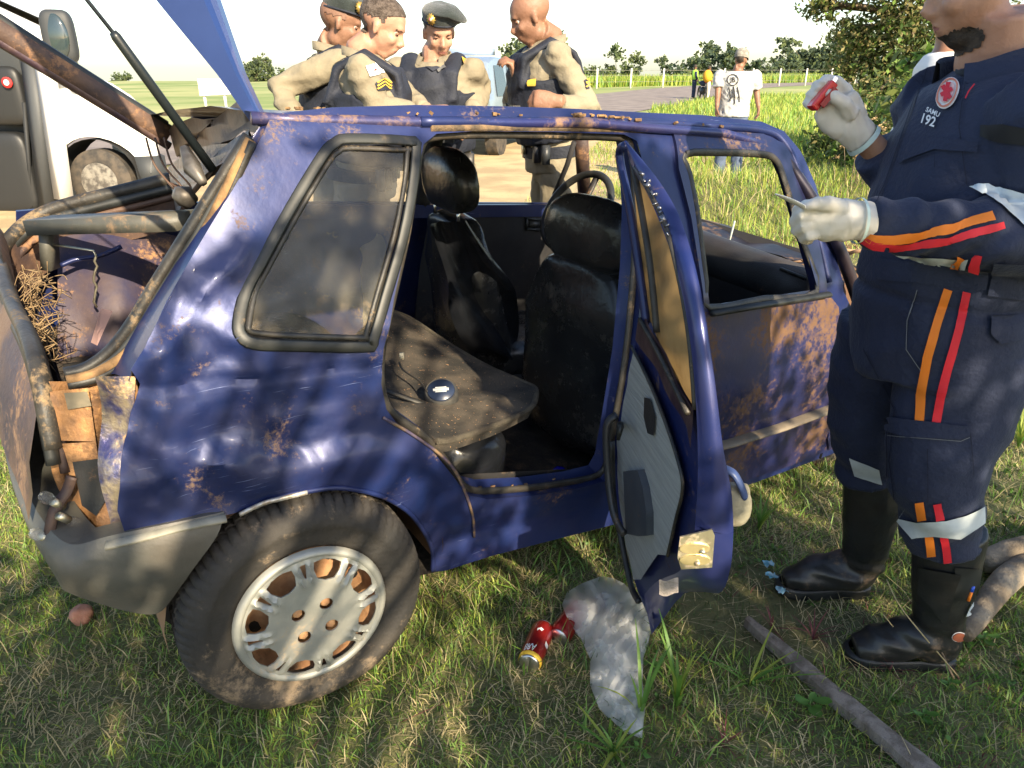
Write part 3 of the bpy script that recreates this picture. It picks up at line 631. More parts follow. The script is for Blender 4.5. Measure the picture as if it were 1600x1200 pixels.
FD = px2([(1052, 212), (1185, 214), (1218, 240), (1243, 310), (1278, 455), (1303, 480), (1308, 635), (1296, 690), (1150, 738), (1096, 754), (1092, 640), (1098, 490), (1078, 330), (1062, 260)])
sheet('body_side', A, [QW, DR, FD], body, PAINT, CAR, res=.0135, thick=.002, ndir=cw(0, 1, 0)-cw(0, 0, 0))
def on_loop(lp, off, n=3): return spline([body(x, z, off) for x, z in lp], n, True)
def ring(name, lp, off, r, m, flat=None, parent=CAR, n=3):
    p = on_loop(lp, off, n); g = G(); g.tube(p+[p[0]], r, 8, cap=False, up=cw(0, -1, 0)-cw(0, 0, 0)); return g.out(name, m, parent)
def shrink(lp, s):
    cx = sum(p[0] for p in lp)/len(lp); cz = sum(p[1] for p in lp)/len(lp); out = []
    for i, p in enumerate(lp):
        a, b = Vector(lp[i-1]), Vector(lp[(i+1) % len(lp)]); t = (b-a).normalized(); n = Vector((-t.y, t.x)); c = Vector((cx-p[0], cz-p[1]))
        if n.dot(c) < 0: n = -n
        out.append((p[0]+n.x*s, p[1]+n.y*s))
    return out
qw = empty('quarter_window', CAR.location, None, None); qw.parent = CAR; qw.location = (0, 0, 0)
ring('window_seal', shrink(QW, .005), -.002, (.0032, .0125), RUBC, parent=qw); ring('inner_seal', shrink(QW, .024), .002, (.004, .006), RUB, parent=qw)
sheet('glass', shrink(QW, .015), [], lambda x, z: cw(x, sidey(x, z)+.006, z), GLASSD, qw, res=.05)
def rim(name, lp, depth, m, inset=.012, parent=CAR):
    lp2 = [(x, z) for x, z in lp]; a = [body(x, z, .001) for x, z in lp2]; b = [body(x, z, .02) for x, z in shrink(lp2, -.002)]; c = [body(x, z, depth) for x, z in shrink(lp2, inset)]
    g = G(); g.grid([a+[a[0]], b+[b[0]], c+[c[0]]]); return g.out(name, m, parent, autos=50)
rim('door_jamb', DR, .075, PAINT, .02); ring('door_seal', shrink(DR, .010), .028, (.008, .011), RUB)
# muddy drip rail over the doors and the rounded door-frame channel
g = G(); P = [body(*onside(x, y), -.008) for x, y in [(655, 190), (800, 190), (900, 191), (1010, 192), (1100, 196), (1190, 203), (1222, 222), (1245, 270), (1270, 350), (1292, 440)]]
g.tube(spline(P, 5), (.012, .009), 8); g.out('drip_rail', PAINT, CAR)
g = G(); P = [body(*onside(x, y), -.001) for x, y in [(672, 199), (800, 199), (900, 200), (1020, 203)]]
g.tube(spline(P, 8), (.011, .008), 8); g.out('roof_gutter', mat('clay_filled_gutter', (.05, .04, .03), (.2, .13, .07), 26, rough=.9, bump=.6), CAR)
# ---- roof, far side, floor
def gutN(x): return Vector((x, sidey(x, 1.375)-.0+.005, 1.375+.02*ss(0, .8, x)))
def roofp(x, t):
    a = Vector((x, -.57, 1.335+.040*ss(-.1, 1.0, x)-.03*ss(1.35, 1.66, x))); b = Vector((x, .56, 1.20+.06*ss(0, 1.2, x)-.02*ss(1.3, 1.6, x)))
    p = a.lerp(b, t); p.z += .022*math.sin(math.pi*t)**.8*(1-.8*t) + .005*noise.noise(Vector((x*4, t*5, 2))) - .012*math.exp(-((x-.9)/.15)**2-((t-.35)/.12)**2); return cw(*p)
g = G(); g.grid([[roofp(-.02+.05*ss(0, .3, i/28)*0+1.62*i/28, t) for t in [0, .02, .05, .1, .18, .28, .4, .55, .7, .85, .95, 1]] for i in range(29)]); g.out('roof', ROOFP, CAR)
g = G(); g.tube([roofp(-.02+1.6*i/16, 0) + Vector((0, 0, -.012)) for i in range(17)], (.013, .012), 8); g.out('roof_edge', ROOFP, CAR)
def pl(c, wd, name, m=PAINT, th=.03): g = G(); g.tube(spline([cw(*p) for p in c], 4), (wd, th), 8, up=cw(1, 0, 0)-cw(0, 0, 0)); return g.out(name, m, CAR)
pl([(.12, .555, 1.19), (.8, .565, 1.23), (1.5, .57, 1.235)], .02, 'far_roof_rail', th=.03)
pl([(.50, .56, 1.21), (.42, .66, 1.08), (.30, .73, .88)], .035, 'far_rear_pillar', DARKIN)
pl([(1.05, .57, 1.23), (1.06, .66, 1.08), (1.08, .73, .88)], .035, 'far_centre_pillar', DARKIN)
P = [con(908, 212, 1, .60), con(910, 250, 1, .64), con(913, 300, 1, .70)]
g = G(); g.tube(P, (.032, .02), 8, up=(1, 0, 0)); g.out('windscreen_pillar', JAMB, CAR, label='muddy brown far windscreen pillar')
P = [con(897, 222, 1, .60), con(886, 258, 1, .65), con(866, 305, 1, .72)]
g = G(); g.tube(P, (.012, .012), 6); g.out('window_divider', DARKIN, CAR)
def farside(x, z): return cw(x, .80-.05*ss(.6, .95, z)-.04*ss(-.2, -.5, x), z)
sheet('far_body_side', [(-.46, .30), (.2, .26), (1.0, .22), (2.0, .22), (2.05, .5), (2.0, .88), (1.2, .885), (.2, .885), (-.40, .86)], [], farside, PAINT, CAR, res=.08, thick=.02, ndir=cw(0, 1, 0)-cw(0, 0, 0))
FDR = empty('far_door', CAR.location, None, None); FDR.parent = CAR; FDR.location = (0, 0, 0)
sheet('door_panel', [(1.08, .30), (1.95, .30), (2.0, .80), (1.95, .85), (1.1, .85)], [], lambda x, z: cw(x, .735-.03*ss(.6, .8, z), z), DARKIN, FDR, res=.08)
sheet('upper_trim', [(.3, .83), (2.0, .83), (2.0, .885), (.3, .885)], [], lambda x, z: cw(x, .70, z), PAINT, FDR, res=.1, thick=.03, ndir=cw(0, 1, 0)-cw(0, 0, 0))
a = con(834, 350, 1, .69); g = G(); 
for (x0, y0, x1, y1) in ((822, 341, 848, 344), (822, 358, 848, 359), (823, 342, 823, 358), (847, 342, 847, 358)): g.tube([con(x0, y0, 1, .70), con(x1, y1, 1, .70)], .006, 6)
g.bar(con(826, 350, 1, .71), con(846, 351, 1, .71), .02, .03); g.out('inner_handle', RUBC, FDR)
g = G(); g.grid([[cw(x, y, .20+.02*noise.noise(Vector((x*5, y*5, 0)))+(.12 if abs(y) < .1 else 0)+.25*ss(.32, .18, x)) for y in [-.76, -.6, -.4, -.2, -.12, -.08, 0, .08, .12, .3, .5, .75]] for x in [-.36, -.3, -.1, 0, .1, .2, .25, .3, .4, .6, .8, 1, 1.2, 1.4, 1.6, 1.8, 2, 2.1]]); g.out('floor', CARPET if 0 else mat('dirty_floor_mat', (.012, .012, .012), (.04, .033, .025), 9, rough=1, bump=.8, bscale=60, mud=.3, mudc=(.08, .05, .03)), CAR)
g = G(); g.grid([[cw(-.38, y, z) for y in (-.5, 0, .7)] for z in (.34, .55)]); g.out('rear_bulkhead', DARKIN, CAR)
g = G(); g.grid([[cw(2.1, y, z) for y in (-.78, 0, .78)] for z in (.2, .83)]); g.out('firewall', DARKIN, CAR)
# inner skin of the near quarter so that light does not leak
sheet('quarter_lining', px2([(372, 545), (585, 548), (598, 640), (630, 680), (660, 800), (350, 800), (215, 640), (230, 560)]), [], lambda x, z: cw(x, sidey(x, z)+.09, z), DARKIN, CAR, res=.06)
sheet('sill_lining', px2([(700, 770), (960, 752), (1090, 745), (1300, 690), (1310, 705), (1090, 785), (690, 890)]), [], lambda x, z: cw(x, sidey(x, z)+.09, z), DARKIN, CAR, res=.06)
# wheel-arch liner
g = G(); rows = []
for i in range(17):
    a = math.radians(-8+200*i/16); rr = .345; rows.append([cw(.06+rr*math.cos(a), y, .27+rr*math.sin(a)*.92) for y in (-.77, -.66, -.5)])
g.grid(rows); g.out('wheel_arch_liner', ORANGE if 0 else mat('clay_covered_liner', (.12, .07, .035), (.28, .16, .08), 7, rough=.95, bump=.4), CAR)
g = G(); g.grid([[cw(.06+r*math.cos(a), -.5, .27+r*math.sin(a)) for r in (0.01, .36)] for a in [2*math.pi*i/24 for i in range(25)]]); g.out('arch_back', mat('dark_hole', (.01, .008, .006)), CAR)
# ---- tail: hatch opening, cavity, rear panel, bumper
sealN = [con(388, 212, 1, -.57), con(372, 236, 1, -.58), con(330, 303, 1, -.60), con(285, 375, 1, -.62), (con(235, 455, 1, -.63)), con(205, 505, 1, -.63), con(175, 545, 1, -.63), con(140, 572, 1, -.62), con(95, 582, 1, -.60)]
for k, (dx, dy, r, m, nm) in enumerate([(0, 0, .012, RUB, 'tailgate_seal'), (13, 3, .010, RUBC, 'tailgate_seal'), (25, 6, .011, mat('clay_streaked_channel', (.10, .06, .03), (.33, .19, .08), 18, rough=.9, bump=.4), 'seal_channel'), (36, 9, .010, RUB, 'tailgate_seal')]):
    P = [con(*[(388, 212), (330, 303), (285, 375), (235, 455), (205, 505), (172, 547), (135, 574), (100, 583)][i], 1, -.60) for i in range(8)]
    src = [(388, 212), (330, 303), (285, 375), (235, 455), (205, 505), (172, 547), (135, 574), (100, 583)]
    P = [con(a+dx*(.15 if i == 0 else .7 if i == 1 else 1 if i < 6 else (.6, .15)[i-6]), b+dy*(1 if i < 6 else (1.6, 2.0)[i-6]), 1, -.60-.008*k+.004*(k % 2)) for i, (a, b) in enumerate(src)]
    G().tube(spline(P, 5), (r, r*1.3), 8).out(nm, m, CAR)
# flange plate from the seals to the flank
L1 = [con(a, b, 1, -.595) for a, b in [(392, 214), (336, 306), (291, 378), (241, 458), (211, 508), (186, 552), (160, 585)]]; L2 = [body(*onside(a, b), .004) for a, b in [(430, 186), (392, 256), (346, 332), (291, 427), (234, 537), (208, 580), (205, 600)]]
g = G(); g.grid([L1, [p.lerp(q, .55)+(cw(0, .02, 0)-cw(0, 0, 0)) for p, q in zip(L1, L2)], L2]); g.out('hatch_flange', PAINT, CAR)
# far side channel of the opening, with its rubber and the lower sill
P = [con(272, 278, 1, .58), con(200, 296, 1, .62), con(120, 316, 1, .66), con(70, 332, 1, .68), con(30, 358, 1, .66), con(2, 395, 1, .55), con(6, 435, 1, .15), con(22, 480, 1, -.1), con(42, 520, 1, -.35), con(56, 560, 1, -.50), con(68, 610, 1, -.58), con(84, 700, 1, -.62)]
for k, (r, m, o_) in enumerate([(.022, RUB, (0, 0, 0)), (.016, RUBC, (.0, -.012, -.03)), (.012, JAMB, (.012, .0, -.055))]):
    G().tube(spline([p+Vector(o_) for p in P], 5), (r, r*.8), 8).out('opening_seal', m, CAR)
g = G(); P2 = [p+Vector((.02, .02, -.16)) for p in P[:6]]; g.grid([[p+Vector((0, 0, -.02)) for p in P[:6]], P2]); g.out('far_channel', JAMB, CAR)
g = G(); g.grid([[cw(-.46, .66, .84), cw(-.46, .2, .80), cw(-.45, -.2, .78), cw(-.44, -.5, .76)], [cw(-.44, .66, .80), cw(-.44, .2, .76), cw(-.43, -.2, .74), cw(-.42, -.5, .70)], [cw(-.42, .66, .4), cw(-.42, .2, .4), cw(-.41, -.2, .4), cw(-.40, -.5, .4)]]); g.out('tail_inner', JAMB, CAR)
RP = mat('clay_washed_rear_panel', (.055, .045, .075), (.22, .13, .09), 4, rough=.5, metal=.25, bump=.3, bscale=30, mud=.5, mscale=16, mudc=(.2, .12, .07))
rows = []
for x, z, ys in [(-.455, .80, (-.56, .68)), (-.475, .74, (-.60, .70)), (-.50, .66, (-.63, .72)), (-.505, .60, (-.65, .73)), (-.515, .55, (-.67, .74))]:
    rows.append([cw(x-.02*math.sin(math.pi*t)+.02*ss(.6, 1, 1-t)+.006*noise.noise(Vector((t*6, z*9, 0))), ys[0]+(ys[1]-ys[0])*t, z+.01*noise.noise(Vector((t*5, z*4, 4)))) for t in [i/16 for i in range(17)]])
G().grid(rows).out('rear_panel', RP, CAR)
# crushed lamp corner: torn plates and clay
def plate(name, pts, m, x=None, th=.004, parent=CAR, lab=None):
    g = G(); P = [con(px, py, 1, -.60-.10*(px-80)/120-.012+(xx+.44)) for px, py, xx in pts]; n = len(P); d = (P[0]-Vector((0, 0, H))).normalized()*th
    g.add(P+[p+d for p in P], [tuple(range(n)), tuple(range(2*n-1, n-1, -1))]+[(i, i+n, (i+1) % n+n, (i+1) % n) for i in range(n)]); return g.out(name, m, parent, smooth=False, label=lab)
rr = []
for j in range(13):
    t = j/12; y = 596+(842-596)*t; xl = 76+(100-76)*t+10*math.sin(t*9); xr = 214-26*t+8*math.sin(t*7)
    rr.append([con(xl+(xr-xl)*u, y, 1, -.60-.09*u+.012*math.sin(u*9+t*5)+.05*math.sin(math.pi*u)+.02*noise.noise(Vector((u*6, t*9, 1)))) for u in [i/12 for i in range(13)]])
G().grid(rr).out('lamp_cavity', mat('clay_caked_metal', (.36, .18, .07), (.10, .06, .04), 13, rough=.8, bump=.8, bscale=40, mud=.45, mscale=9, mudc=(.42, .22, .09)), CAR)
plate('torn_panel', [(78, 612, -.43), (138, 606, -.43), (150, 690, -.43), (82, 688, -.44)], MATS['clay_caked_metal']); plate('torn_panel', [(100, 614, -.44), (136, 612, -.44), (143, 634, -.44), (106, 640, -.44)], mat('olive_dusty_plastic', (.15, .13, .09), (.22, .18, .12), 30, rough=.9), lab='small dusty grey flap')
plate('torn_panel', [(84, 694, -.44), (150, 690, -.43), (158, 750, -.43), (108, 742, -.44)], MATS['clay_caked_metal']); plate('torn_panel', [(113, 722, -.45), (158, 716, -.45), (166, 780, -.45), (150, 806, -.45), (128, 790, -.45)], DPLAS, lab='black plastic flap hanging in the lamp cavity')
plate('torn_panel', [(150, 715, -.42), (172, 712, -.42), (192, 826, -.42), (150, 820, -.42)], MATS['clay_caked_metal']); 
CR = mat('scraped_bare_corner', (.5, .42, .3), (.04, .06, .22), 22, rough=.35, metal=.6, bump=.5, bscale=60, mud=.4, mscale=25, mudc=(.4, .24, .1))
rr = []
for j in range(12):
    t = j/11; y = 588+(836-588)*t; xl = 148+20*t+7*math.sin(t*8); xr = 212-14*t
    rr.append([con(xl+(xr-xl)*u, y, 1, -.685-.045*u-.018*math.sin(math.pi*u)*math.sin(t*11+1)+.02*(1-u)*math.sin(t*6)) for u in [i/8 for i in range(9)]])
G().grid(rr).out('crumpled_corner', CR, CAR)
# bulbs on their torn holder
bh = empty('bulb_holder', CAR.location, None, None); bh.parent = CAR; bh.location = (0, 0, 0)
g = G(); g.tube(spline([con(112, 745, 1, -.66), con(104, 768, 1, -.66), con(84, 800, 1, -.67), (con(74, 855, 1, -.68))], 4), [(.004, .012)]*13, 6); g.out('bracket', JAMB, bh)
BULB = mat('clear_bulb_glass', (.9, .9, .9), rough=.05, trans=.9, ior=1.2, alpha=.55)
for (x0, y0, x1, y1) in ((64, 773, 98, 792), (92, 806, 124, 820), (50, 832, 76, 842), (86, 849, 126, 856)):
    a, b = con(x0, y0, 1, -.69), con(x1, y1, 1, -.66)
    if x0 > 80: a, b = b, a
    g = G(); g.tube([a, a.lerp(b, .08), a.lerp(b, .25), a.lerp(b, .5), a.lerp(b, .6)], [.003, .010, .0125, .009, .007], 10); o = g.out('bulb', BULB, bh)
    g = G(); g.tube([a.lerp(b, .55), b], .0085, 10); g.out('bulb_cap', STEEL, o)
# bumper corner
BUMP = mat('scuffed_grey_bumper_plastic', (.045, .052, .05), (.085, .09, .082), 4, rough=.5, bump=.15, bscale=60, mud=.35, mscale=7, mudc=(.22, .13, .07))
def bprof(k):   # pixel rows on the flank, wrapping round the corner to the rear
    return None
cols = []
top = [(350, 799), (290, 812), (230, 824), (165, 838), (120, 850)]; mid = [(335, 828), (285, 838), (230, 850), (165, 862), (118, 868)]; low = [(296, 880), (262, 890), (215, 900), (155, 898), (110, 890)]; bot = [(268, 935), (245, 957), (205, 955), (150, 940), (108, 925)]
def bo(p, off): x, z = onside(*p); return Vector((x, sidey(x, z)+off, z))
for i in range(5):
    cols.append([bo(top[i], -.002), bo(mid[i], -.022), bo(low[i], -.026), bo(bot[i], -.004)])
base = cols[-1]
for (dx, dy) in ((-.03, .03), (-.055, .10), (-.075, .2), (-.09, .4), (-.09, .8), (-.08, 1.2), (-.05, 1.42)):
    cols.append([Vector((p.x+dx*(.85, 1, .85, .45)[k], p.y+dy, p.z+(.02, .04, .07, .13)[k]*ss(0, .35, dy))) for k, p in enumerate(base)])
C2 = [spline([cw(*p) for p in c], 4) for c in cols]; C3 = [list(x) for x in zip(*[spline(list(r), 4) for r in zip(*C2)])]
g = G(); g.grid(C3); g.out('rear_bumper', BUMP, CAR)
g = G(); g.grid([[c[0] for c in C3], [c[0]+(cw(0, .05, -.005)-cw(0, 0, 0)) if i < 18 else c[0]+(cw(.07, 0, .0)-cw(0, 0, 0)) for i, c in enumerate(C3)]]); g.out('bumper_top', BUMP, CAR)
g = G(); g.tube(spline([body(*onside(x, y), -.012) for x, y in [(350, 803), (290, 818), (230, 832), (165, 846)]], 4), (.006, .020), 6); g.out('bumper_strip', mat('pale_dusty_strip', (.2, .19, .15), (.3, .28, .22), 14, rough=.6), CAR)
g = G(); g.tube(spline([body(*onside(x, y), -.010) for x, y in [(372, 800), (410, 786), (445, 775), (478, 767)]], 4), (.006, .004), 6); g.out('torn_arch_lip', mat('torn_pale_metal', (.5, .5, .48), (.3, .25, .2), 60, rough=.4, metal=.5), CAR)
# arch lip
g = G(); g.tube(spline([body(*onside(x, y), .0) for x, y in [(385, 797), (440, 777), (490, 767), (530, 763), (575, 769), (612, 782), (642, 803), (664, 832), (677, 862), (676, 892)]], 4), .007, 6); g.out('arch_lip', PAINT, CAR)
g = G(); g.tube(spline([body(*onside(x, y), -.004) for x, y in [(598, 652), (640, 676), (690, 712), (715, 745), (735, 800), (742, 840)]], 4), (.004, .003), 6); g.out('sill_fold', mat('ochre_seam', (.20, .13, .07), (.05, .04, .08), 30, rough=.6), CAR)
# load bay: shelf bracket, inner wing, straw
g = G()
P = [con(60, 352, 0, -.40), con(78, 345, 1, .45)]
fr = lambda a, b: con(a, b, 1, .30)
g.bar(con(62, 352, 1, .50), con(292, 344, 1, .02), .10, .045); g.bar(con(75, 352, 1, .50), con(79, 420, 1, .50), .055, .03, up=(1, 0, 0)); g.out('parcel_shelf', PLAS, CAR)
IW = mat('dim_purple_inner_metal', (.012, .014, .055), (.045, .033, .045), 5, rough=.6, metal=.2, bump=.3, mud=.35, mscale=10)
rr = []
for j in range(9):
    t = j/8; rr.append([con(90+u*190, 372+t*190+30*math.sin(u*3)*(t-.5), 1, .66-.06*math.sin(math.pi*t)*math.sin(math.pi*u)-.25*t+.02*math.sin(u*9)*t) for u in [i/9 for i in range(10)]])
G().grid(rr).out('inner_wing', IW, CAR)
g = G(); g.tube(spline([con(95, 415, 1, .5), con(120, 405, 1, .5), con(155, 400, 1, .5), con(190, 385, 1, .5)], 4), .008, 6); g.out('seam', PAINT, CAR)
g = G(); g.grid([[cw(x, y, .42+.03*noise.noise(Vector((x*7, y*7, 0)))) for y in (-.72, -.4, 0, .4, .74)] for x in (-.43, -.2, 0, .18)]); g.out('boot_floor', mat('dim_boot_lining', (.02, .02, .035), (.06, .05, .05), 7, rough=.8), CAR)
g = G(); g.tube([con(60+10, 380, 1, .5)]+[con(148+random.uniform(-4, 4), 392+k*8, 1, .42) for k in range(0, 12)], .004, 5); g.out('hanging_chain', STEEL, CAR)
g = G()
for k in range(170):
    a = con(random.gauss(58, 12), random.uniform(420, 560), 1, random.uniform(.0, .5)); g.tube(spline([a, a+Vector((random.gauss(0, .02), random.gauss(0, .02), random.gauss(0, .02))), a+Vector((random.gauss(0, .03), random.gauss(0, .03), random.gauss(-.02, .025)))], 3), .0014, 3)
g.out('straw', mat('straw', (.16, .10, .05), (.30, .21, .11), 9, rough=.9), CAR).__setitem__('kind', 'stuff')
plate('box_edge', [(158, 482, -.38), (176, 486, -.36), (152, 540, -.38), (142, 535, -.40)], mat('pinkish_card', (.35, .22, .2), rough=.8))
# ---- tailgate, wide open and twisted
tg = empty('tailgate', CAR.location, None, None); tg.parent = CAR; tg.location = (0, 0, 0)
a0, a1 = con(404, 196, 1, -.53), con(296, 0, 1, -.51); dr = (a1-a0).normalized(); a2 = a0+dr*.95
rows = []
for t in [i/10 for i in range(11)]:
    p = a0+(a2-a0)*t+Vector((-.03, 0, .04))*math.sin(math.pi*t); wdt = .022+.125*ss(0, .38, t) ; pr = (con(345, 0, 1, -.53)-con(245, 0, 1, -.49)).normalized()
    rows.append([p-pr*wdt*.5, p+pr*wdt*.32, p+pr*wdt*.40+Vector((0, .012, 0)), p+pr*wdt*.5+Vector((0, .014, 0)), p+pr*wdt*.5+Vector((0, .04, 0)), p-pr*wdt*.5+Vector((0, .04, 0)), p-pr*wdt*.5])
G().grid(rows).out('near_frame', mat('clean_blue_paint', (.02, .045, .17), (.025, .055, .2), 4, rough=.35, metal=.4, coat=.6, bump=.08, bscale=8), tg, autos=25)
b0, b1 = con(262, 212, 1, .50), con(0, 48, 1, .48); db = (b1-b0).normalized(); b2 = b0+db*.95
for (du, r, m) in ((0, (.035, .02), JAMB), (.03, (.016, .014), RUBC), (-.032, (.014, .016), mat('purple_brown_edge', (.05, .03, .045), (.12, .075, .06), 12, rough=.45, metal=.3, bump=.3))):
    G().tube(spline([b0+Vector((0, 0, du)), b0.lerp(b2, .4)+Vector((0, 0, du)), b2+Vector((0, 0, du*1.3))], 5), r, 8).out('far_frame', m, tg)
G().tube([b2, a2.lerp(b2, .5)+dr*.05, a2], (.05, .03), 8).out('lower_frame', JAMB, tg)
rr = []
for j in range(9):
    t = j/8; L0 = Vector(con(262, 206, 1, .50)).lerp(con(398, 148, 1, -.45), t); L1_ = Vector(con(285, 262, 1, .42)).lerp(con(404, 205, 1, -.52), t)
    rr.append([L0.lerp(L1_, u)+Vector((0, 0, .018*math.sin(u*9+t*7)+.012*noise.noise(Vector((t*6, u*6, 0))))) for u in [i/6 for i in range(7)]])
G().grid(rr).out('hinge_panel', mat('crumpled_brown_metal', (.05, .035, .03), (.13, .085, .06), 8, rough=.5, metal=.4, bump=.4, mud=.3), tg)
rr = []
for j in range(9):
    t = j/8; L0 = Vector(con(262, 262, 1, .48)).lerp(con(400, 208, 1, -.50), t); L1_ = Vector(con(275, 330, 1, .35)).lerp(con(372, 238, 1, -.52), t)
    rr.append([L0.lerp(L1_, u)+Vector((0, 0, .02*math.sin(u*12+t*4))) for u in [i/6 for i in range(7)]])
G().grid(rr).out('crushed_header', mat('crumpled_grey_metal', (.05, .05, .05), (.18, .14, .12), 16, rough=.4, metal=.5, bump=.5, mud=.3), tg)
s0, s1, s2 = con(333, 266, 1, -.50), con(176, 50, 1, -.49), con(136, 0, 1, -.49); sd = (s2-s1).normalized()
st = empty('gas_strut', CAR.location, None, None); st.parent = CAR; st.location = (0, 0, 0)
G().tube([s0, s0.lerp(s1, .97), s1], [.0095, .0095, .007], 12).out('cylinder', mat('strut_black', (.012, .016, .018), rough=.4), st); G().tube([s1, s1+sd*.34], .0038, 8).out('rod', mat('grey_rod', (.12, .14, .17), rough=.3, metal=.7), st)
for k in range(3):
    p = con(228+k*14, 215, 1, .1); G().tube(spline([p, p+Vector((.01, 0, -.07)), p+Vector((.06, -.02, -.13)), con(262, 285, 1, .1)], 5), .003, 5).out('wire', JAMB, CAR)
ALD = mat('dull_aluminium', (.16, .15, .14), (.07, .06, .05), 20, rough=.5, metal=.5)
G().tube([con(288, 232, 1, -.2), con(300, 262, 1, -.25), con(318, 286, 1, -.3)], [.012, .022, .010], 6).out('hinge_bracket', ALD, CAR); G().tube([con(272, 300, 1, -.3), con(288, 306, 1, -.3), con(300, 318, 1, -.3)], [.014, .026, .02], 8).out('speaker_remains', ALD, CAR)
# ---------------------------------------------------------------- front door, rear door, fender, bonnet
fdr = empty('front_door', CAR.location, None, None); fdr.parent = CAR; fdr.location = (0, 0, 0)
FO = px2([(1047, 203), (1110, 203), (1188, 208), (1222, 224), (1250, 285), (1272, 360), (1288, 455), (1306, 478), (1312, 560), (1311, 640), (1303, 697), (1230, 726), (1150, 752), (1088, 770), (1084, 640), (1094, 490), (1076, 340), (1056, 262)])
FW = px2([(1066, 237), (1120, 234), (1185, 237), (1208, 246), (1222, 275), (1250, 370), (1273, 456), (1190, 468), (1104, 482), (1098, 440), (1084, 330), (1072, 270)])
low = lambda x, z: body(x, z, -.012 - .003*noise.noise(Vector((x*5, z*5, 8))))
zb = .875
UP = [p for p in FO if p[1] > zb-.02]
def clipz(poly, z0, above):
    out = []
    for i in range(len(poly)):
        a, b = poly[i-1], poly[i]; ia, ib = (a[1] > z0) == above, (b[1] > z0) == above
        if ia != ib: t = (z0-a[1])/(b[1]-a[1]); out.append((a[0]+(b[0]-a[0])*t, z0))
        if ib: out.append(b)
    return out
zc = min(p[1] for p in FW)-.006
sheet('window_frame', clipz(FO, zc, True), [FW], low, mat('dark_frame_paint', (.009, .015, .06), (.014, .022, .09), 4, rough=.38, metal=.3, coat=.35, mud=.2, mscale=16, mudc=(.11, .065, .035)), fdr, res=.03, thick=.03, ndir=cw(0, 1, 0)-cw(0, 0, 0))
sheet('door_skin', clipz(FO, zc, False), [], low, MUDDY, fdr, res=.03, thick=.03, ndir=cw(0, 1, 0)-cw(0, 0, 0))
ring('window_channel', shrink(FW, .006), -.010, (.004, .011), RUB, parent=fdr)
P = [body(*onside(x, y), -.022) for x, y in [(1104, 486), (1190, 472), (1286, 457)]]; G().tube(P, (.010, .016), 8).out('belt_moulding', RUBC, fdr)
P = [body(*onside(x, y), -.026) for x, y in [(1098, 694), (1130, 687), (1210, 662), (1300, 629)]]; G().tube(P, (.009, .030), 10).out('rub_strip', mat('dusty_grey_rub_strip', (.10, .085, .06), (.17, .14, .10), 8, rough=.7, bump=.2, mud=.2), fdr)
G().tube([cw(2.0, -.81, .86), cw(2.02, -.85, .865), cw(2.03, -.90, .87)], [.03, .038, .034], 14).out('mirror_stub', RUBC, fdr); G().tube([cw(2.03, -.90, .87), cw(2.035, -.905, .87)], .024, 12).out('mirror_ball', STEEL, fdr)
fend = [(2.10, .84), (2.45, .80), (2.75, .72), (2.86, .60), (2.88, .42), (2.78, .40), (2.74, .28), (2.70, .46), (2.6, .56), (2.44, .60), (2.28, .55), (2.18, .42), (2.12, .24), (2.08, .30)]
sheet('front_fender', fend, [], lambda x, z: cw(x, -.79+.12*ss(2.3, 2.9, x)+.02*noise.noise(Vector((x*8, z*8, 0))), z), MUDDY, CAR, res=.05, thick=.003, ndir=cw(0, 1, 0)-cw(0, 0, 0))
rows = [[cw(x, y, z+.03*noise.noise(Vector((x*5, y*5, 3)))-.05*ss(.5, .8, abs(y))) for y in [-.74+1.48*i/12 for i in range(13)]] for x, z in [(2.10, .90), (2.2, .91), (2.35, .90), (2.5, .86), (2.65, .82), (2.8, .74), (2.88, .6), (2.9, .45)]]
G().grid(rows).out('bonnet', mat('muddy_dark_bonnet', (.008, .010, .02), (.02, .02, .03), 5, rough=.45, metal=.3, bump=.3, mud=.4, mscale=9, mudc=(.14, .08, .04)), CAR)
rows = [[cw(x, y, z) for y in [-.70+1.40*i/12 for i in range(13)]] for x, z in [(1.98, .82), (2.06, .86), (2.2, .84), (2.24, .925), (2.28, .90)]]
G().grid(rows).out('cowl', DARKIN, CAR)
P = spline([cw(1.66, -.56, 1.33), cw(1.78, -.66, 1.18), cw(1.90, -.73, 1.03), cw(2.03, -.77, .86)], 5)
G().tube(P, (.022, .026), 8).out('windscreen_frame', mat('blue_black_pillar', (.008, .009, .03), (.03, .022, .03), 14, rough=.4, metal=.3, mud=.05, mudc=(.08, .05, .03)), CAR)
G().tube([roofp(1.60, t)+Vector((0, 0, -.02)) for t in [i/8 for i in range(9)]], .02, 6).out('windscreen_header', DARKIN, CAR)
fw = empty('front_wheel', cw(2.42, -.70, .26), None, None); fw.parent = CAR; fw.location = cw(2.42, -.70, .26)-CAR.location
g = G(); ax = (cw(0, -1, 0)-cw(0, 0, 0)); c0 = cw(2.42, -.66, .27)
g.tube([c0-ax*.10, c0-ax*.09, c0+ax*.05, c0+ax*.07, c0+ax*.072], [.22, .28, .28, .24, .17], 40); g.out('tyre', TYRE, fw, autos=40); G().tube([c0+ax*.05, c0+ax*.08], [.17, .16], 30).out('rim', SILV, fw)
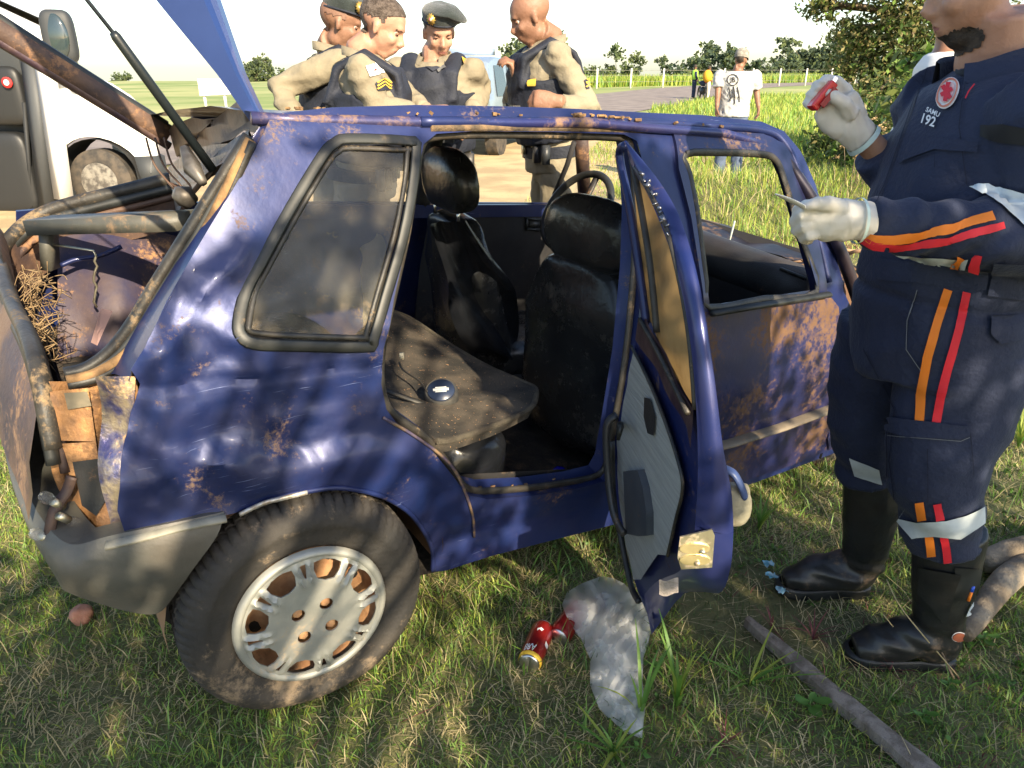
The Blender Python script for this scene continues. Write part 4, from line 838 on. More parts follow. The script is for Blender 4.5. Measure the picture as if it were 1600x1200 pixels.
# debris of the broken front end (beside the medic)
g = G()
for k in range(26):
    a = cw(random.uniform(2.0, 2.5), random.uniform(-.8, -.4), random.uniform(.84, .98)); g.tube(spline([a, a+Vector((random.gauss(0, .05), random.gauss(0, .05), random.uniform(0, .08))), a+Vector((random.gauss(.03, .08), random.gauss(0, .08), random.gauss(0, .05)))], 3), random.uniform(.002, .009), 4)
g.out('crash_debris', mat('clay_wires', (.3, .18, .1), (.12, .08, .06), 9, rough=.9), CAR)['kind'] = 'stuff'
P = [con(*p, 1, -.55) for p in [(1305, 375), (1322, 400), (1332, 432), (1325, 455), (1310, 430)]]; G().tube(spline(P, 5), (.004, .010), 6).out('broken_trim', mat('cream_trim', (.4, .33, .22), rough=.7), CAR)
rows = [[cw(2.02+.10*u, -.70-.1*t+.01*math.sin(u*20), .94-.5*t+.02*math.sin(t*14+u*5)) for u in [i/6 for i in range(7)]] for t in [j/10 for j in range(11)]]
G().grid(rows).out('torn_fender_edge', MUDDY, CAR)
# ---- rear door, swung wide open (plane X = a + b Y + c Z in the world)
rdr = empty('rear_door', CAR.location, None, None); rdr.parent = CAR; rdr.location = (0, 0, 0)
DA, DB, DC = .604, -.1414, -.0769; DN = Vector((1, -DB, -DC)).normalized()
def dp(px, py, off=0):
    d = ray(px, py); k = (DA + DC*H)/(d.x - DB*d.y - DC*d.z); return Vector((0, 0, H)) + d*k + DN*off
def dpt(px, py, off=0): return dp(px, py) + DN*off
inner = [(976, 222), (988, 262), (1010, 300), (1030, 345), (1050, 400), (1066, 460), (1078, 530), (1086, 610), (1090, 690), (1090, 760), (1086, 820)]
outer = [(976, 218), (1004, 250), (1032, 286), (1058, 330), (1078, 385), (1094, 450), (1108, 530), (1119, 610), (1130, 700), (1143, 770), (1146, 830)]
# the blue rear edge of the door: between the inner rim and the outer skin
IN = spline([dp(*p) for p in inner], 4); OUT = []
outp = [Vector((a, b, 0)) for a, b in outer]; outp = spline(outp, 4); inp_ = spline([Vector((a, b, 0)) for a, b in inner], 4)
for k, (p, q) in enumerate(zip(IN, outp)):
    d = ray(q.x, q.y); OUT.append(PX(q.x, q.y, 1) if 0 else Vector((0, 0, H)) + d*(max(.2, (p.y-.012)/d.y)))
MID = [a.lerp(b, .45)+Vector((-.004, -.016, 0)) for a, b in zip(IN, OUT)]; M2 = [a.lerp(b, .8)+Vector((0, -.014, 0)) for a, b in zip(IN, OUT)]; M1 = [a.lerp(b, .12)+Vector((0, -.004, 0)) for a, b in zip(IN, OUT)]
G().grid([IN, M1, MID, M2, OUT]).out('door_edge', mat('door_blue', (.011, .022, .115), (.017, .032, .15), 3, rough=.36, metal=.3, coat=.35, bump=.08, bscale=9, mud=.12, mscale=12, mudc=(.15, .09, .05)), rdr)
# sweep of the arch cut-out below the latch, down to the low tip
arch_in = [(1086, 820), (1080, 862), (1062, 892), (1040, 902), (1022, 912), (1006, 930)]; arch_out = [(1146, 830), (1142, 885), (1128, 924), (1100, 925), (1068, 928), (1040, 962), (1018, 992)]
AI = spline([Vector((a, b, 0)) for a, b in arch_in], 4); AO = spline([Vector((a, b, 0)) for a, b in arch_out], 4); n = min(len(AI), len(AO)); AO = [AO[int(i*(len(AO)-1)/(n-1))] for i in range(n)]; AI = [AI[int(i*(len(AI)-1)/(n-1))] for i in range(n)]
R1 = [dp(p.x, p.y) for p in AI]; R3 = [Vector((0, 0, H))+ray(q.x, q.y)*((p.y+.0)/ray(q.x, q.y).y) for p, q in zip(R1, AO)]; R2 = [a.lerp(b, .5)+Vector((0, -.012, -.004)) for a, b in zip(R1, R3)]
G().grid([R1, R2, R3]).out('door_edge', MATS['door_blue'], rdr)
# outer skin and inner shell
skin = OUT + R3; 
hinge = [dp(1000, 205, .05), dp(1004, 300, .06), dp(1000, 400, .07), dp(994, 500, .075), dp(975, 640, .075), dp(962, 740, .07), dp(975, 830, .06)]
HG = spline(hinge, 8); n = len(skin); HS = [HG[min(len(HG)-1, int(i*(len(HG)-1)/(n-1)))] for i in range(n)]
BELT = None
low_i = [i for i, p in enumerate(skin) if p.z < .88]
G().grid([[skin[i].lerp(HS[i], t)+DN*(.02*math.sin(math.pi*t)) for i in low_i] for t in [0, .15, .4, .7, 1]]).out('outer_skin', MUDDY, rdr)
HGl = [p for p in HG if p.z < .90]; G().grid([HGl, [p-DN*.07 for p in HGl]]).out('hinge_edge', MATS['door_blue'], rdr)
sheet('inner_shell', [(1000, 508), (1020, 530), (1050, 590), (1082, 662), (1090, 760), (1086, 820), (1060, 892), (1010, 928), (1015, 985), (990, 925), (974, 870), (958, 770), (958, 690), (975, 620), (985, 560)], [], lambda a, b: dp(a, b, .012), MATS['door_blue'], rdr, res=12)
# window frame front leg, glass, belt ledge
G().tube(spline([dp(977, 228), dp(968, 244), dp(985, 330), dp(1000, 430), dp(1010, 505)], 5), (.012, .010), 8).out('frame_leg', PAINT, rdr)
G().tube(spline([dp(983, 250, .01), dp(998, 330, .01), dp(1012, 420, .01), dp(1022, 520, .01)], 5), (.006, .012), 8).out('glass_run', RUB, rdr)
G().tube(spline([dp(990, 262, .004), dp(1016, 306, .004), dp(1040, 360, .004), dp(1062, 450, .004), dp(1076, 540, .004), dp(1084, 640, .004)], 5), (.005, .007), 8).out('glass_run', RUB, rdr)
sheet('glass', [(980, 240), (1010, 305), (1034, 350), (1056, 420), (1072, 510), (1082, 600), (1084, 652), (1050, 596), (1018, 528), (1004, 490), (992, 400), (984, 310)], [], lambda a, b: dp(a, b, .012), GLASSY, rdr, res=14)
sheet('belt_ledge', [(1000, 500), (1014, 498), (1040, 545), (1085, 640), (1086, 700), (1076, 668), (1030, 580), (998, 530)], [], lambda a, b: dp(a, b, -.006-.01*math.sin((a+b)*.05)*.3), mat('muddy_purple_ledge', (.035, .018, .035), (.09, .055, .06), 12, rough=.45, metal=.3, bump=.3, mud=.35, mudc=(.2, .12, .06)), rdr, res=10)
G().tube(spline([dp(1008, 498, -.012), dp(1036, 548, -.012), dp(1084, 645, -.012)], 4), (.006, .006), 6).out('belt_seal', RUB, rdr)
# trim card, welt, armrest pull, map pocket, handles
CARD = mat('grey_ribbed_cloth', (.33, .34, .33), (.42, .43, .41), 5, rough=.9, bump=.8, bscale=14, stretch=(1, 1, 26), mud=.06)
sheet('trim_card', [(992, 545), (1010, 580), (1036, 640), (1062, 720), (1070, 762), (1058, 810), (1046, 868), (1030, 866), (1004, 905), (992, 905), (980, 850), (968, 770), (966, 690), (980, 610)], [], lambda a, b: dp(a, b, -.004+.004*math.sin(b*.9)*.25), CARD, rdr, res=8)
G().tube(spline([dp(*p, -.006) for p in [(990, 540), (1010, 578), (1036, 638), (1064, 720), (1071, 764), (1060, 812), (1047, 868)]], 4), .004, 6).out('welt', RUB, rdr)
G().tube(spline([dp(*p, -.0) for p in [(956, 690), (958, 770), (972, 850), (986, 915), (998, 940)]], 4), (.007, .01), 6).out('bottom_seal', RUB, rdr)
o1 = [dp(970, 648, -.012), dp(970, 665, -.04), dp(975, 740, -.045), dp(984, 800, -.045), dp(992, 832, -.03)]
G().tube(spline(o1, 5), [(.010, .016)]*21, 10).out('door_pull', DPLAS, rdr)
g = G(); sheet('map_pocket', [(986, 735), (1010, 733), (1018, 760), (1024, 800), (1024, 835), (1010, 836), (990, 832)], [], lambda a, b: dp(a, b, -.022), mat('blue_grey_pocket', (.035, .045, .06), (.05, .06, .075), 9, rough=.6, mud=.1), rdr, res=10, thick=.02, ndir=DN)
G().tube([dp(974, 662, -.01), dp(990, 660, -.035), dp(1000, 664, -.05), dp(998, 682, -.052)], [.008, .008, .009, .005], 8).out('window_crank', RUBC, rdr)
sheet('inner_handle', [(1013, 620), (1022, 622), (1030, 650), (1028, 680), (1018, 676), (1012, 650)], [], lambda a, b: dp(a, b, -.010), DPLAS, rdr, res=8)
# latch on the rear edge
def ed(px, py, off=0):   # point on the door-edge band, lifted toward the rear
    Y = None; best = 9
    for a, b in ((820, dp(1086, 820).y),): Y = b
    return PY(px, py, Y-.022-off)
g = G(); q = [ed(1062, 838), (ed(1112, 826)), ed(1116, 835), ed(1112, 885), ed(1064, 888), ed(1058, 870)]; n = len(q); dv = Vector((0, -.004, 0))
lt = empty('latch', CAR.location, None, None); lt.parent = rdr; lt.location = (0, 0, 0)
g.add(q+[p+dv for p in q], [tuple(range(n)), tuple(range(2*n-1, n-1, -1))]+[(i, i+n, (i+1) % n+n, (i+1) % n) for i in range(n)]); g.out('latch_plate', STEEL, rdr, smooth=False)
for cy in (858, 876):
    g = G(); P = [ed(x, y, .008) for x, y in circ(1086, cy, 24, 8, 20)]; g.add(P+[p+Vector((0, .006, 0)) for p in P], [tuple(range(20)), tuple(range(39, 19, -1))]+[(i, i+20, (i+1) % 20+20, (i+1) % 20) for i in range(20)]); g.out('latch_plate', mat('yellow_zinc', (.62, .52, .28), (.5, .42, .22), 20, rough=.35, metal=.7), rdr, smooth=False)
for p in ((1098, 862), (1090, 880)): G().tube([ed(*p, .007), ed(*p, .012)], [.006, .005], 10).out('screw', STEEL, rdr)
bpy.data.objects.remove(lt)
G().grid([[ed(1030+6*i, 905+j*8+3*math.sin(i), .0) for i in range(6)] for j in range(4)]).out('dusty_sill_pad', mat('pale_dusty_rubber', (.2, .18, .16), (.35, .3, .27), 30, rough=.7, bump=.6), rdr)
# ripped metal on the upper rear frame and the outside handle
g = G()
for k in range(16):
    t = k/15; p = dp(1002+40*t, 268+92*t, -.004); g.box(p+Vector((random.gauss(.006, .004), -.006, random.gauss(0, .005))), (random.uniform(.003, .010), .002, random.uniform(.004, .014)), Matrix.Rotation(random.random()*3, 3, 'Y') @ Matrix.Rotation(random.gauss(0, .6), 3, 'X'))
g.out('torn_metal', mat('torn_bright_metal', (.32, .32, .34), (.12, .12, .14), 70, rough=.25, metal=.8), rdr)['kind'] = 'stuff'
g = G(); hp = PY(1150, 770, 1.34); g.tube(spline([PY(1132, 732, 1.36), PY(1146, 740, 1.35), PY(1156, 756, 1.345), PY(1164, 776, 1.35)], 4), [(.007, .012)]*13, 8); g.out('outside_handle', mat('handle_blue', (.05, .08, .2), rough=.35), rdr); pillow('handle_cup', PY(1146, 788, 1.37), (.036, .03, .048), rotz(.3) if 0 else Matrix.Identity(3), mat('cream_cracked_plastic', (.45, .41, .30), (.32, .30, .22), 14, rough=.4, thin=.3, bump=.4), rdr, .7, 20, lambda q: q+Vector((.006*noise.noise(q*60), 0, .006*noise.noise(q*50))))
# ---------------------------------------------------------------- seats, dashboard, wheel, folded rear seat
CR3 = CARM.to_3x3()
def seat(nm, lab, y, hx, hz, bx0, bx1, tilt, yaw=0, hw=.235):
    s = empty(nm, CAR.location, None, None); s.parent = CAR; s.location = (0, 0, 0); 
    if lab: s['label'] = lab
    Ry = CR3 @ Matrix.Rotation(yaw, 3, 'Z') @ Matrix.Rotation(tilt, 3, 'Y')
    def wr(q): return q+Vector((.012*noise.noise(q*9)+.006*math.sin(q.z*28+q.y*9)*ss(0, .2, abs(q.z)), .012*noise.noise(q*7+Vector((3, 0, 0))), .01*noise.noise(q*8)))
    c = cw((bx0+bx1)/2, y, .60)
    pillow('backrest', c, (.075, hw, .34), Ry, LEATH, s, .5, 40, lambda q: wr(Vector((q.x*(1+.5*ss(.1, -.34, q.z)), q.y*(1-.22*ss(.1, .34, q.z)), q.z))))
    pillow('headrest', cw(hx, y, hz), (.062, hw*.78, .115), CR3 @ Matrix.Rotation(yaw, 3, 'Z') @ Matrix.Rotation(tilt*.6, 3, 'Y'), LEATH, s, .62, 32, lambda q: wr(q)*(1) if 0 else Vector((q.x*(1-.3*ss(.05, .12, q.z)), q.y*(1-.18*ss(0, .115, q.z)), q.z+.006*noise.noise(q*12))))
    for dy in (-.09, .09): G().tube([cw(hx, y+dy, hz-.08), cw(hx-.0, y+dy, hz-.17)], .007, 6).out('headrest_post', CHROME, s)
    pillow('cushion', cw((bx0+bx1)/2+.27, y, .36), (.26, .24, .09), CR3, LEATH, s, .5, 28, wr)
    # loose stitched cover seams
    for sy in (-1, 1): G().tube([cw(hx, y, hz)+Ry @ Vector((-.03+.03*k/6, sy*(.150-.02*abs(k-3)/3), -.09+.19*k/6)) for k in range(7)], .0025, 5).out('seam', RUB, s)
    return s
seat('front_seat', 'near front seat with scuffed leatherette cover', -.37, 1.10, 1.02, 1.10, 1.18, math.radians(-7), math.radians(3), .27)
seat('front_seat', 'far front seat with shiny headrest and loose cover', .33, .97, 1.06, 1.03, 1.15, math.radians(-16), math.radians(-4))
# loose crumpled cover hanging at the side of the far seat
rr = []
A_ = [(725, 340), (760, 395), (790, 440), (806, 480), (815, 520), (812, 552)]; B_ = [(668, 355), (690, 430), (700, 480), (715, 520), (740, 550), (770, 562)]
for i in range(len(A_)):
    a, b = con(*A_[i], 1, .12), con(*B_[i], 1, .06); rr.append([a.lerp(b, t)+(cw(0, -1, 0)-cw(0, 0, 0))*(.035*math.sin(t*7+i*.9)+.03*noise.noise(Vector((t*5, i*.8, 0)))) for t in [k/14 for k in range(15)]])
rr = [list(x) for x in zip(*[spline(list(c), 5) for c in zip(*rr)])]
G().grid(rr).out('loose_seat_cover', mat('glossy_black_vinyl', (.006, .007, .009), (.012, .013, .016), 6, rough=.22, bump=.3, bscale=12), CAR)
# folded rear seat back: dusty carpeted board with belt reel on it
bp = lambda px, py, z: con(px, py, 2, z)
bd = [con(596, 470, 2, .66), con(640, 482, 2, .66), con(700, 515, 2, .65), con(760, 555, 2, .63), con(815, 588, 2, .61), con(834, 606, 2, .60), con(836, 628, 2, .595), con(826, 645, 2, .59), con(780, 668, 2, .59), con(730, 690, 2, .59), con(700, 702, 2, .59), con(680, 706, 2, .59), con(640, 680, 2, .60), con(604, 650, 2, .61), con(560, 600, 2, .63), con(545, 520, 2, .66)]
loc = [CARI @ p for p in bd]
def bz(x, y): return .60+.085*ss(.75, .1, x)*.4+.10*ss(-.3, .5, y)*.6+.006*noise.noise(Vector((x*8, y*8, 0)))+.02*ss(.1, 0, abs(y+.62-.0*x))
sheet('folded_seat_board', [(p.x, p.y) for p in loc], [], lambda x, y: cw(x, y, bz(x, y)), CARPET, CAR, res=.03, thick=-.035, ndir=cw(0, 0, 1)-cw(0, 0, 0))
g = G(); L = [cw(p.x, p.y, bz(p.x, p.y)-.005) for p in loc[:12]]; g.tube(spline(L, 4), .009, 6); g.out('fluffy_board_edge', mat('fluffy_carpet_edge', (.10, .085, .06), (.05, .04, .03), 30, rough=1, bump=1, bscale=300), CAR)
pillow('folded_cushion', cw(.52, -.50, .43), (.15, .2, .115), CR3 @ Matrix.Rotation(.3, 3, 'Z'), MATS['glossy_black_vinyl'], CAR, .6, 30, lambda q: q+Vector((.014*noise.noise(q*9), .02*noise.noise(q*8), .008*math.sin(q.x*40))))
pillow('folded_cushion', cw(.30, .05, .46), (.2, .5, .09), CR3, LEATH, CAR, .5, 26)
rl = empty('belt_reel', CAR.location, None, None); rl.parent = CAR; rl.location = (0, 0, 0)
rc = con(690, 618, 2, .64); up = (cw(0, 0, 1)-cw(0, 0, 0)); vd = Vector((-.02, -.10, .03)).normalized(); tx = (up*.85+Vector((-.1, -.45, 0))).normalized()
G().tube([rc-tx*.03, rc-tx*.02, rc+tx*.015, rc+tx*.022], [.042, .046, .046, .042], 28).out('reel_body', mat('dusty_black_reel', (.07, .065, .055), (.03, .03, .03), 20, rough=.6), rl, autos=40)
G().tube([rc+tx*.021, rc+tx*.026], [.038, .036], 28).out('reel_cap', mat('navy_label', (.02, .03, .06), rough=.35), rl)
x1 = Vector((1, .1, 0)); x1 = (x1-tx*x1.dot(tx)).normalized(); y1 = tx.cross(x1)
for k in range(3): G().box(rc+tx*.0268+y1*(.007*(k-1)), (.042 if k == 1 else .03, .0035 if k != 1 else .008, .0008), Matrix((x1, y1, tx)).transposed()).out('label_print', mat('print_white', (.7, .7, .66), rough=.6), rl, smooth=False)
P = [con(*p, 2, .655) for p in [(668, 612), (655, 595), (640, 585), (628, 576), (624, 566)]]; G().tube(spline(P, 4), .003, 6).out('cable', RUB, rl); G().box(con(628, 556, 2, .665), (.012, .014, .018)).out('connector', mat('ivory_plastic', (.6, .55, .4), rough=.5), rl)
G().bar(con(602, 610, 2, .65), con(676, 636, 2, .625), .016, .006).out('belt_bracket', mat('dusty_black_reel', (.1, .1, .1)), rl)
G().tube(spline([con(*p, 2, .60) for p in [(604, 640), (640, 668), (700, 668), (740, 660)]], 4), .006, 6).out('board_fold', MATS['fluffy_carpet_edge'], CAR)
# dashboard and steering wheel
DL = [cw(1.97, y, .84-.02*abs(y)) for y in [.68, .4, .2, 0, -.2, -.4, -.64]]
g = G(); g.tube(DL, (.10, .075), 16); g.out('dashboard', DPLAS, CAR)
for k in range(9): G().bar(cw(1.90+.012*k, -.52-.0*k, .905-.002*k), cw(1.90+.012*k, -.63, .90-.002*k), .004, .012).out('vent_slat', RUBC, CAR)
g = G(); g.grid([[cw(1.86, y, z) for y in (-.7, 0, .7)] for z in (.4, .8)]); g.out('dash_front', DARKIN, CAR)
sc = cw(1.63, .36, .93); sn = (cw(-.85, 0, .5)-cw(0, 0, 0)).normalized(); sx = (cw(0, 1, 0)-cw(0, 0, 0)); sy = sn.cross(sx)
sw = empty('steering_wheel', CAR.location, None, None); sw.parent = CAR; sw.location = (0, 0, 0)
P = [sc+sx*(.18*math.cos(a))+sy*(.18*math.sin(a)) for a in [2*math.pi*i/40 for i in range(41)]]; G().tube(P, .016, 10, cap=False).out('wheel_rim', RUBC, sw)
G().blob(sc-sn*.02, (.06, .06, .03)).out('hub', DPLAS, sw)
for a in (.1, math.pi-.1, -math.pi/2): G().bar(sc-sn*.02, sc+sx*(.175*math.cos(a))+sy*(.175*math.sin(a)), .03, .012).out('spoke', DPLAS, sw)
# bits on the floor and across the dash
P = [con(1136, 400, 1, -.1), con(1140, 375, 1, -.1), con(1148, 345, 1, -.1)]; G().tube(P, (.007, .004), 6).out('wiper_piece', mat('pale_wiper', (.35, .38, .36), rough=.5), CAR)
pillow('blue_lamp_cap', con(874, 741, 2, .25), (.028, .028, .028), CR3, mat('cobalt_plastic', (.01, .01, .35), rough=.25), CAR, 1, 16)
G().blob(con(898, 745, 2, .24), .010).out('bottle_cap', mat('cap_grey', (.3, .3, .25)), CAR)
g = G()
for k in range(160):
    t = random.random(); a = con(735+210*t+random.gauss(0, 3), 772-16*t+random.gauss(0, 5), 1, -.74); g.box(a, (random.uniform(.003, .012), random.uniform(.003, .01), .003), Matrix.Rotation(random.random()*3, 3, 'Z'))
g.out('dirt_crumbs', mat('soil_crumbs', (.14, .08, .045), (.25, .15, .08), 50, rough=1), CAR)['kind'] = 'stuff'
# leaves and dirt lying on the roof
g = G()
for k in range(420):
    x = random.uniform(.15, 1.4); t = min(.9, abs(random.gauss(.05, .12))); p = roofp(x, t)+Vector((0, 0, .006)); 
    if noise.noise(Vector((x*6, t*9, 0))) < -.05: continue
    g.box(p, (random.uniform(.006, .022), random.uniform(.003, .010), random.uniform(.002, .008)), Matrix.Rotation(random.random()*3, 3, 'Z') @ Matrix.Rotation(random.gauss(0, .4), 3, 'X'))
prop(g.out('leaf_litter', mat('dry_leaf_litter', (.10, .06, .03), (.30, .18, .08), 30, rough=1), None, smooth=False), 'dry leaf litter and soil crumbs lying on the car roof', 'leaf litter', None, 'stuff')
g = G()
for k in range(5): g.tube(spline([PY(952+6*k, 152, 2.35), PY(968+5*k, 150-6*random.random(), 2.35), PY(985+6*k, 156, 2.35)], 3), .003, 4)
# ---------------------------------------------------------------- people
SKIN = [mat('skin_light', (.36, .185, .12), (.45, .25, .165), 9, rough=.55, bump=.25, bscale=60), mat('skin_tan', (.20, .10, .06), (.26, .135, .082), 9, rough=.55, bump=.25, bscale=60), mat('skin_brown', (.17, .085, .05), (.22, .11, .065), 9, rough=.5)]
HAIR = mat('dark_hair', (.015, .011, .008), (.05, .035, .025), 60, rough=.7, bump=.4, bscale=250); HAIRG = mat('brown_grey_hair', (.05, .035, .025), (.13, .10, .08), 60, rough=.7, bump=1, bscale=200); STUB = mat('shaved_stubble', (.21, .115, .075), (.17, .09, .06), 120, rough=.7)
KHAKI = mat('khaki_twill', (.20, .17, .115), (.26, .225, .155), 6, rough=.9, bump=.8, bscale=22); VEST = mat('black_vest_cloth', (.008, .011, .020), (.014, .018, .032), 10, rough=.75, bump=.4, bscale=60)
LIP = mat('lips', (.30, .12, .10), rough=.45); EYEW = mat('eye_white', (.35, .32, .29), rough=.3); EYEB = mat('eye_iris', (.02, .012, .008), rough=.15)
def rotz(a): return Matrix.Rotation(a, 3, 'Z')
def head_geo(g, c, R, s=1.0):
    B = lambda p, r: g.blob(Vector(c)+R @ (Vector(p)*s), tuple(x*s for x in r), R, 24, 16)
    B((-.012, 0, .040), (.100, .076, .082)); B((.022, 0, -.020), (.068, .062, .080)); B((.038, 0, -.088), (.036, .036, .026)); B((.0, 0, -.07), (.05, .052, .045))
    B((.072, 0, .030), (.022, .046, .020)); B((.070, 0, -.066), (.020, .026, .022))
    for y in (-1, 1): B((.060, y*.036, -.022), (.024, .022, .024)); B((-.006, y*.076, -.010), (.015, .008, .027)); B((-.012, y*.080, .004), (.010, .006, .014))
    g.tube([Vector(c)+R @ (Vector(p)*s) for p in [(.084, 0, .018), (.094, 0, .0), (.108, 0, -.022), (.098, 0, -.032), (.082, 0, -.036)]], [.008*s, .009*s, .0115*s, .0125*s, .008*s], 10)
    for y in (-1, 1): B((.094, y*.012, -.030), (.010, .008, .007))
    B((.0875, 0, -.054), (.010, .022, .0055)); B((.0865, 0, -.064), (.009, .019, .006))
def headfn(c, R, s):
    c = Vector(c); Ri = R.transposed()
    def fn(co, no):
        L = (co-np.array(c)) @ np.array(R)   # local = R^T (p-c)
        L = L/s
        for y in (-1, 1):
            d = np.exp(-(((L[:, 1]-y*.031)/.015)**2+((L[:, 2]-.010)/.010)**2))*(L[:, 0] > .03)
            co = co - (np.array(R @ Vector((1, 0, 0)))[None, :])*(.010*s*d)[:, None]
        d = np.exp(-((L[:, 2]+.059)/.0022)**2-(L[:, 1]/.022)**2)*(L[:, 0] > .07); co = co - (np.array(R @ Vector((1, 0, 0)))[None, :])*(.0035*s*d)[:, None]
        return co
    return fn
def loc_of(co, c, R, s=1): return ((co-np.array(Vector(c))) @ np.array(R))/s
def face_parts(e, c, R, s, co, fs, hair, hairline, beard=None, brow=HAIR, hoff=.004):
    L = loc_of(co, c, R, s)
    def pc(nm, pred, off, m): 
        v, f = peel(co, fs, lambda q: pred(loc_of(q, c, R, s)), off*s)
        if f: obj(nm, v, f, m, e)
    if hair: pc('hair', hairline, hoff, hair)
    if beard: pc('beard', beard, .003, HAIR)
    for y in (-1, 1): pc('eyebrow', lambda q: (np.abs(q[:, 1]-y*.032) < .019) & (np.abs(q[:, 2]-.027+.12*np.abs(q[:, 1]-y*.028)) < .0052) & (q[:, 0] > .04), .002, brow)
    pc('lips', lambda q: (np.abs(q[:, 1]) < .021) & (np.abs(q[:, 2]+.059) < .0085*np.sqrt(np.clip(1-(q[:, 1]/.022)**2, 0, 1))+.001) & (q[:, 0] > .06), .0008, LIP)
    for y in (-1, 1):
        p = Vector(c)+R @ (Vector((.0690, y*.031, .008))*s); o = G().blob(p, .0098*s, None, 12, 8).out('eye', EYEW, e); G().blob(p+R @ Vector((.0075*s, 0, -.002*s)), .0052*s, None, 10, 6).out('iris', EYEB, o)
        ev, ef = [], []
        G().tube([p+R @ (Vector((.0085-.0012*k*k, k*.0055, .0030-.0008*k*k))*s) for k in (-2, -1, 0, 1, 2)], .0052*s, 6).out('eyelid', SKIN[1] if e.get('sk', 1) else SKIN[0], e)
HL_SHORT = lambda q: ((q[:, 2] > .055+.45*np.maximum(0, q[:, 0]-.03)) | ((q[:, 0] < -.005) & (q[:, 2] > -.02-.0*q[:, 0])) | ((q[:, 0] < -.045) & (q[:, 2] > -.055)) | ((q[:, 0] < .022) & (q[:, 2] > .0))) & (np.abs(q[:, 1]) < .0835-.03*(q[:, 2] < .02)) & ~((np.abs(q[:, 1]) > .074) & (q[:, 2] < .03))
def arm_hand(g, w, d, pn, curl=.5, s=1.0, spread=.0, thumb=1, r=1.0):
    """five fingered hand from wrist w along d, palm normal pn; thumb=+-1 side"""
    w = Vector(w); d = Vector(d).normalized(); pn = Vector(pn); pn = (pn-d*pn.dot(d)).normalized(); sd = d.cross(pn)*thumb
    g.tube([w-d*.03*s, w, w+d*.035*s, w+d*.075*s, w+d*.092*s], [(.024*s, .030*s), (.020*s, .029*s), (.017*s, .040*s), (.015*s, .042*s), (.011*s, .036*s)], 14, up=pn)
    for k, (off, ln) in enumerate(((.030, .078), (.010, .088), (-.010, .082), (-.029, .064))):
        p = w+d*(.082-.004*abs(k-1))*s+sd*off*s; a = 0; pts = [p-d*.02*s, p]
        for j, f in enumerate((.42, .33, .25)):
            a += curl*(.75, 1.1, .7)[j]; dd = d*math.cos(a)+pn*math.sin(a)+sd*spread*off*8; p = p+dd*ln*f*s; pts.append(p)
        g.tube(pts, [.0095*s*r, .0095*s*r, .009*s*r, .0083*s*r, .0068*s*r], 8)
    p = w+d*.025*s+sd*.030*s; t1 = (d*.7+sd*.65+pn*.35).normalized(); t2 = (d*.9+sd*.1+pn*.45).normalized()
    g.tube([w+d*.01*s+sd*.012*s, p, p+t1*.035*s, p+t1*.035*s+t2*.03*s, p+t1*.038*s+t2*.05*s], [.013*s*r, .0135*s*r, .0115*s*r, .010*s*r, .008*s*r], 8)
def wrinkle(amp, sc, sd, dirs=None):
    def fn(co, no):
        a = np.array([abs(noise.noise(Vector((x*sc+sd, y*sc, z*sc*1.6)))) for x, y, z in co]); b = np.array([noise.noise(Vector((x*sc*2.3, y*sc*2.3+sd, z*sc*2.3))) for x, y, z in co])
        return co + no*(amp*(.25-a)*2.2+amp*.5*b)[:, None]
    return fn
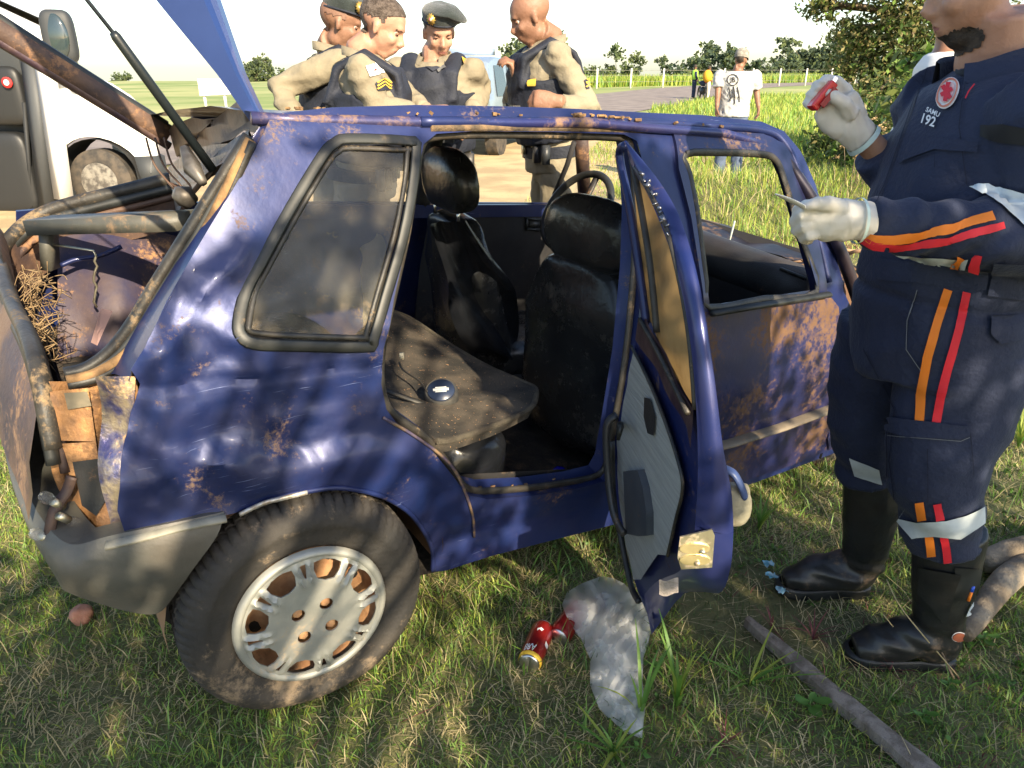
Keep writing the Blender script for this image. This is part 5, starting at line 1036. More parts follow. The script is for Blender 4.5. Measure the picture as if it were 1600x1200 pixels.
def figure(label, pos, head, hc, hh, hp, skin, arms, s=1.0, hair=None, hairline=HL_SHORT, beard=None, top=KHAKI, bottom=KHAKI, vest=True, short=False, lean=(0, 0), wide=1.0, vox=.0075, roll=0, group=None, cat='person', boots=True):
    """pos: feet, head: body heading, hc: head centre (world), hh/hp: head heading and pitch; arms: [(elbow, wrist, hand dir, palm normal, curl)] world; [0] right, [1] left"""
    e = empty('person', pos, label, cat, group); R = rotz(head); pos = Vector(pos); hc = Vector(hc)
    W = lambda x, y, z: pos + R @ Vector((x+lean[0]*ss(.9, 1.5, z)*1, y+lean[1]*ss(.9, 1.5, z), z*s))
    sh = hc.z-pos.z; k = sh-.135   # shoulder height
    Z = lambda z: z/1.42*k/s
    HR = rotz(hh) @ Matrix.Rotation(hp, 3, 'Y') @ Matrix.Rotation(roll, 3, 'X')
    neckb = W(-.02, 0, Z(1.45)); 
    shl = [W(-.005, y*.185*wide, Z(1.40)) for y in (-1, 1)]
    def torso(g, e1, z0=.90, z1=1.46):
        prof = [(.90, .115, .155), (1.0, .108, .150), (1.08, .105, .148), (1.2, .120, .163), (1.3, .125, .172), (1.38, .108, .172), (1.43, .078, .125), (1.47, .055, .07)]
        P = [p for p in prof if z0 <= p[0] <= z1]; g.tube([W(.015 if p[0] < 1.35 else -.005, 0, Z(p[0])) for p in P], [((p[1]+e1)*wide, (p[2]+e1)*wide) for p in P], 24, up=R @ Vector((1, 0, 0)))
    g = G(); torso(g, 0); g.tube([neckb-Vector((0, 0, .06)), neckb+Vector((0, 0, .03)), hc+HR @ Vector((-.02, 0, -.07))], [.068*s, .062*s, .056*s], 14); head_geo(g, hc, HR, s*.93)
    for i, (el, wr, hd, pn, cu) in enumerate(arms):
        a = shl[i]; el = Vector(el); wr = Vector(wr); g.tube([a, a.lerp(el, .5), el, el.lerp(wr, .4), wr], [.044, .044, .041, .038, .027], 12); g.blob(a-Vector((0, 0, .012)), .045)
        arm_hand(g, wr, hd, pn, cu, s*1.02, thumb=-1 if i == 0 else 1)
    for y in (-1, 1): g.tube([W(0, y*.085, Z(.93)), W(.01, y*.095, Z(.72)), W(.02, y*.10, Z(.48)), W(-.005, y*.10, Z(.28)), W(-.015, y*.10, .06)], [.085, .078, .055, .052, .038], 14); g.tube([W(-.05, y*.10, .045), W(.04, y*.102, .045), W(.17, y*.11, .03)], [.035, .04, .03], 10)
    g.blob(W(0, 0, Z(.93)), (.115, .155, .10), R)
    co, fs = fuse(g, vox, 2, headfn(hc, HR, s*.93)); obj('body', co, fs, skin, e)
    e['sk'] = 1; face_parts(e, hc, HR, s*.93, co, fs, hair, hairline, beard); del e['sk']
    # shirt
    g = G(); torso(g, .014, .90, 1.43)
    for i, (el, wr, *_r) in enumerate(arms):
        a = shl[i]; el = Vector(el); wr = Vector(wr); en = el.lerp(wr, -.05) if short else wr.lerp(el, .12)
        if short: g.tube([a+Vector((0, 0, .005)), a.lerp(el, .5), a.lerp(el, .88)], [.072, .075, .072], 14)
        else: g.tube([a+Vector((0, 0, -.005)), a.lerp(el, .5), el, el.lerp(en, .4), en], [.062, .062, .056, .052, .042], 14)
        g.blob(a+Vector((0, 0, -.01)), .064)
    co, fs = fuse(g, .011, 3, wrinkle(.008, 12, hh*3)); so_ = obj('shirt', co, fs, top, e); T = bvh(co, fs)
    # collar
    g = G(); rows = []
    for zz, r in ((-.03, .080), (.012, .072), (.018, .078), (-.018, .098)): rows.append([neckb+R @ Vector((r*1.05*math.cos(t)+(.02 if zz < 0 else 0), r*math.sin(t), zz+.02*math.cos(t)*-1)) for t in [math.radians(28+304*q/20) for q in range(21)]])
    if not short: g.grid(rows); g.out('collar', top, e)
    if vest:
        g = G(); torso(g, .034, 1.05, 1.3); g.tube([W(.015, 0, Z(1.04)), W(.018, 0, Z(1.2)), W(.016, 0, Z(1.32)), W(.0, 0, Z(1.39))], [(.160*wide, .190*wide), (.175*wide, .200*wide), (.170*wide, .160*wide), (.140*wide, .120*wide)], 24, up=R @ Vector((1, 0, 0)))
        for y in (-1, 1): g.tube([W(.150*wide, y*.10, Z(1.26)), W(.125*wide, y*.108, Z(1.38)), W(.0, y*.115, Z(1.452)), W(-.10*wide, y*.108, Z(1.40)), W(-.140*wide, y*.10, Z(1.27))], [(.022, .044)]*5, 10, up=R @ Vector((1, 0, .3)))
        co2, fs2 = fuse(g, .010, 3, wrinkle(.005, 8, 2)); obj('vest', co2, fs2, VEST, e); e_T = bvh(co2, fs2)
        for y in (-.085, .085): G().box(W(.188*wide, y, Z(1.14)), (.035, .085, .11), R).out('vest_pouch', DPLAS, e, smooth=False)
        g = G(); g.tube([W(0, 0, Z(.97)), W(0, 0, Z(1.02))], [(.145*wide, .172*wide)]*2, 24, up=R @ Vector((1, 0, 0))); g.out('duty_belt', VEST, e, autos=40)
        for y, wd in ((.10, .05), (-.10, .06), (.17, .05), (-.17, .05)): G().box(W(.145*wide-abs(y)*.35, y*wide, Z(.985)), (.035, wd, .09), R).out('belt_pouch', DPLAS, e)
        G().box(W(.150*wide, 0, Z(.995)), (.012, .06, .05), R).out('buckle', mat('dull_brass', (.35, .3, .18), rough=.4, metal=.8), e)
    else: e_T = T
    g = G()
    for y in (-1, 1): g.tube([W(0, y*.08, Z(.96)), W(.01, y*.10, Z(.72)), W(.02, y*.105, Z(.48)), W(-.005, y*.105, Z(.28)), W(-.015, y*.10, .10)], [.105, .098, .078, .073, .075], 14)
    g.tube([W(0, 0, Z(.86)), W(0, 0, Z(1.0))], [(.125, .165), (.12, .158)], 20, up=R @ Vector((1, 0, 0)))
    co3, fs3 = fuse(g, .012, 3, wrinkle(.009, 8, 5)); obj('trousers', co3, fs3, bottom, e)
    for y in (-1, 1):
        g = G(); g.tube([W(-.015, y*.10, .26), W(-.015, y*.10, .10)], [.06, .05], 12); g.tube([W(-.07, y*.10, .05), W(.04, y*.102, .055), W(.19, y*.11, .04)], [.045, .05, .038], 12)
        c4, f4 = fuse(g, .012, 2); obj('boot', c4, f4, mat('black_boot_leather', (.01, .01, .01), (.02, .02, .018), 9, rough=.4), e)
    return e, T, e_T, HR
def beret(e, hc, HR, s, side, badge, back=-.01):
    P = lambda x, y, z: Vector(hc)+HR @ (Vector((x, y, z))*s); g = G(); rows = []
    for i in range(13):
        t = i/12; row = []
        for j in range(32):
            a = 2*math.pi*j/32; cx, sy = math.cos(a), math.sin(a)
            if t < .25: r = 1.0+.10*(t/.25); z = .058+.05*(t/.25)
            else: u = (t-.25)/.75; r = 1.10*math.cos(u*math.pi/2)**.6 if u < 1 else 0; z = .108+.03*math.sin(u*math.pi/2)
            x = (.101*cx*r)-.004; y = .083*sy*r; tilt = side*.35*(y)*(t > .2)*min(1, (t-.15)*4); sl = side*.028*ss(.15, .6, t)
            row.append(P(x+.02*(t > .3)*cx, y+sl+.03*side*(1 if sy*side > 0 else 0)*abs(sy)*math.sin(math.pi*min(1, max(0, t)*1.1)), z-.055*max(0, sy*side)*math.sin(math.pi*min(1, t*1.15))+.012*cx*(1 if t > .2 else .6)))
        rows.append(row)
    g.grid(rows, closed=True); g.out('beret', mat('black_green_beret', (.012, .018, .017), (.022, .03, .028), 20, rough=.95, sheen=.3, bump=.4, bscale=120), e)
    G().tube([P(.101*math.cos(a)-.004, .083*math.sin(a), .058+.010*math.cos(a)) for a in [2*math.pi*j/32 for j in range(33)]], .006*s, 6, cap=False).out('beret_band', VEST, e)
    GOLD = mat('gold_badge', (.65, .45, .12), (.45, .3, .08), 60, rough=.35, metal=.6)
    a = badge; c = P(.112*math.cos(a), .094*math.sin(a), .098); n = (HR @ Vector((math.cos(a), math.sin(a), .15))).normalized(); u = n.cross(Vector((0, 0, 1))).normalized(); v = u.cross(n); g = G()
    pts = [c+n*.004+(u*math.cos(q)+v*math.sin(q)*1.15)*(.024 if k % 2 else .017)*s for k, q in enumerate([2*math.pi*k/24 for k in range(24)])]; g.add(pts+[p-n*.012 for p in pts], [tuple(range(24)), tuple(range(47, 23, -1))]+[(k, k+24, (k+1) % 24+24, (k+1) % 24) for k in range(24)]); b = g.out('cap_badge', GOLD, e)
    G().blob(c+n*.005, .009*s, None, 10, 6).out('badge_centre', mat('pale_enamel', (.6, .55, .45), (.5, .1, .08), 90, rough=.4), b)
PATW = mat('patch_white', (.75, .74, .72), rough=.8); PATR = mat('patch_red', (.55, .03, .03), rough=.8); PATN = mat('patch_navy', (.02, .022, .04), rough=.8); PATY = mat('patch_yellow', (.62, .40, .05), rough=.7); PATG = mat('patch_grey', (.10, .10, .10), rough=.8); PATP = mat('patch_violet', (.14, .08, .30), rough=.8)
def flagpatch(T, e, poly, tri_):
    decal('flag_patch', T, poly, PATW, e, .006, 5); decal('flag_triangle', T, tri_, PATR, e, .009, 4)
def chev(T, e, cx, cy, w_, h_, up=True):
    P = [(cx-w_, cy-h_*.2), (cx, cy-h_), (cx+w_, cy-h_*.15), (cx+w_*.75, cy+h_*.8), (cx-w_*.7, cy+h_*.85)]; decal('rank_patch', T, P, PATN, e, .006, 5)
    for k in range(3): y = cy-h_*.80+k*h_*.42; band('rank_chevron', T, [(cx-w_*.8, y+h_*.55), (cx, y), (cx+w_*.8, y+h_*.6)], h_*.2, PATY, e, .010, res=4)
OG = 'police officers talking behind the wreck'
# officer 1 (far left, seen from behind his left... sleeve toward us)
Y1 = 3.75; h1 = PY(533, 38, Y1)
e, T, V, R1_ = figure('police officer in beret at far left, seen from behind, flag patch on sleeve', (h1.x-.11, Y1+.02, .05), math.radians(18), h1, math.radians(8), math.radians(20), SKIN[1], [(PY(432, 140, Y1-.18), PY(470, 195, Y1-.30), (1, .1, -.1), (0, 0, -1), .5), (PY(520, 160, Y1+.2), PY(560, 175, Y1+.1), (1, -.1, 0), (0, 0, -1), .6)], s=.98, hair=STUB, lean=(.07, 0), group=OG, wide=1.08)
beret(e, h1, R1_, .92, 1, -.9)
flagpatch(T, e, [(440, 82), (455, 77), (468, 92), (458, 106), (444, 102)], [(449, 94), (453, 87), (456, 93)]); decal('arm_title', T, [(441, 76), (452, 69), (468, 74), (476, 88), (472, 93), (462, 82), (450, 77), (443, 82)], PATG, e, .006, 5); decal('shoulder_loop', V, [(466, 57), (480, 54), (487, 60), (475, 66)], PATN, e, .008, 5); decal('shoulder_bar', V, [(468, 57), (479, 56), (482, 60), (472, 62)], PATY, e, .012, 5)
# officer 2, profile to the right
Y2 = 3.42; h2 = PY(597, 43, Y2)
e, T, V, R2_ = figure('bareheaded police officer in profile with short brown hair and sergeant stripes on the sleeve', (h2.x-.13, Y2, .05), math.radians(5), h2, math.radians(-4), math.radians(28), SKIN[0], [(PY(590, 170, Y2-.17), PY(655, 178, Y2-.12), (1, .2, .1), (0, .3, -1), .6), (PY(640, 160, Y2+.2), PY(668, 172, Y2+.06), (1, -.1, .1), (0, 0, -1), .6)], s=1.03, hair=HAIRG, lean=(.06, 0), group=OG, wide=1.05)
flagpatch(T, e, [(571, 103), (592, 98), (600, 114), (577, 119)], [(582, 112), (586, 105), (590, 111)]); chev(T, e, 599, 132, 13, 11)
# officer 3, facing the camera, head bowed
Y3 = 3.95; h3 = PY(686, 52, Y3)
e, T, V, R3_ = figure('police officer in dark beret facing the camera, looking down, between two colleagues', (h3.x-.02, Y3+.05, .05), math.radians(-100), h3, math.radians(-72), math.radians(24), SKIN[0], [(PY(622, 130, Y3-.02), PY(650, 165, Y3-.28), (.4, -.8, .1), (0, 0, -1), .7), (PY(752, 140, Y3+.1), PY(735, 185, Y3-.2), (-.4, -.8, -.2), (0, 0, -1), .7)], s=1.0, hair=HAIR, lean=(.05, 0), group=OG)
beret(e, h3, R3_, .94, 1, -.75)
decal('name_tape', V, [(682, 110), (696, 104), (698, 108), (684, 114)], PATG, e, .012, 4); decal('vest_flap', V, [(655, 98), (676, 112), (700, 102), (690, 85), (664, 82)], VEST, e, .009, 6); decal('yellow_title', V, [(720, 91), (737, 96), (737, 104), (721, 99)], PATY, e, .012, 5)
# officer 4, right, bald, facing left
Y4 = 3.98; h4 = PY(829, 28, Y4)
e, T, V, R4_ = figure('bald police officer at right, facing left with both hands raised at his vest', (h4.x+.14, Y4+.05, .04), math.radians(192), h4, math.radians(188), math.radians(24), SKIN[1], [(PY(800, 165, Y4+.2), PY(806, 128, Y4-.02), (-.2, -.15, .9), (-1, 0, 0), 1.0), (PY(922, 175, Y4-.22), PY(868, 158, Y4-.36), (-1, 0, .1), (0, .9, -.2), .9)], s=1.06, lean=(.07, 0), group=OG, wide=1.1)
decal('shield_patch', T, circ(914, 101, 10, 12, 16), PATP, e, .006, 4); decal('shield_ring', T, circ(914, 101, 7, 9, 14), PATY, e, .009, 4); decal('shield_centre', T, circ(914, 101, 5, 6, 12), PATN, e, .012, 4); chev(T, e, 925, 129, 13, 12)
decal('vest_title', V, [(825, 127), (838, 126), (838, 134), (826, 134)], PATY, e, .01, 4)
P = [PY(800, 92, Y4-.1)]; 
# walking man in a pale t-shirt
Y5 = 10.4; h5 = PY(1158, 95, Y5)
TS = mat('grey_white_tshirt', (.36, .37, .38), (.44, .44, .43), 4, rough=.9, bump=.3, bscale=20)
e, T, V, R5_ = figure('man in cap and pale grey printed t-shirt walking away over the grass', (h5.x-.02, Y5+.02, .0), math.radians(80), h5, math.radians(60), math.radians(12), SKIN[1], [(PY(1182, 142, Y5), PY(1185, 168, Y5-.05), (.1, 0, -1), (-1, 0, 0), .5), (PY(1122, 140, Y5), PY(1120, 168, Y5-.05), (-.05, 0, -1), (1, 0, 0), .5)], s=.98, hair=HAIR, top=TS, bottom=mat('denim', (.05, .07, .12), (.08, .11, .17), 6, rough=.9), vest=False, short=True, wide=1.2, vox=.010)
INK = mat('black_print', (.03, .03, .035), rough=.8)
ringp = circ(1145, 125, 9, 9, 24); decal('print_ring', T, ringp, INK, e, .010, 4, holes=[circ(1145, 125, 7.6, 7.6, 24)]); textdecal('print_letters', T, 'JB', (1145, 125), 0, 10, INK, e, .012)
for k, (x0, y0, x1, y1) in enumerate(((1139, 136, 1141, 158), (1146, 135, 1148, 162), (1152, 136, 1155, 160), (1143, 140, 1145, 152))): band('print_stroke', T, [(x0, y0), ((x0+x1)/2+1, (y0+y1)/2), (x1, y1)], 1.8, INK, e, .010, res=4)
g = G(); rows = [[h5+R5_ @ Vector((.104*math.cos(a)*r-.004, .086*math.sin(a)*r, z)) for a in [2*math.pi*j/24 for j in range(24)]] for r, z in ((1, .03), (1.03, .07), (.95, .11), (.6, .14), (.05, .148))]; g.grid(rows, closed=True); g.out('cap', mat('grey_camouflage', (.16, .15, .13), (.30, .28, .24), 25, rough=.9), e)
G().grid([[h5+R5_ @ Vector((.10*math.cos(a)+dx, .085*math.sin(a), .035)) for a in [math.radians(-55+110*j/10) for j in range(11)]] for dx in (0, .06)]).out('cap_peak', MATS['grey_camouflage'], e)
# far group by the motorcycle
def small_person(label, px, py_head, Y, head, top, bottom, hairm=HAIR, s=1.0, extra=None):
    hc = PY(px, py_head, Y); pos = Vector((hc.x, Y, gz(hc.x, Y))); sc_ = (hc.z-pos.z+.1)/1.75; R = rotz(head); e = empty('person', pos, label, 'person', None)
    W = lambda x, y, z: pos+R @ Vector((x*sc_, y*sc_, z*sc_)); g = G(); hcx = W(.0, 0, 1.63)
    g.blob(hcx, (.095*sc_, .08*sc_, .115*sc_), R); g.tube([W(0, 0, 1.42), W(0, 0, 1.55)], .06*sc_, 8); g.tube([W(0, 0, .9), W(0, 0, 1.15), W(0, 0, 1.38), W(0, 0, 1.45)], [(.1, .15), (.1, .15), (.11, .19), (.07, .1)], 12, up=R @ Vector((1, 0, 0)))
    for y in (-1, 1): g.tube([W(0, y*.08, .92), W(.01, y*.1, .5), W(0, y*.11, .03)], [.09, .065, .05], 8); g.tube([W(0, y*.18, 1.4), W(.02, y*.25, 1.15), W(.14, y*.2, .95)], [.05, .045, .035], 8); g.blob(W(.16, y*.19, .92), .045); g.blob(W(.06, y*.11, .04), (.12, .05, .04), R)
    co, fs = fuse(g, .03, 2); obj('body', co, fs, SKIN[2], e)
    g = G(); g.tube([W(0, 0, .9), W(0, 0, 1.15), W(0, 0, 1.38), W(0, 0, 1.46)], [(.13, .18), (.13, .18), (.14, .22), (.09, .13)], 12, up=R @ Vector((1, 0, 0))); 
    for y in (-1, 1): g.tube([W(0, y*.18, 1.4), W(.02, y*.25, 1.15), W(.10, y*.215, 1.02)], [.075, .065, .055], 8)
    co, fs = fuse(g, .03, 2); obj('shirt', co, fs, top, e)
    g = G()
    for y in (-1, 1): g.tube([W(0, y*.08, .95), W(.01, y*.1, .5), W(0, y*.11, .08)], [.12, .09, .075], 8)
    co, fs = fuse(g, .03, 2); obj('trousers', co, fs, bottom, e); G().blob(W(-.01, 0, 1.66), (.105*sc_, .09*sc_, .10*sc_), R).out('hair', hairm, e)
    return e, W
DK = mat('dark_blue_cloth', (.02, .03, .06), rough=.9); HV = mat('high_visibility_green', (.35, .62, .06), rough=.7); ORN = mat('orange_yellow_cloth', (.62, .32, .02), rough=.8); PAL = mat('pale_cloth', (.55, .5, .42), rough=.9)
e, W = small_person('distant person in high visibility green vest beside the motorcycle', 1087, 104, 43, 0, DK, DK); g = G(); g.tube([W(0, 0, 1.0), W(0, 0, 1.2), W(0, 0, 1.4), W(0, 0, 1.48)], [(.16, .21), (.16, .21), (.16, .21), (.1, .12)], 12, up=(1, 0, 0)); g.out('safety_vest', HV, e)
e, W = small_person('distant person in pale trousers carrying a round orange bag on the back', 1109, 106, 42, 0, ORN, PAL); G().blob(W(-.12, -.15, 1.22), (.24, .27, .30), None, 20, 12).out('round_bag', ORN, e)
mc = PY(1097, 148, 42.5); mc.z = gz(mc.x, mc.y); e = empty('motorcycle', mc, 'dark motorcycle standing at the roadside between the two distant people', 'motorcycle')
for y in (-.65, .65): G().tube([mc+Vector((.0, y, .3))+Vector((0, .3*math.cos(a), .3*math.sin(a))) for a in [2*math.pi*k/20 for k in range(21)]], .05, 8, cap=False).out('wheel', RUBC, e)
G().blob(mc+Vector((0, -.05, .78)), (.16, .42, .15)).out('tank', DK, e); G().blob(mc+Vector((0, -.1, .42)), (.18, .3, .2)).out('engine', DPLAS, e); G().blob(mc+Vector((0, .45, .8)), (.13, .4, .08)).out('seat', RUBC, e)
g = G(); g.tube([mc+Vector((-.35, -.45, 1.05)), mc+Vector((0, -.55, 1.0)), mc+Vector((.35, -.45, 1.05))], .02, 6); g.tube([mc+Vector((0, -.5, 1.0)), mc+Vector((0, -.65, .3))], .035, 6); g.out('handlebar', DPLAS, e); G().blob(mc+Vector((0, -.62, .9)), (.09, .07, .09)).out('headlight', PATR, e)
# ---------------------------------------------------------------- the medic in the foreground
NAVY = mat('navy_coverall_cloth', (.007, .013, .040), (.011, .019, .052), 5, rough=.8, bump=.35, bscale=90, sheen=.05)
GLOVE = mat('latex_glove', (.62, .58, .50), (.70, .66, .58), 12, rough=.45, bump=.1, bscale=40, thin=.12)
BOOTM = mat('black_rubberised_leather', (.008, .010, .011), (.016, .019, .02), 8, rough=.38, bump=.25, bscale=30, mud=.16, mscale=12, mudc=(.12, .08, .05))
med = empty('person', (1.05, 1.7, 0), 'medic in navy coverall with orange and red stripes, white gloves and black boots', 'person')
hc = Vector((.938, 1.70, 1.655)); HR = rotz(math.radians(164)) @ Matrix.Rotation(math.radians(16), 3, 'Y')
def V3(*a): return Vector(a)
nearEl, nearWr = PY(1655, 385, 1.44), PY(1356, 345, 1.42); farEl, farWr = PY(1455, 318, 1.84), PY(1345, 212, 1.82)
# body (skin): head, neck, arms, legs as one surface
g = G(); head_geo(g, hc, HR, .97); g.tube([V3(1.03, 1.70, 1.44), V3(1.0, 1.70, 1.52), hc+HR @ V3(-.03, 0, -.06)], [.085, .078, .070], 16)
g.tube([V3(.985, 1.68, .9), V3(.975, 1.68, 1.1), V3(.98, 1.69, 1.3), V3(1.0, 1.69, 1.44)], [(.16, .18), (.155, .18), (.15, .20), (.10, .12)], 20, up=(1, 0, 0))
g.tube([V3(1.0, 1.49, 1.42), nearEl, nearWr], [.06, .045, .028], 12); g.tube([V3(.97, 1.88, 1.41), farEl, farWr, farWr+(farWr-farEl).normalized()*.02], [.06, .045, .030, .029], 12)
g.tube([V3(1.02, 1.60, .9), V3(1.0, 1.57, .6), V3(1.09, 1.59, .34), V3(1.10, 1.595, .24)], [.09, .07, .05, .04], 12); g.tube([V3(.97, 1.80, .9), V3(.98, 1.85, .6), V3(1.025, 1.87, .42), V3(1.035, 1.875, .3)], [.09, .07, .05, .04], 12)
co, fs = fuse(g, .0065, 2, headfn(hc, HR, .97)); obj('body', co, fs, SKIN[0], med); med['sk'] = 0
BE = lambda q: (((q[:, 0]-.058)/.048)**2+((q[:, 2]+.098+.25*(q[:, 0]-.05)*-1*0)/.030)**2 < 1) & ~((np.abs(q[:, 1]) < .02) & (q[:, 2] > -.070) & (q[:, 0] > .06))
face_parts(med, hc, HR, .97, co, fs, HAIR, HL_SHORT, beard=BE); del med['sk']
# coverall
g = G()
g.tube([V3(1.00, 1.66, .84), V3(.995, 1.67, .92), V3(.985, 1.68, 1.02), V3(.978, 1.68, 1.12), V3(.985, 1.69, 1.24), V3(1.0, 1.70, 1.35), V3(1.01, 1.70, 1.43), V3(1.02, 1.70, 1.49)], [(.175, .19), (.188, .202), (.184, .20), (.178, .20), (.174, .212), (.165, .225), (.130, .208), (.092, .118)], 28, up=(1, 0, 0))
sh1, sh2 = V3(1.01, 1.50, 1.405), V3(.985, 1.88, 1.405)
g.tube([sh1+V3(0, .05, .02), sh1, sh1.lerp(nearEl, .5), nearEl, nearEl.lerp(nearWr, .35), nearEl.lerp(nearWr, .7), nearWr], [.10, .102, .090, .082, .070, .056, .042], 18); g.blob(nearEl, .080)
g.tube([sh2+V3(0, -.05, .02), sh2, sh2.lerp(farEl, .5), farEl, farEl.lerp(farWr, .45), farEl.lerp(farWr, .80)], [.10, .10, .085, .075, .066, .058], 18); g.blob(farEl, .075)
g.tube([V3(1.02, 1.59, .92), V3(1.015, 1.58, .78), V3(1.00, 1.565, .62), V3(1.03, 1.575, .52), V3(1.06, 1.585, .46), V3(1.075, 1.59, .415)], [(.145, .120), (.140, .115), (.110, .104), (.096, .098), (.092, .094), (.094, .094)], 22, up=(1, 0, 0))
g.tube([V3(.955, 1.80, .92), V3(.955, 1.82, .78), V3(.965, 1.845, .60), V3(.99, 1.86, .52), V3(1.01, 1.865, .455)], [(.13, .115), (.127, .112), (.104, .10), (.092, .095), (.090, .09)], 22, up=(1, 0, 0))
def medfold(co, no):
    out = co.copy()
    for i, (x, y, z) in enumerate(co):
        d = 0
        if z > .55: k = 1.0
        else: k = .8
        a = abs(noise.noise(Vector((x*5+z*2.2, y*5, z*9)))); b = noise.noise(Vector((x*13, y*13, z*15))); c = abs(noise.noise(Vector((x*9+7, y*9, z*4))))
        d = .015*(.22-a)*k + .004*b + .011*(.2-c)*k
        dw = Vector((x, y, z)); 
        # sleeve folds: rings across the forearm
        t = (dw-nearEl).dot((nearWr-nearEl).normalized())/(nearWr-nearEl).length
        if t > .15 and (dw-(nearEl.lerp(nearWr, max(0, min(1, t))))).length < .11: d += .0045*math.sin(t*30+z*20+5*noise.noise(dw*9))*ss(.15, .3, t)
        d += .006*math.sin(z*62+3*noise.noise(dw*5))*ss(.60, .50, z)*.8
        d -= .010*math.exp(-((z-1.035+.02*noise.noise(dw*4))/.012)**2)*ss(.1, .3, x*0+1)     # waist gather
        out[i] = co[i]+no[i]*d
    return out
co, fs = fuse(g, .0080, 2, medfold); obj('coverall', co, fs, NAVY, med); MT = bvh(co, fs)
# collar standing round the neck
g = G(); cn = V3(1.0, 1.70, 1.485); rows = []
for dz, r in ((-.045, .125), (.0, .108), (.045, .102), (.052, .108), (.012, .120), (-.03, .145)): rows.append([cn+V3(r*math.cos(t)*1.05+.02-dz*.35, r*math.sin(t)*.98, dz+.03*math.cos(t)) for t in [math.radians(-148+296*q/24) for q in range(25)]])
rows = [[p+V3(0, 0, .004*math.sin(i*1.3+j)) for j, p in enumerate(r)] for i, r in enumerate(rows)]; g.grid(rows); g.out('collar', NAVY, med)
OR_ = mat('orange_stripe', (.75, .20, .015), rough=.7, bump=.1, bscale=200); RD_ = mat('red_stripe', (.60, .015, .03), rough=.7, bump=.1, bscale=200); REF = mat('silver_reflective_tape', (.50, .56, .60), (.58, .64, .67), 30, rough=.45, metal=.15); NV2 = mat('navy_seam', (.006, .010, .028), rough=.9); BL = mat('black_patch', (.006, .007, .009), rough=.7); PALE = mat('pale_stitching', (.14, .15, .17), rough=.9)
bd_ = lambda n, pts, w_, m, off=.005, res=6: band(n, MT, pts, w_, m, med, off, res=res)
bd_('leg_stripe', [(1482, 452), (1466, 500), (1450, 557), (1441, 610), (1437, 666)], 14, OR_); bd_('leg_stripe', [(1511, 456), (1499, 510), (1481, 575), (1470, 620), (1462, 666)], 13, RD_)
bd_('leg_stripe', [(1437, 784), (1442, 812)], 13, OR_); bd_('leg_stripe', [(1464, 786), (1469, 812)], 12, RD_); bd_('leg_stripe', [(1452, 832), (1456, 868)], 13, OR_); bd_('leg_stripe', [(1475, 836), (1481, 878)], 12, RD_)
decal('reflective_band', MT, [(1401, 810), (1435, 814), (1476, 812), (1508, 803), (1534, 790), (1535, 816), (1499, 839), (1461, 835), (1427, 840)], REF, med, .007, 7, fb=1.9)
decal('reflective_band', MT, [(1329, 714), (1373, 732), (1377, 756), (1337, 742)], REF, med, .007, 6, fb=2.0)
decal('reflective_band', MT, [(1401, 396), (1460, 400), (1514, 403), (1510, 419), (1476, 416), (1446, 412)], REF, med, .006, 7, fb=1.8); bd_('waist_stripe', [(1501, 398), (1493, 418)], 14, OR_, .009); bd_('waist_stripe', [(1529, 396), (1521, 421)], 14, RD_, .009)
bd_('sleeve_stripe', [(1342, 361), (1362, 373), (1395, 374), (1431, 369), (1487, 356), (1551, 338)], 13, OR_, .005, 5); bd_('sleeve_stripe', [(1348, 374), (1367, 383), (1400, 386), (1431, 383), (1487, 374), (1566, 352)], 11, RD_, .005, 5)
decal('reflective_elbow_band', MT, [(1515, 291), (1544, 286), (1600, 299), (1640, 312), (1640, 372), (1600, 356), (1562, 322), (1529, 298)], REF, med, .006, 7, fb=1.5)
# chest: emblem, number, name tape
th_ = math.radians(22); EM = (1483, 148)
decal('chest_emblem', MT, circ(*EM, 16, 25, 32, th_), mat('emblem_white', (.78, .74, .70), rough=.7), med, .006, 5); decal('emblem_ring', MT, circ(*EM, 14.5, 23, 32, th_), mat('emblem_orange', (.62, .20, .12), rough=.7), med, .008, 5, holes=[circ(*EM, 12.2, 20, 28, th_)])
decal('emblem_disc', MT, circ(*EM, 10, 16.5, 28, th_), mat('emblem_pink', (.72, .45, .42), rough=.7), med, .008, 5)
for k in range(3):
    a = math.radians(90+60*k)+.2; dx, dy = 9*math.cos(a), 14.5*math.sin(a); bd_('star_arm', [(EM[0]-dx, EM[1]-dy), (EM[0]+dx, EM[1]+dy)], 6.5, RD_, .010, 4)
WHT = mat('white_lettering', (.75, .75, .75), rough=.7)
textdecal('chest_lettering', MT, 'SAMU', (1461, 177), 24, 11, WHT, med, .006, .8); textdecal('chest_number', MT, '192', (1453, 190), 18, 22, WHT, med, .006, .75)
decal('name_tape', MT, [(1498, 104), (1528, 110), (1518, 124), (1494, 118)], BL, med, .006, 6); bd_('shoulder_piping', [(1524, 134), (1515, 145), (1510, 156)], 2, RD_, .005, 5)
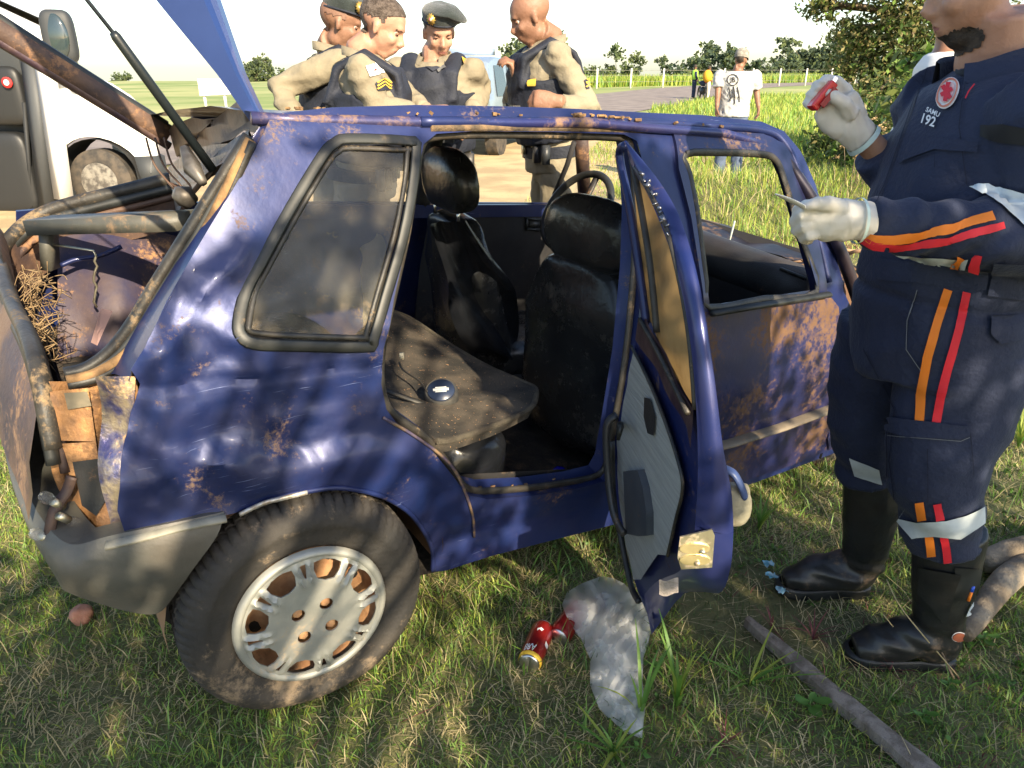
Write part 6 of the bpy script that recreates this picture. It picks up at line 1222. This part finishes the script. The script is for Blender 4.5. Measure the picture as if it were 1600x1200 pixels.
# pockets, seams
pk = lambda n, P, m=NAVY, off=.009: decal(n, MT, P, m, med, off, 8)
pk('pocket_flap', [(1387, 650), (1512, 664), (1516, 650), (1514, 678), (1500, 684), (1420, 682), (1388, 672)]); pk('pocket_flap', [(1372, 402), (1543, 421), (1540, 452), (1372, 436)], NAVY, .006); pk('chest_pocket_flap', [(1416, 232), (1462, 214), (1530, 222), (1528, 238), (1462, 234), (1408, 254)], NAVY, .006)
pk('hip_pocket_flap', [(1552, 406), (1600, 408), (1620, 470), (1540, 460)]); pk('hip_pocket_flap', [(1545, 492), (1598, 492), (1600, 528), (1560, 536), (1545, 520)])
pk('sleeve_pocket', [(1534, 196), (1570, 194), (1616, 202), (1616, 228), (1566, 222), (1532, 214)], BL, .006)
for P in ([(1435, 455), (1420, 500), (1418, 545), (1438, 576)], [(1462, 60), (1440, 130), (1412, 210), (1384, 290), (1370, 318)], [(1513, 100), (1500, 200), (1512, 290)], [(1352, 545), (1400, 640), (1392, 720), (1402, 800)], [(1450, 700), (1450, 800)], [(1388, 660), (1388, 745)], [(1515, 672), (1520, 740)], [(1408, 256), (1462, 238), (1462, 262)]): bd_('seam', P, 1.6, NV2 if P[0][0] > 1400 and P[0][0] != 1435 else NV2, .0045, 5)
bd_('stitched_edge', [(1434, 452), (1420, 500), (1418, 545), (1440, 577)], 1.3, PALE, .006, 4); bd_('stitched_edge', [(1390, 680), (1500, 688), (1514, 682)], 1.0, PALE, .006, 4)
# near glove (left hand) gripping a folded paper
g = G(); Yh = 1.42
Q = lambda px, py, dy=0: PY(px, py, Yh+dy)
g.tube([Q(1362, 346), Q(1340, 345), Q(1316, 343, -.004), Q(1290, 343, -.006), Q(1270, 342, -.002)], [(.037, .036), (.036, .034), (.040, .034), (.041, .033), (.034, .027)], 20, up=(0, 0, 1))
for k, (a, b, c, d_) in enumerate([((1280, 322), (1258, 322), (1246, 330), (1256, 338)), ((1276, 336), (1252, 337), (1242, 346), (1254, 352)), ((1276, 350), (1254, 352), (1245, 360), (1258, 364)), ((1282, 362), (1264, 366), (1256, 372), (1268, 374))]):
    g.tube([Q(*a, -.012), Q(*b, -.018), Q(*c, .006), Q(*d_, .026)], [.0145, .0135, .012, .009], 12)
g.tube([Q(1318, 326, -.022), Q(1294, 318, -.032), Q(1270, 319, -.034), Q(1254, 324, -.026)], [.016, .0145, .0125, .009], 12)
def gw(co, no):
    return co+no*np.array([.0016*math.sin(v[0]*260+v[2]*120+3*noise.noise(Vector(v)*20))*ss(.2, 0, abs(noise.noise(Vector(v)*15)))+.002*noise.noise(Vector(v)*45) for v in co])[:, None]
co, fs = fuse(g, .0034, 3, gw); obj('glove', co, fs, GLOVE, med, label='gloved left hand holding a folded paper')
G().tube([Q(1344, 345), Q(1339, 345)], [.042, .043], 20, cap=False).out('glove_cuff', mat('glove_cuff_aqua', (.50, .62, .58), rough=.5), med)
# far glove (right hand) raised
Yf = 1.82
Q2 = lambda px, py, dy=0: PY(px, py, Yf+dy); g = G()
g.tube([Q2(1349, 218), Q2(1332, 201), Q2(1318, 182), Q2(1308, 166), Q2(1303, 152)], [(.036, .030), (.036, .028), (.050, .026), (.052, .024), (.040, .020)], 20, up=(0, 1, 0)) if 0 else g.tube([Q2(1349, 218), Q2(1333, 202), Q2(1318, 184), Q2(1308, 168), Q2(1304, 156)], [(.031, .037), (.030, .040), (.026, .052), (.024, .054), (.020, .044)], 20, up=(0, 1, 0))
for P, r in (([(1328, 158), (1322, 140), (1306, 128), (1290, 125), (1284, 134)], .0155), ([(1306, 160), (1296, 142), (1284, 132), (1275, 134), (1280, 142)], .0140), ([(1300, 168), (1286, 154), (1274, 145), (1266, 148), (1274, 154)], .0135), ([(1296, 178), (1282, 166), (1268, 158), (1260, 161), (1268, 166)], .0125)):
    g.tube([Q2(*p, d_) for p, d_ in zip(P, (.012, .020, .022, .006, -.012))], [r, r, r*.95, r*.85, r*.7], 12)
g.tube([Q2(1330, 180, -.02), Q2(1318, 162, -.034), Q2(1302, 150, -.036), Q2(1291, 144, -.028)], [.019, .017, .0145, .011], 12)
co, fs = fuse(g, .0036, 3, gw); obj('glove', co, fs, GLOVE, med, label='raised gloved right hand holding a small red object')
G().tube([Q2(1346, 216), Q2(1351, 221)], [.040, .042], 20, cap=False).out('glove_cuff', MATS['glove_cuff_aqua'], med)
# boots
def bootm(ank, topc, toe, heel, lab):
    ank, topc, toe, heel = map(Vector, (ank, topc, toe, heel)); g = G(); d = (toe-heel).normalized(); sd = d.cross(V3(0, 0, 1))
    g.tube([topc, topc.lerp(ank, .4), topc.lerp(ank, .8), ank, V3(heel.x, heel.y, .05)+d*.045], [(.084, .080), (.080, .076), (.066, .064), (.062, .056), (.058, .045)], 22, up=d)
    g.tube([V3(heel.x, heel.y, .055)+d*.03, ank+d*.02-V3(0, 0, .03), V3(toe.x, toe.y, 0).lerp(V3(heel.x, heel.y, 0), .45)+V3(0, 0, .075), V3(toe.x, toe.y, 0).lerp(V3(heel.x, heel.y, 0), .22)+V3(0, 0, .055), V3(toe.x, toe.y, .038)-d*.012], [(.050, .046), (.068, .054), (.056, .052), (.046, .055), (.030, .040)], 20, up=(0, 0, 1))
    def bf(co, no):
        return co+no*np.array([.0035*math.sin(110*v[2]+30*v[0]+3*noise.noise(Vector(v)*8))*ss(.05, .1, v[2])*ss(.22, .12, v[2])+.005*(.25-abs(noise.noise(Vector(v)*11))) for v in co])[:, None]
    co, fs = fuse(g, .0062, 3, bf); e = obj('boot', co, fs, BOOTM, med, label=lab)
    g = G(); out = []
    for t in [i/28 for i in range(28)]:
        a = 2*math.pi*t; L = (toe-heel).length/2+.012; wv = .052-.006*math.cos(a)*-1; mid_ = (toe+heel)/2
        out.append(mid_+d*(L*math.copysign(abs(math.cos(a))**.75, math.cos(a)))+sd*((wv-.006*(math.cos(a) < -.2)-(.012*math.exp(-((math.cos(a)+.1)/.3)**2)))*math.copysign(abs(math.sin(a))**.7, math.sin(a))))
    rows = [[V3(p.x, p.y, z)+(V3(p.x, p.y, 0)-V3((toe.x+heel.x)/2, (toe.y+heel.y)/2, 0))*s_ for p in out] for z, s_ in ((.002, -.03), (.004, 0), (.028, .012), (.034, 0), (.036, -.08))]
    g.grid(rows, closed=True); g.out('sole', RUBC, e); return e, bvh(co, fs)
b1, BT1 = bootm((1.125, 1.60, .15), (1.086, 1.592, .45), (.925, 1.635, 0), (1.185, 1.60, 0), 'near boot of the medic with a pen in its side pocket')
b2, BT2 = bootm((1.06, 1.90, .13), (1.025, 1.87, .475), (.83, 1.925, 0), (1.09, 1.91, 0), 'far boot of the medic half hidden in the grass')
for nm, P, m, o_ in (('shin_pad', [(1440, 885), (1500, 895), (1488, 930), (1476, 975), (1456, 945), (1438, 925)], BOOTM, .010), ('boot_pocket', [(1492, 885), (1530, 888), (1526, 930), (1518, 938), (1490, 930)], RUBC, .006)): decal(nm, BT1, P, m, b1, o_, 6)
decal('round_label', BT1, circ(1497, 994, 10, 7, 18), mat('copper_label', (.35, .10, .05), rough=.6), b1, .006, 4); decal('label_rim', BT1, circ(1497, 994, 11, 8, 18), WHT, b1, .004, 4, holes=[circ(1497, 994, 9.6, 6.8, 18)])
decal('reflective_patch', BT1, [(1511, 950), (1518, 938), (1517, 958), (1506, 962)], REF, b1, .006, 4)
p = cast(BT1, 1509, 935, .008) or PY(1509, 935, 1.55); G().tube([p, p+V3(.0, -.002, .03)], .004, 8).out('pen', OR_, med); G().tube([p+V3(0, -.002, .03), p+V3(.0, -.002, .045)], .0048, 8).out('pen_cap', mat('pen_blue', (.02, .08, .5), rough=.3), med)
# things he holds
a, b = Q2(1268, 170, -.024), Q2(1301, 129, -.016); g = G(); g.bar(a, b, .020, .030, up=(0, 1, 0)); 
ro = g.out('red_case', mat('glossy_red', (.55, .02, .02), rough=.3, coat=.5), None, smooth=False); prop(ro, 'small glossy red case pinched in the raised gloved hand', 'case'); md = ro.modifiers.new('b', 'BEVEL'); md.width = .004; md.segments = 2
g = G(); g.bar(Q2(1284, 166, -.046), Q2(1306, 138, -.038), .012, .004, up=(0, 1, 0)); g.out('case_lip', mat('dark_red', (.25, .01, .01), rough=.4), ro, smooth=False)
g = G(); g.bar(b, Q2(1306, 121, -.012), .009, .006, up=(0, 1, 0)); g.out('metal_tip', CHROME, ro, smooth=False)
rows = [[Q(1211+48*t, 302+19*t-2.5*math.sin(t*3.1)+s_*(1+6*math.sin(min(1, t*1.6)*1.6)), -.05+.02*s_) for t in [i/8 for i in range(9)]] for s_ in (0, .5, 1)]
pp = G().grid(rows).out('folded_paper', mat('white_paper', (.72, .72, .70), rough=.8), None); prop(pp, 'folded white paper held in the lower gloved hand', 'paper'); md = pp.modifiers.new('s', 'SOLIDIFY'); md.thickness = .0015
wp_, W = small_person('person in white shirt mostly hidden behind the neck of the medic', 1490, 14, 4.6, math.radians(170), mat('white_shirt', (.7, .7, .68), rough=.9), DK)
# ---------------------------------------------------------------- ambulance van
WHITE = mat('white_van_paint', (.78, .78, .76), (.72, .71, .68), 1, rough=.3, coat=.5); GREYP = mat('van_grey_plastic', (.03, .034, .038), rough=.6); VG = mat('van_dark_glass', (.03, .045, .05), rough=.05, spec=1)
YV = 8.6; van = empty('ambulance_van', (-6.5, 9.6, 0), 'white ambulance van with open front door parked on the road at left', 'van')
vx = lambda px, py: (lambda p: (p.x, p.z))(PY(px, py, YV))
prof = [(-10.6, .35), (-10.6, 2.45), (-6.3, 2.5), (-5.85, 2.4), (-5.55, 2.2)] + [vx(88, 55), vx(120, 108), vx(165, 131), vx(190, 150), vx(212, 176), vx(226, 205), vx(232, 240), vx(230, 272)]
wcx = vx(155, 290); arch = [(wcx[0]+.46*math.cos(a), max(.30, wcx[1]+.06+.46*math.sin(a))) for a in [math.radians(-10+200*k/16) for k in range(17)]]
prof += arch + [(-10.0, .33)]
dooro = [vx(-90, 60), vx(-20, 40), vx(30, 60), vx(44, 120), vx(62, 250), vx(74, 330), vx(20, 352), vx(-120, 372)]
sheet('body', prof, [dooro], lambda x, z: V3(x, YV+.10*ss(1.3, 2.5, z)+.25*ss(-4.6, -3.8, x), z), WHITE, van, res=.12, thick=.06, ndir=(0, 1, 0))
rows = [[V3(x-t*1.15*ss(-5.8, -4.6, x), YV+.1+t*1.7, z) for t in (0, .5, 1)] for x, z in prof[1:13]]; G().grid(rows).out('hood', WHITE, van)
G().grid([[V3(x, YV+1.9, z) for z in (.3, 1.2, 2.45)] for x in (-10.6, -7, -5.9)]).out('far_side', WHITE, van)
q0, q1 = prof[5], prof[4]; G().grid([[V3(q0[0]+.03-t*1.1, YV+.2+t*1.5, q0[1]+.05) for t in (0, .5, 1)], [V3(q1[0]+.05-t*.9, YV+.2+t*1.5, q1[1]+.03) for t in (0, .5, 1)]]).out('windscreen', VG, van)
P = [V3(x, YV-.01, z) for x, z in dooro]; G().tube(P+[P[0]], .045, 8, cap=False).out('door_frame', GREYP, van)
sheet('door_trim', [vx(-100, 50), vx(40, 50), vx(60, 200), vx(72, 330), vx(-100, 370)], [], lambda x, z: V3(x, YV+.25+.05*math.sin(z*5), z), mat('van_black_trim', (.015, .016, .017), rough=.5), van, res=.1)
pillow('seat_headrest', PY(10, 150, YV+.1), (.24, .12, .30), Matrix.Identity(3), MATS['van_black_trim'], van, .4, 24); pillow('seat_side', PY(0, 90, YV+.15), (.3, .1, .2), Matrix.Identity(3), GREYP, van, .4, 24); pillow('seat_base', PY(8, 270, YV+.1), (.36, .12, .44), Matrix.Identity(3), MATS['van_black_trim'], van, .35, 24); G().bar(PY(38, 160, YV+.02), PY(52, 330, YV+.02), .05, .03).out('seat_back', mat('van_seat_grey', (.02, .022, .024), rough=.7), van)
c_ = PY(12, 129, YV-.04); G().tube([c_, c_+V3(0, -.02, 0)], .055, 18).out('red_round_sticker', PATR, van); G().blob(c_+V3(0, -.025, 0), (.03, .006, .03)).out('sticker_mark', PATW, van)
P = [PY(46, 84, YV-.06), PY(60, 200, YV-.06), PY(76, 325, YV-.06)]; G().tube(P, (.10, .05), 4, up=(1, 0, 0)).out('door_edge', mat('van_dark_seal', (.05, .055, .06), rough=.6), van)
P = [PY(68, 90, YV-.10), PY(84, 200, YV-.10), PY(100, 312, YV-.10)]; G().tube(P, (.11, .05), 4, up=(1, 0, 0)).out('door_edge', WHITE, van)
mi_ = PY(93, 58, YV-.3); pillow('mirror', mi_, (.15, .10, .25), rotz(.3), GREYP, van, .5, 24); G().blob(mi_+V3(.01, -.075, .0), (.125, .045, .215)).out('mirror_glass', VG, van); G().tube([mi_+V3(0, 0, -.2), mi_+V3(-.02, .2, -.42)], .03, 6).out('mirror_arm', GREYP, van); G().blob(mi_+V3(.07, -.02, -.27), (.05, .05, .06)).out('indicator', mat('amber_lens', (.8, .4, .2), rough=.3), van)
c_ = V3(wcx[0], YV+.12, .34); w_ = empty('wheel', (0, 0, 0), None, None); w_.parent = van; w_.location = c_-van.location
G().tube([c_+V3(0, .2, 0), c_+V3(0, .16, 0), c_+V3(0, -.06, 0), c_+V3(0, -.09, 0), c_+V3(0, -.095, 0)], [.28, .335, .34, .30, .21], 40).out('tyre', mat('van_tyre', (.03, .028, .026), (.08, .065, .05), 9, rough=.9), w_, autos=40); G().tube([c_+V3(0, -.06, 0), c_+V3(0, -.10, 0), c_+V3(0, -.102, 0)], [.20, .20, .16], 30).out('rim', mat('van_rim', (.10, .09, .08), (.3, .28, .24), 14, rough=.5, metal=.4), w_, autos=40)
G().grid([[c_+V3(.45*math.cos(a), dy, .45*math.sin(a)) for a in [math.radians(-10+200*k/16) for k in range(17)]] for dy in (-.1, .4)]).out('wheel_arch', mat('black_liner', (.01, .01, .01), rough=.9), van)
G().box(V3(-4.5, YV+.85, .42), (.3, 1.7, .35), rotz(math.radians(34))).out('front_bumper', GREYP, van); G().grid([[V3(-10.5+t*4.6, YV-.012, z) for t in [k/10 for k in range(11)]] for z in (.36, .46)]).out('red_stripe', PATR, van)
# ---------------------------------------------------------------- blue-grey pickup behind the officers
su = empty('police_vehicle', (-.6, 15.6, 0), 'pale blue grey patrol car with roof light bar behind the officers', 'patrol car'); RS = rotz(math.radians(-17)); SW = lambda x, y, z: V3(-1.28, 14.1, 0)+RS @ V3(x, y, z)
PB = mat('pale_blue_paint', (.20, .26, .33), (.24, .30, .38), 1, rough=.3, coat=.6, metal=.3)
prof = [(0, .45), (-.05, .75), (0, 1.0), (.12, 1.05), (.42, 1.58), (.7, 1.66), (2.2, 1.64), (2.9, 1.12), (4.1, 1.0), (4.3, .7), (4.25, .4)]
rows = [[SW(-.86*(1-.10*ss(1.0, 1.7, z)), y, z), SW(-.80*(1-.10*ss(1.0, 1.7, z)), y, z+.03), SW(0, y, z+.05), SW(.80*(1-.10*ss(1.0, 1.7, z)), y, z+.03), SW(.86*(1-.10*ss(1.0, 1.7, z)), y, z), SW(.90, y*.98+.04, min(z, .98)), SW(.88, y*.98+.04, .4)] for y, z in prof]; rows = [[SW(-.88, r, .4) if 0 else SW(-.88, prof[i][0]*.98+.04, .4), SW(-.9, prof[i][0]*.98+.04, min(prof[i][1], .98))]+rows[i] for i, r in enumerate([0]*len(prof))]
G().grid(rows).out('body', PB, su, autos=35)
G().grid([[SW(x, .13, 1.12), SW(x*.9, .40, 1.55)] for x in (-.7, 0, .7)]).out('rear_window', VG, su)
for y0, y1 in ((.55, 1.2), (1.28, 2.1)): g = G(); g.grid([[SW(.905, y0, 1.04), SW(.905, y1, 1.04)], [SW(.80, y0+.1, 1.55), SW(.80, y1-.03, 1.55)]]); g.out('side_window', VG, su)
for x in (-.82, .82):
    G().box(SW(x, -.04, .9), (.16, .10, .36), RS).out('tail_lamp', mat('red_lens', (.5, .02, .02), (.7, .5, .5), 9, rough=.2), su)
G().box(SW(0, 1.2, 1.78), (1.2, .28, .12), RS).out('light_bar', mat('light_bar_lens', (.25, .32, .45), rough=.15), su); G().box(SW(.45, -.07, .70), (.36, .03, .12), RS).out('number_plate', PATY, su); G().box(SW(0, -.06, .5), (1.75, .14, .22), RS).out('rear_bumper', GREYP, su)
for x in (-.8, .8):
    for y in (.75, 3.4): c_ = SW(x, y, .33); ax = RS @ V3(.12, 0, 0); G().tube([c_-ax, c_-ax*.9, c_+ax*.9, c_+ax], [.26, .33, .33, .26], 24).out('wheel', MATS['van_tyre'], su, autos=40)
# ---------------------------------------------------------------- small things on the ground
CANR = mat('red_can_paint', (.24, .010, .010), (.33, .018, .014), 30, rough=.3, metal=.4, coat=.3); CANY = mat('yellow_gold_band', (.75, .50, .06), rough=.3, metal=.4); ALU = mat('aluminium', (.7, .7, .7), rough=.3, metal=1)
def can(a, b, label, text=True):
    a, b = Vector(a), Vector(b); d = (b-a).normalized(); b = a+d*.155; mid_ = (a+b)/2; e = empty('drink_can', mid_, label, 'can')
    pt = lambda s_: a+d*(.155*s_); G().tube([pt(.0), pt(.02), pt(.06), pt(.10), pt(.30), pt(.60), pt(.90)], [.024, .0265, .030, .0325, .0328, .0325, .0328], 36, cap=False).out('can_body', CANR, e)
    G().tube([pt(.90), pt(.945), pt(.975)], [.0329, .0325, .029], 36, cap=False).out('gold_band', CANY, e); G().tube([pt(.975), pt(1.0), pt(.99)], [.029, .025, .02], 30).out('can_base', ALU, e); G().tube([pt(-.005), pt(.01)], [.0245, .0265], 30).out('can_lid', ALU, e)
    up = V3(0, 0, 1); up = (up-d*up.dot(d)).normalized(); sd = d.cross(up)
    def on(X, Y, off=.0006): an = X/.033; return pt(Y)+(up*math.cos(an)+sd*math.sin(an))*(.0332+off)
    if text:
        v, f = textgeo('BRA', 1.0, True); sg = 1
        P = [on(.006-x*.017*sg, .80+y*.22-.0) for x, y in v]; obj('can_lettering', P, f, WHT, e, smooth=False)
        g = G(); g.add([on(x, y) for x, y in ((-.012, .30), (-.008, .36), (-.0, .33), (.004, .38), (.006, .31), (-.003, .27))], [(0, 1, 2, 5), (2, 3, 4, 5)]); g.out('can_emblem', WHT, e, smooth=False)
        g = G(); g.add([on(x, y) for x, y in ((-.046, .50), (-.030, .50), (-.030, .60), (-.046, .60))], [(0, 1, 2, 3)]); g.out('can_emblem', WHT, e, smooth=False)
    return e
can(PZ(850, 980, .036), PZ(819, 1055, .040), 'crushed red drink can with white letters and a gold base lying in the grass')
can(PZ(872, 996, .036), PZ(900, 958, .034), 'red drink can half covered by the clear plastic bag', False)
bag = [(878, 945), (886, 925), (908, 912), (940, 900), (960, 904), (975, 912), (995, 930), (1010, 950), (1018, 975), (1012, 1000), (1005, 1020), (1003, 1060), (1008, 1100), (1002, 1150), (975, 1142), (935, 1105), (922, 1070), (922, 1030), (908, 998), (890, 975)]
BAGM = mat('clear_plastic_film', (.85, .87, .90), rough=.06, alpha=.26, spec=1.0, thin=.3)
def bagf(a, b):
    e_ = min(1, min(math.hypot(a-x, b-y) for x, y in bag)/26); n1 = abs(noise.noise(V3(a*.030+b*.012, b*.022, 0))); n2 = abs(noise.noise(V3(a*.075, b*.06-a*.03, 5)))
    return PZ(a, b, .03+.07*e_*(1-.9*ss(1000, 1150, b))+.085*(.35-n1)*e_+.026*(.25-n2)*e_+.004*(.2-abs(noise.noise(V3(a*.2, b*.17, 1)))))
bg_ = sheet('plastic_bag', bag, [], bagf, BAGM, None, res=4.6); prop(bg_, 'crumpled clear plastic bag lying in the grass below the open door', 'plastic bag')
bg2 = sheet('bag_layer', [(a*.97+29, b*.97+30) for a, b in bag], [], lambda a, b: bagf(a, b)+V3(.004, 0, -.016+.012*noise.noise(V3(a*.06, b*.06, 9))), BAGM, bg_, res=7)
# weathered plank
a, b = PZ(1168, 968, .03), PZ(1475, 1225, .035); g = G(); rows = []; d = (b-a).normalized(); sd = V3(-d.y, d.x, 0)
for i in range(25):
    t = i/24; c_ = a.lerp(b, t); w_ = (.012+.012*ss(0, .3, t)+.004*ss(.5, 1, t))*(1+.25*noise.noise(V3(t*6, 0, 0))); c_ = c_+sd*.008*noise.noise(V3(t*3, 4, 0))
    rows.append([c_-sd*w_+V3(0, 0, -.02), c_-sd*w_*.95+V3(0, 0, .008), c_-sd*w_*.3+V3(0, 0, .014+.003*noise.noise(V3(t*9, 2, 0))), c_+sd*w_*.4+V3(0, 0, .012), c_+sd*w_+V3(0, 0, .004), c_+sd*w_+V3(0, 0, -.02)])
prop(G().grid(rows).out('wooden_plank', mat('weathered_grey_wood', (.15, .125, .10), (.30, .26, .22), 5, rough=.9, bump=.8, bscale=60, stretch=(6, 6, 1), mud=.15), None, autos=50), 'weathered grey wooden stake lying diagonally in the grass in front of the boots', 'plank')
LOGM = mat('pale_dry_log', (.16, .125, .085), (.30, .25, .18), 9, rough=.95, bump=1, bscale=45, mud=.35, mudc=(.09, .06, .04))
P = [PZ(1508, 992, .05), PZ(1545, 940, .055), PZ(1580, 900, .06), PZ(1660, 850, .06)]; prop(G().tube(spline(P, 4), [.022, .026, .030, .032, .034, .036, .038, .04, .04, .042, .042, .04, .04], 12).out('log', LOGM, None), 'pale dry branch lying behind the near boot', 'log')
P = [PZ(1535, 880, .05), PZ(1600, 862, .07), PZ(1700, 840, .08)]; prop(G().tube(spline(P, 4), [.03, .04, .045, .05, .05, .05, .05, .05, .05], 12).out('log', MATS['pale_dry_log'], None), 'thicker pale log at the right edge behind the boots', 'log')
c_ = PZ(128, 960, .07); g = G(); g.blob(c_, (.034, .03, .027), None, 18, 12); g.v = [v+(v-c_)*.25*noise.noise(v*40) for v in g.v]; prop(g.out('clay_lump', mat('red_clay', (.32, .13, .08), (.42, .2, .13), 20, rough=.9, bump=.4), None), 'small round lump of red clay under the rear bumper', 'clay lump')
for (px, py, lb) in ((1200, 880, 'turquoise scrap of foil in the grass, uppermost of three'), (1206, 898, 'turquoise scrap of foil in the grass, middle of three'), (1222, 922, 'turquoise scrap of foil in the grass, nearest the boots')):
    g = G(); c_ = PZ(px, py, .05); rows = [[c_+V3(.018*(u-.5)*2*random.uniform(.6, 1.3), .015*(v-.5)*2*random.uniform(.6, 1.3), .02*noise.noise(V3(u*3+px, v*3, 0))) for u in (0, .25, .5, .75, 1)] for v in (0, .3, .6, 1)]; prop(g.grid(rows).out('foil_scrap', mat('turquoise_foil', (.18, .50, .58), (.5, .7, .72), 60, rough=.25, metal=.3), None), lb, 'scrap', 'turquoise foil scraps')
g = G(); g.bar(PZ(942, 815, .05), PZ(965, 800, .10), .03, .002); prop(g.out('paper_scrap', mat('cream_card', (.6, .5, .3), rough=.8), None, smooth=False), 'cream scrap of card under the door sill', 'scrap')
# single plants
def tuft(px, py, n, ln, wd, label, mats, cat='grass tuft', lean=.5, name='grass_tuft', ctr=None):
    c_ = PZ(px, py, 0); c_.z = gz(c_.x, c_.y); e = empty(name, c_, label, cat)
    for k in range(n):
        a = random.uniform(0, 2*math.pi); l = ln*random.uniform(.6, 1.15); le = lean*random.uniform(.4, 1.4); d = V3(math.cos(a), math.sin(a), 0); pts = [c_+d*(l*math.sin(le)*t**1.5)+V3(0, 0, l*math.cos(le)*(t-.3*t*t)) for t in [i/6 for i in range(7)]]; s_ = V3(-d.y, d.x, 0)*wd/2
        g = G(); g.grid([[p-s_*w_, p+V3(0, 0, -.1*wd*w_), p+s_*w_] for p, w_ in zip(pts, (.4, .9, 1, .95, .8, .5, .05))]); g.out('blade', mats[k % len(mats)], e)
    return e
BG = [mat('fresh_blade', (.09, .20, .03), (.13, .26, .05), 9, rough=.45, thin=.35), GM[0], GM[3]]
tuft(1056, 1110, 12, .30, .011, 'tall fresh green grass plant growing in front of the clear plastic bag', BG, lean=.35); tuft(1000, 1130, 8, .28, .009, 'green grass plant rising over the lower end of the plastic bag', BG, lean=.4); tuft(1170, 1075, 9, .22, .007, 'spreading green grass plant between bag and plank', BG, lean=.8)
tuft(1185, 832, 16, .20, .008, 'dense green grass tuft just right of the open door', BG, lean=.35); tuft(1235, 905, 9, .16, .006, 'green grass tuft beside the turquoise foil', BG, lean=.6); tuft(870, 905, 7, .17, .008, 'bright green grass tuft left of the plastic bag', BG, lean=1.0)
tuft(960, 1185, 16, .16, .008, 'green grass tuft at the bottom edge below the bag', BG, lean=.8); tuft(1270, 1000, 12, .13, .004, 'reddish purple grass tuft beside the plank', [GM[4]], lean=.7); tuft(1205, 985, 9, .15, .004, 'reddish purple grass tuft at the upper end of the plank', [GM[4]], lean=.9); tuft(1390, 1055, 9, .10, .004, 'reddish purple grass at the toe of the near boot', [GM[4]], lean=.7)
tuft(1130, 1170, 8, .10, .004, 'reddish purple grass at the bottom edge near the plank', [GM[4]], lean=.8); tuft(1560, 640, 20, .35, .010, 'tall green grass clump behind the legs of the medic at right', BG, lean=.5); tuft(1590, 700, 18, .30, .010, 'tall green grass clump at the right edge of the picture', BG, lean=.5)
def seedling(px, py, sc_, label):
    c_ = PZ(px, py, 0); e = empty('seedling', c_, label, 'seedling'); g = G(); g.tube([c_, c_+V3(0, 0, .05*sc_)], .0016, 5); g.out('stem', BG[0], e)
    for k in range(6):
        a = k*2.4; d = V3(math.cos(a), math.sin(a), .25+.1*(k % 2)).normalized(); b_ = c_+V3(0, 0, (.02+.006*k)*sc_); L = (.03+.008*(k % 3))*sc_; s_ = V3(-d.y, d.x, 0)
        g = G(); g.grid([[b_+d*L*t-s_*w_*L*.32, b_+d*L*t+V3(0, 0, -.003), b_+d*L*t+s_*w_*L*.32] for t, w_ in ((0, .1), (.3, .7), (.6, 1), (.85, .8), (1, .1))]); g.out('leaf', BG[0], e)
seedling(1262, 1118, 1.1, 'small broad leaved seedling left of the plank'); seedling(1535, 1010, .8, 'small broad leaved seedling at the heel of the near boot'); seedling(1480, 1078, .6, 'small broad leaved seedling in front of the near boot'); seedling(1440, 1130, .7, 'small broad leaved seedling right of the plank')
g = G()
for (P, r) in (([(1500, 1060), (1440, 990), (1405, 945), (1385, 905)], .0018), ([(1440, 1035), (1380, 960)], .0015), ([(1315, 868), (1290, 800), (1262, 760)], .0018), ([(1490, 1060), (1462, 1000)], .003)): 
    pts = [PZ(P[0][0], P[0][1], .01)] + [PY(a, b, PZ(P[0][0], P[0][1], 0).y+.05*i) for i, (a, b) in enumerate(P[1:])]; prop(G().tube(spline(pts, 4), r, 5).out('stalk', GM[1] if r < .003 else BARK, None), {(1500, 1060): 'thin green yellow stalk crossing in front of the near boot', (1440, 1035): 'short thin stalk at the toe of the near boot', (1315, 868): 'thin dry stalk beside the far boot', (1490, 1060): 'stubby dry twig leaning against the near boot'}[P[0]], 'stalk')
# dry straw stems lying about
xy = field(5200, -2.6, 3.0, .6, 3.6, wedge); n = len(xy)
blades('straw_stems', xy, RNG.uniform(.07, .17, n), RNG.uniform(.0015, .003, n), np.clip(RNG.normal(1.3, .15, n), .8, 1.5), np.where(RNG.uniform(0, 1, n) < .1, 4, 1), 'long dry straw stems lying in the turf', curl=.3)
P = [(.9+.1*k, 1.45) for k in range(3)]

# low creeping weeds between the grass
LV = []
for k in range(520):
    x, y = random.uniform(.1, 2.9), random.uniform(.75, 3.4)
    if noise.noise(V3(x*2.2, y*2.2, 6)) < .05: continue
    LV.append(((x, y, gz(x, y)+.018), (.03, .03, .010), 16))
e = empty('low_weeds', (0, 0, 0), None, None); o = leaves('low_weeds', LV, .017, [BG[0], GM[2]], [.5, .5], e, asp=.6); o.parent = None; bpy.data.objects.remove(e); prop(o, 'low creeping green weeds between the grass on the right', None, None, 'stuff')
xy = field(9000, .0, 3.0, .65, 3.6, wedge); n = len(xy); ok = lognoise(xy, 1.9, 21) > .0; xy = xy[ok]; n = len(xy)
blades('taller_grass', xy, RNG.uniform(.06, .14, n), RNG.uniform(.003, .006, n), np.clip(RNG.normal(.6, .25, n), .1, 1.2), np.where(RNG.uniform(0, 1, n) < .6, 0, 2), 'taller green grass blades scattered over the turf at right')
